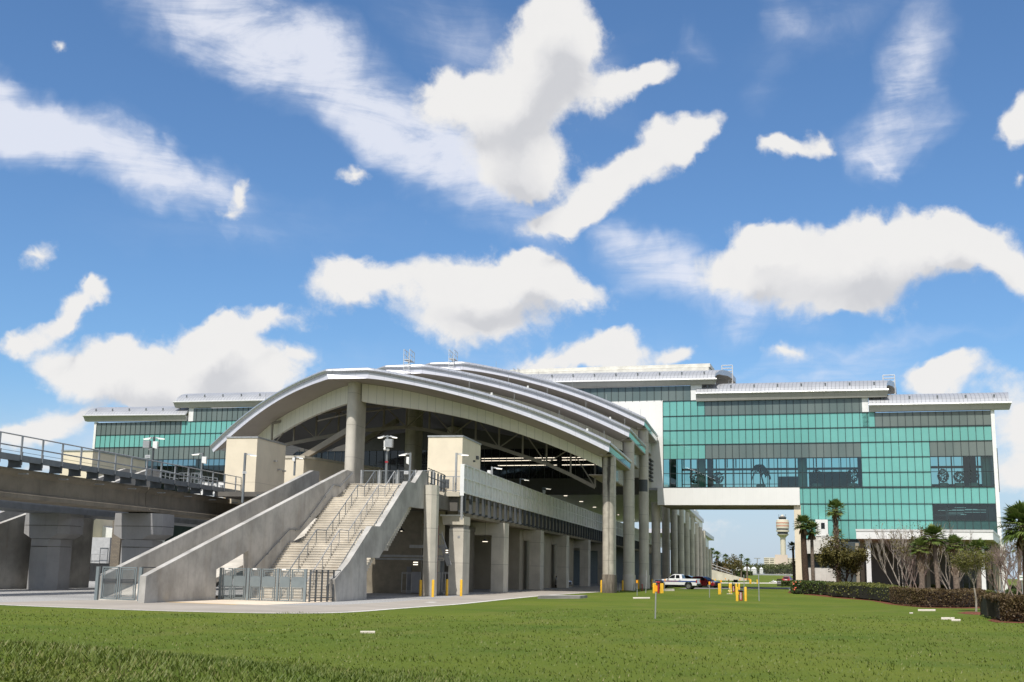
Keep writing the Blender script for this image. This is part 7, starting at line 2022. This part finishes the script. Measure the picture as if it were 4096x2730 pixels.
def pickup():
    o = thing('pickup_truck', 'white pickup truck with a blue side stripe and red lettering, parked by the columns', 'pickup truck', (0, 0, 0))
    W_ = 2.0; wr = .41; wx = (-1.85, 1.85)
    P = arch_profile(-2.95, 2.9, .5, [(2.95, .75), (2.93, 1.1), (2.75, 1.18), (1.35, 1.26), (.98, 1.34), (-.95, 1.34), (-1.02, 1.32), (-2.93, 1.32), (-2.97, .7)], wx, .5)
    b_ = side_extrude(P, W_, .06, 1.0, 1.4).build('body', P_W, o, bevel=.035); fixn(b_)
    C = [(1.0, 1.32), (.42, 1.78), (.2, 1.9), (-.62, 1.92), (-.86, 1.86), (-1.0, 1.32)]
    c = side_extrude(C, W_ - .1, .26, 1.3, 1.92).build('cab', P_W, o, bevel=.04); fixn(c)
    glass_poly(c, [(.86, 1.38), (.36, 1.76), (.12, 1.82), (-.02, 1.82), (-.02, 1.38)], W_ - .1, .26, 1.3, 1.92); glass_poly(c, [(-.14, 1.38), (-.14, 1.82), (-.6, 1.82), (-.7, 1.38)], W_ - .1, .26, 1.3, 1.92)
    m = MB(); m.quad((1.02, -.72, 1.4), (1.02, .72, 1.4), (.47, .6, 1.78), (.47, -.6, 1.78)); m.v = [v + Vector((.02, 0, .02)) for v in m.v]; m.build('windscreen', M['carglass'], c)
    m = MB(); m.quad((-.99, .68, 1.42), (-.99, -.68, 1.42), (-.88, -.6, 1.8), (-.88, .6, 1.8)); m.v = [v + Vector((-.03, 0, 0)) for v in m.v]; m.build('rear_window', M['carglass'], c)
    m = MB(); m.box(-2.86, -.82, 1.0, -1.1, .82, 1.335); m.build('bed', M['black'], o)
    m = MB(); m.box(-2.98, -.8, 1.33, -1.05, -.95, 1.36); m.box(-2.98, .8, 1.33, -1.05, .95, 1.36); m.build('bed_rail', P_W, o)
    m = MB(); m.box(-3.1, -.95, .52, -2.9, .95, .74); m.build('rear_bumper', M['black'], o)
    m = MB(); m.box(2.9, -.95, .5, 3.05, .95, .78); m.build('front_bumper', M['rim'], o)
    m = MB(); m.box(2.9, -.6, .8, 2.97, .6, 1.08); m.build('grille', M['black'], o)
    for s in (-1, 1):
        m = MB(); m.box(2.8, s * .62, .86, 2.96, s * .96, 1.08); m.build('headlight', M['headlight'], o)
        m = MB(); m.box(-2.99, s * .86, .86, -2.86, s * 1.01, 1.2); m.build('taillight', M['taillight'], o)
        m = MB(); m.box(.78, s * .98, 1.36, .95, s * 1.2, 1.55); m.build('mirror', M['black'], o)
        m = MB(); m.box(-2.9, s * 1.003, .93, 2.6, s * 1.010, 1.09); st = m.build('blue_stripe', plain('blue_stripe', (.03, .07, .24), .4), o)
        m = MB(); m.box(-.2, s * .985, 1.16, 0, s * 1.01, 1.2); m.box(-.9 + .1, s * .985, 1.16, -.6, s * 1.01, 1.2); m.build('door_handle', M['steel_dk'], o)
        m = MB(); m.box(-1.4, s * .99, .5, 1.35, s * 1.05, .56); m.build('side_step', M['black'], o)
        text_mesh('lettering', 'AIRPORT SECURITY', .2, (.3, s * 1.016, 1.01), (PI / 2, 0, 0 if s < 0 else PI), plain('red_lettering', (.5, .09, .06), .5), o)
        for x in wx: wheel(o, x, s * .88, wr)
    m = MB(); m.box(-.05, -.5, 1.92, .2, .5, 2.0); m.build('roof_light_bar', M['steel_dk'], o)
    m = MB(); m.box(-2.6, -.9, .35, 2.6, .9, .55); m.build('chassis', M['black'], o)
    return o
pk = pickup()
def suv(label, col, L=4.5, H=1.66, low=False, name='parked_car'):
    o = thing(name, label, 'car', (0, 0, 0)); W_ = 1.86; h = L / 2; wr = .35; wx = (-h + .82, h - .92)
    P = arch_profile(-h, h, .32, [(h + .02, .55), (h - .02, .78), (h - .25, .92), (h - 1.25, 1.04), (-h + .12, 1.06), (-h - .02, .8)], wx, .42)
    b_ = side_extrude(P, W_, .1, .7, 1.1).build('body', col, o, bevel=.05); fixn(b_)
    C = [(h - 1.15, 1.02), (h - 1.95, 1.5), (h - 2.3, H - .03), (-h + 1.1, H), (-h + .45, H - .1), (-h + .1, 1.04)]
    c = side_extrude(C, W_ - .12, .24, 1.0, H).build('cabin', col, o, bevel=.05); fixn(c)
    glass_poly(c, [(h - 1.35, 1.08), (h - 2.02, 1.48), (h - 2.2, 1.53), (h - 2.32, 1.53), (h - 2.32, 1.08)], W_ - .12, .24, 1.0, H); glass_poly(c, [(h - 2.42, 1.08), (h - 2.42, 1.53), (-h + 1.35, 1.53), (-h + 1.2, 1.08)], W_ - .12, .24, 1.0, H); glass_poly(c, [(-h + 1.1, 1.1), (-h + 1.25, 1.52), (-h + .85, 1.5), (-h + .5, 1.2)], W_ - .12, .24, 1.0, H)
    m = MB(); m.quad((h - 1.22, -.74, 1.07), (h - 1.22, .74, 1.07), (h - 1.93, .62, 1.49), (h - 1.93, -.62, 1.49)); m.v = [v + Vector((.035, 0, .04)) for v in m.v]; m.build('windscreen', M['carglass'], c)
    m = MB(); m.quad((-h + .12, .68, 1.1), (-h + .12, -.68, 1.1), (-h + .4, -.6, H - .16), (-h + .4, .6, H - .16)); m.v = [v + Vector((-.045, 0, .0)) for v in m.v]; m.build('rear_window', M['carglass'], c)
    m = MB(); m.box(h - .1, -.62, .5, h + .05, .62, .74); m.build('grille', M['black'], o)
    m = MB(); m.box(h - .2, -.85, .3, h + .06, .85, .44); m.build('front_bumper', M['black'], o)
    m = MB(); m.box(-h - .05, -.85, .34, -h + .2, .85, .52); m.build('rear_bumper', M['black'], o)
    m = MB(); m.box(-h - .035, -.26, .78, -h + .02, .26, .9); m.build('number_plate', M['white_plain'], o)
    for s in (-1, 1):
        m = MB(); m.hexa([(h - .3, s * .58, .74), (h + .02, s * .55, .74), (h - .1, s * .9, .74), (h - .5, s * .92, .76), (h - .3, s * .58, .86), (h - .04, s * .55, .84), (h - .14, s * .88, .86), (h - .55, s * .9, .9)]); q = m.build('headlight', M['headlight'], o); fixn(q)
        m = MB(); m.box(-h - .03, s * .62, .84, -h + .18, s * .93, 1.03); m.build('taillight', M['taillight'], o)
        m = MB(); m.box(h - 1.5, s * .9, 1.06, h - 1.36, s * 1.08, 1.2); m.build('mirror', col, o)
        m = MB(); m.box(h - 2.5, s * .915, .9, h - 2.3, s * .945, .93); m.box(h - 3.3, s * .915, .9, h - 3.1, s * .945, .93); m.build('door_handle', col, o)
        for x in wx: wheel(o, x, s * .82, wr, .22)
    m = MB(); m.box(-h + .5, -.8, .22, h - .5, .8, .36); m.build('chassis', M['black'], o)
    return o
SC = 1.12
def place(o, u, v, rz, s=SC, z=0.0):
    p = AZ(u, v, z); o.location = (p.x, p.y, z); o.rotation_euler = (0, 0, rz); o.scale = (s, s, s)
# the truck points left (nose to the columns), turned a little away
place(pk, 2706, 2357, R(180 - 11), 1.14)
red = suv('bright red hatchback parked nose right beside the white pickup', P_R, 4.4); place(red, 2820, 2352.0, R(-32), 1.14)
blk = suv('black estate car mostly hidden behind the white pickup', P_K, 4.7); place(blk, 2754, 2350.5, R(-8), 1.22)
wht = suv('white car parked in the shade between the piers, only its nose showing', paint('white_two', (.6, .6, .6)), 4.8); p = AX(2322, 2362, -27.6); place(wht, 2322, 2362, R(-20), 1.1); wht.location = (p.x - 2.1, 176.3, 0)
fr_ = suv('small red car seen from behind on the far road', P_R2, 4.5); place(fr_, 3152.5, 2334.0, R(90 - 14), 1.2)

# ------------------------------------------------------------------ far background seen under the bridge
# control tower
yT_ = 1900.0
def far(u, v, y=yT_): return AY(u, v, y)
ct = thing('control_tower', 'tall cream airport control tower with banded drum cab, far off under the bridge', 'tower', (far(3131, 2272).x, yT_, 0))
cx = far(3131.5, 2150).x
def zz_(v): return far(3131, v).z
pxm = yT_ * 1.03 / F_PX
cream = plain('tower_cream', (.62, .57, .46), .7, var=.05, vscale=.02)
m = MB(); w = 10 * pxm; m.lathe([(w, 0), (w, zz_(2152)), (w * 1.15, zz_(2150)), (w * 1.65, zz_(2144)), (w * 2.1, zz_(2141))], (cx, yT_, 0), 20); m.build('shaft', concrete('tower_shaft_concrete', (.62, .57, .46), stain=.1, streak=.1, patch=.15, seamz=5.5), ct, smooth=True)
def band(v0, v1, r0, r1, mt, nm):
    m = MB(); m.lathe([(r0 * pxm, zz_(v1)), (r1 * pxm, zz_(v0))], (cx, yT_, 0), 28); m.build(nm, mt, ct, smooth=True)
dk = plain('tower_glass', (.03, .035, .045), .2); terr = plain('tower_terracotta', (.52, .22, .14), .7)
band(2137.5, 2141.5, 20.5, 22, cream, 'drum_base'); band(2129, 2137.5, 19.5, 19.5, dk, 'window_ring'); band(2121, 2128.5, 23.5, 23.8, cream, 'gallery'); band(2115, 2121, 22.2, 22.2, dk, 'window_ring'); band(2107, 2115, 23.8, 23.8, cream, 'drum'); band(2103, 2107, 23.9, 23.9, terr, 'drum_stripe'); band(2095, 2103, 23.8, 23.8, cream, 'drum'); band(2091, 2095, 23.9, 23.9, terr, 'drum_stripe'); band(2081, 2091, 23.8, 22, cream, 'drum'); band(2079, 2081, 22, 18, cream, 'drum')
band(2071, 2079, 13.2, 14.6, dk, 'cab_glass'); band(2069.5, 2071, 15, 15, plain('cab_roof_grey', (.2, .2, .2), .6), 'cab_roof'); band(2065, 2069.5, 9.5, 9.5, plain('cab_top', (.3, .27, .25), .6), 'cab_top'); band(2060, 2065, 6.5, 3, cream, 'radome')
m = MB()
for q in (-13, 12): m.tube([(cx + q * pxm, yT_, zz_(2071)), (cx + q * pxm, yT_, zz_(2058))], .25, 5)
m.build('antenna', M['steel_dk'], ct)
# parking garage at its foot
yG = 1720.0
ga = thing('parking_garage', 'long cream multi storey parking garage at the foot of the control tower', 'building', (far(3150, 2270, yG).x, yG, 0))
m = MB(); xg0, xg1 = far(3056, 2250, yG).x, far(3330, 2250, yG).x
for k in range(6):
    z0_ = far(3150, 2271 - 6.9 * k, yG).z; m.box(xg0, yG, z0_, xg1, yG + 60, z0_ + 1.45)
m.build('storey_parapet', cream, ga)
m = MB(); m.box(xg0 + 1, yG + 2, 0, xg1, yG + 58, far(3150, 2237, yG).z); m.build('dark_storeys', plain('garage_dark', (.05, .05, .055), .8), ga)
m = MB(); a, b_ = far(3100, 2219.5, yG), far(3150, 2219.5, yG); m.box(a.x, yG - 3, 0, b_.x, yG + 20, a.z); m.build('stair_tower', plain('garage_pink', (.64, .53, .45), .8, vscale=.02), ga)
m = MB()
for u in (3078, 3098, 3160, 3185): x = far(u, 2250, yG).x; m.box(x - .8, yG - .3, 0, x + .8, yG, far(u, 2236, yG).z)
m.build('pilaster', cream, ga)
# tree line in front of the garage, one mass
def leafmass(name, spots, mat_, n, size, seed, label=None, trunk=None):
    r = random.Random(seed); m = MB()
    for i in range(n):
        c, rx, rz = r.choice(spots); v = rnd_unit(r) * r.random() ** .4
        leafquad(m, Vector((c[0] + v.x * rx, c[1] + v.y * rx, max(terrain(c[0], c[1]), c[2] + v.z * rz))), rnd_unit(r), size * r.uniform(.6, 1.3), .7, r, min(1, max(0, r.gauss(.45, .22) + .2 * v.z)))
    return m.build(name, M[mat_])
r = random.Random(41); sp_ = []
for k in range(60):
    u = 2950 + 250 * r.random(); y = 700 + 200 * r.random(); c = AY(u, 2274 - 10 * r.random() ** 2, y); sp_.append(((c.x, y, c.z - 1), 3.5 + 3 * r.random(), 2.6 + 1.5 * r.random()))
tag(leafmass('tree_line', sp_, 'far_leaf', 6000, 1.1, 42), kind='stuff')
# white vehicles / tents in a row
for k, (u0, u1, vt, lb) in enumerate(((2940, 2963, 2267, 'left one of the long white roofs beyond the black fence'), (2973, 3001, 2267.5, 'middle one of the long white roofs beyond the black fence'), (3004, 3026, 2268, 'right one of the long white roofs beyond the black fence'), (3038, 3052, 2269, 'small white roof beyond the black fence'))):
    y = 640 + 12 * k; a, b_ = AY(u0, vt, y), AY(u1, 2280, y); m = MB(); zb_ = 2.2
    m.add([(a.x, y, zb_), (b_.x, y, zb_), (b_.x, y + 12, zb_), (a.x, y + 12, zb_), (a.x, y, a.z - .9), (b_.x, y, a.z - .9), (b_.x, y + 12, a.z - .9), (a.x, y + 12, a.z - .9), (a.x + 1, y + 6, a.z), (b_.x - 1, y + 6, a.z)], [(0, 1, 5, 4), (1, 2, 6, 5), (2, 3, 7, 6), (3, 0, 4, 7), (4, 5, 9, 8), (6, 7, 8, 9), (5, 6, 9), (7, 4, 8)])
    tag(m.build('white_shed', M['white_plain']), lb, 'shed', 'long white roofs beyond the fence')
# black fence on the bank crest, with a grey rail below it
bf = thing('black_fence', 'long black mesh fence along the crest of the far grass bank', 'fence', (0, 572, 2.2)); yf = 572
x0_, x1_ = AY(2975, 2285, yf).x, AY(3260, 2285, yf).x; zf0 = 2.2; zf1 = AY(3080, 2278, yf).z
m = MB(); x = x0_
while x < x1_: m.box(x - .08, yf - .08, zf0, x + .08, yf + .08, zf1); x += 3.2
m.build('post', M['black'], bf)['kind'] = 'stuff'
m = MB(); z = zf0 + .2
while z < zf1: m.box(x0_, yf - .02, z, x1_, yf + .02, z + .06); z += .22
m.box(x0_, yf - .06, zf1 - .1, x1_, yf + .06, zf1); m.build('mesh', M['black'], bf)
m = MB(); m.box(x0_ - 10, yf - 6, 1.9, x1_, yf - 5.8, 2.75); tag(m.build('grey_rail', M['steel_lt']), 'low grey guard rail just below the black fence', 'rail')
hedge('hedge', [(x0_ - 14, 545), (x0_ + 4, 545)], [(x0_ - 14, 549), (x0_ + 4, 549)], 3.6, 'hedge_green', 'dark hedge piece on the bank left of the black fence', 900, .7, 30)
# far ramp wall with its railing, left of the bank
yw = 452.0
a, b_, c = AY(2846, 2277, yw), AY(2952, 2312, yw), AY(2846, 2322, yw)
rw_ = thing('retaining_wall', 'pale sloping concrete retaining wall with a railing, beyond the last column', 'wall', (c.x, yw, 0)); m = MB()
m.prism([(a.x - 8, yw, -.5), (b_.x + 3, yw, -.5), (b_.x + 3, yw, b_.z - .3), (a.x - 8, yw, a.z + 1.8)], (0, .6, 0)); m.build('wall_face', M['conc_lt'], rw_)
m = MB()
for dz in (2.6, 1.6): m.tube([(a.x - 8, yw + 1, a.z + 1.8 + dz), (b_.x - 2, yw + 1, b_.z - .3 + dz)], .07, 5)
for k in range(9):
    f = k / 8; x = a.x - 8 + (b_.x - 2 - a.x + 8) * f; z = a.z + 1.8 + (b_.z - .3 - a.z - 1.8) * f; m.box(x - .06, yw + .95, z - .5, x + .06, yw + 1.05, z + 2.6)
m.build('railing', M['steel_lt'], rw_)
# palms and trees on the left bank
for k, (u, vb, vc, rp, y, lb, dd) in enumerate(((2847, 2300, 2206, 16, 470, 'far fan palm with a thick crown just right of the last column', 3), (2868, 2300, 2223, 19, 476, 'far fan palm second from the last column', 3), (2903, 2300, 2232, 16, 488, 'far fan palm third from the last column', 2), (2964.5, 2292, 2227.5, 11, 495, 'far slender palm standing alone on the bank', 0), (2988, 2300, 2248, 16, 470, 'far stout palm right of the slender one', 4))):
    b_ = AY(u, vb, y); c = AY(u, vc, y); zb_ = terrain(b_.x, y)
    fan_palm((b_.x, y, zb_), c.z - zb_, (c.x - b_.x, 0), rp * y / F_PX * 1.15, lb, nf=26, seed=50 + k, thick=.45 if k != 3 else .4, dead=dd, group='far palms on the bank')
for k, (u, y, h, lb) in enumerate(((2858, 480, 4.5, 'far bushy tree under the first palms by the last column'), (2885, 478, 4.2, 'far brownish leafless bush between the palms'), (2912, 482, 4.4, 'far brownish bush below the third palm'), (2934, 486, 5.6, 'far olive tree right of the third palm'))):
    b_ = AY(u, 2300, y); zb_ = terrain(b_.x, y)
    tree_obj((b_.x, y, zb_), [((.1, 0, 1), h * .6, .22, 3, .6, .12, 3, .7), ((-.4, .1, 1), h * .55, .18, 3, .6, .12, 3, .7), ((.45, -.1, 1), h * .55, .18, 3, .6, .12, 3, .7)], lb, 'tree', 'twig_pink', ('olive_leaf' if k != 1 else 'palm_dead', 1300 if k != 1 else 500, .55, 1.3), seed=60 + k, group='far trees on the bank')
hedge('hedge', [(AY(2925, 2300, 500).x, 500), (AY(2980, 2300, 500).x, 500)], [(AY(2925, 2300, 500).x, 508), (AY(2980, 2300, 500).x, 508)], 3.6, 'hedge_green', 'far dark hedge on the bank before the slender palm', 1800, .6, 71)
# lamp mast
c = AY(3029, 2234, 800); m = MB(); m.tube([(c.x, 800, 2), (c.x, 800, c.z)], .35, 6); m.box(c.x - 2, 799.8, c.z - .3, c.x + 2, 800.2, c.z + .2); tag(m.build('light_mast', M['steel_lt']), 'thin far light mast left of the garage', 'mast')

# ------------------------------------------------------------------ plants inside the glass concourse
def potted(u, h, label, seed, back=3.0, pot=True, palm=False):
    s = FS(u, 1950)[0]; c = FP(s, zF, back); o = thing('indoor_palm' if palm else 'indoor_plant', label, 'plant', tuple(c), 'plants inside the concourse')
    m = MB(); m.lathe([(.35, c.z), (.75, c.z + .35), (.78, c.z + .75), (.6, c.z + .85)], (c.x, c.y, 0), 16); m.build('pot', M['interior_lt'], o, smooth=True)
    r = random.Random(seed)
    if palm:
        m = MB(); m.tube([(c.x + .45, c.y, c.z + .8), (c.x + .1, c.y, c.z + h * .6), (c.x, c.y, c.z + h)], [.14, .1, .08], 8); m.build('trunk', M['bark_dark'], o)
        m = MB()
        for k in range(14):
            a = k * 2.4; e = r.uniform(-.1, .9); L = 1.9; pts = []
            for j in range(7): f = j / 6; pts.append(Vector((c.x + math.cos(a) * L * f * .85, c.y + math.sin(a) * L * f * .85, c.z + h + L * (e * f - .95 * f * f))))
            for j in range(6):
                d = (pts[j + 1] - pts[j]); sd2 = Vector((-math.sin(a), math.cos(a), 0))
                for q in (-1, 1): m.add([pts[j], pts[j] + d, pts[j] + d * 1.2 + sd2 * q * .32 - Vector((0, 0, .32)), pts[j] + d * .5 + sd2 * q * .3 - Vector((0, 0, .28))], [(0, 1, 2, 3)], .3)
        m.build('fronds', M['palm_leaf'], o)
    else:
        m = MB()
        for i in range(260):
            v = rnd_unit(r); p = Vector((c.x + v.x * .8, c.y + v.y * .5, c.z + 1.0 + h * .5 + v.z * h * .5)); leafquad(m, p, rnd_unit(r), .4, .5, r, r.random() * .5)
        m.build('leaves', M['palm_leaf'], o)
        m = MB(); m.tube([(c.x, c.y, c.z + .7), (c.x, c.y, c.z + .9 + h * .4)], .05, 5); m.build('stem', M['bark_dark'], o)
potted(3034, 3.9, 'tall indoor palm behind the bridge windows', 1, 4.5, palm=True)
for u, h, lb, sd_ in ((2770, 2.2, 'leafy indoor plant near the left end of the bridge windows', 2), (2865, 1.8, 'dark indoor plant right of the first inner column', 3), (3265, 2.0, 'indoor plant in a pale pot right of the second inner column', 4), (3412, 2.3, 'indoor plant in a pale pot near the right end of the long window band', 5), (3779, 2.0, 'first of three potted plants in the right hand window', 6), (3845, 1.6, 'second of three potted plants in the right hand window', 7), (3903, 1.9, 'third of three potted plants in the right hand window', 8)):
    potted(u, h, lb, sd_)
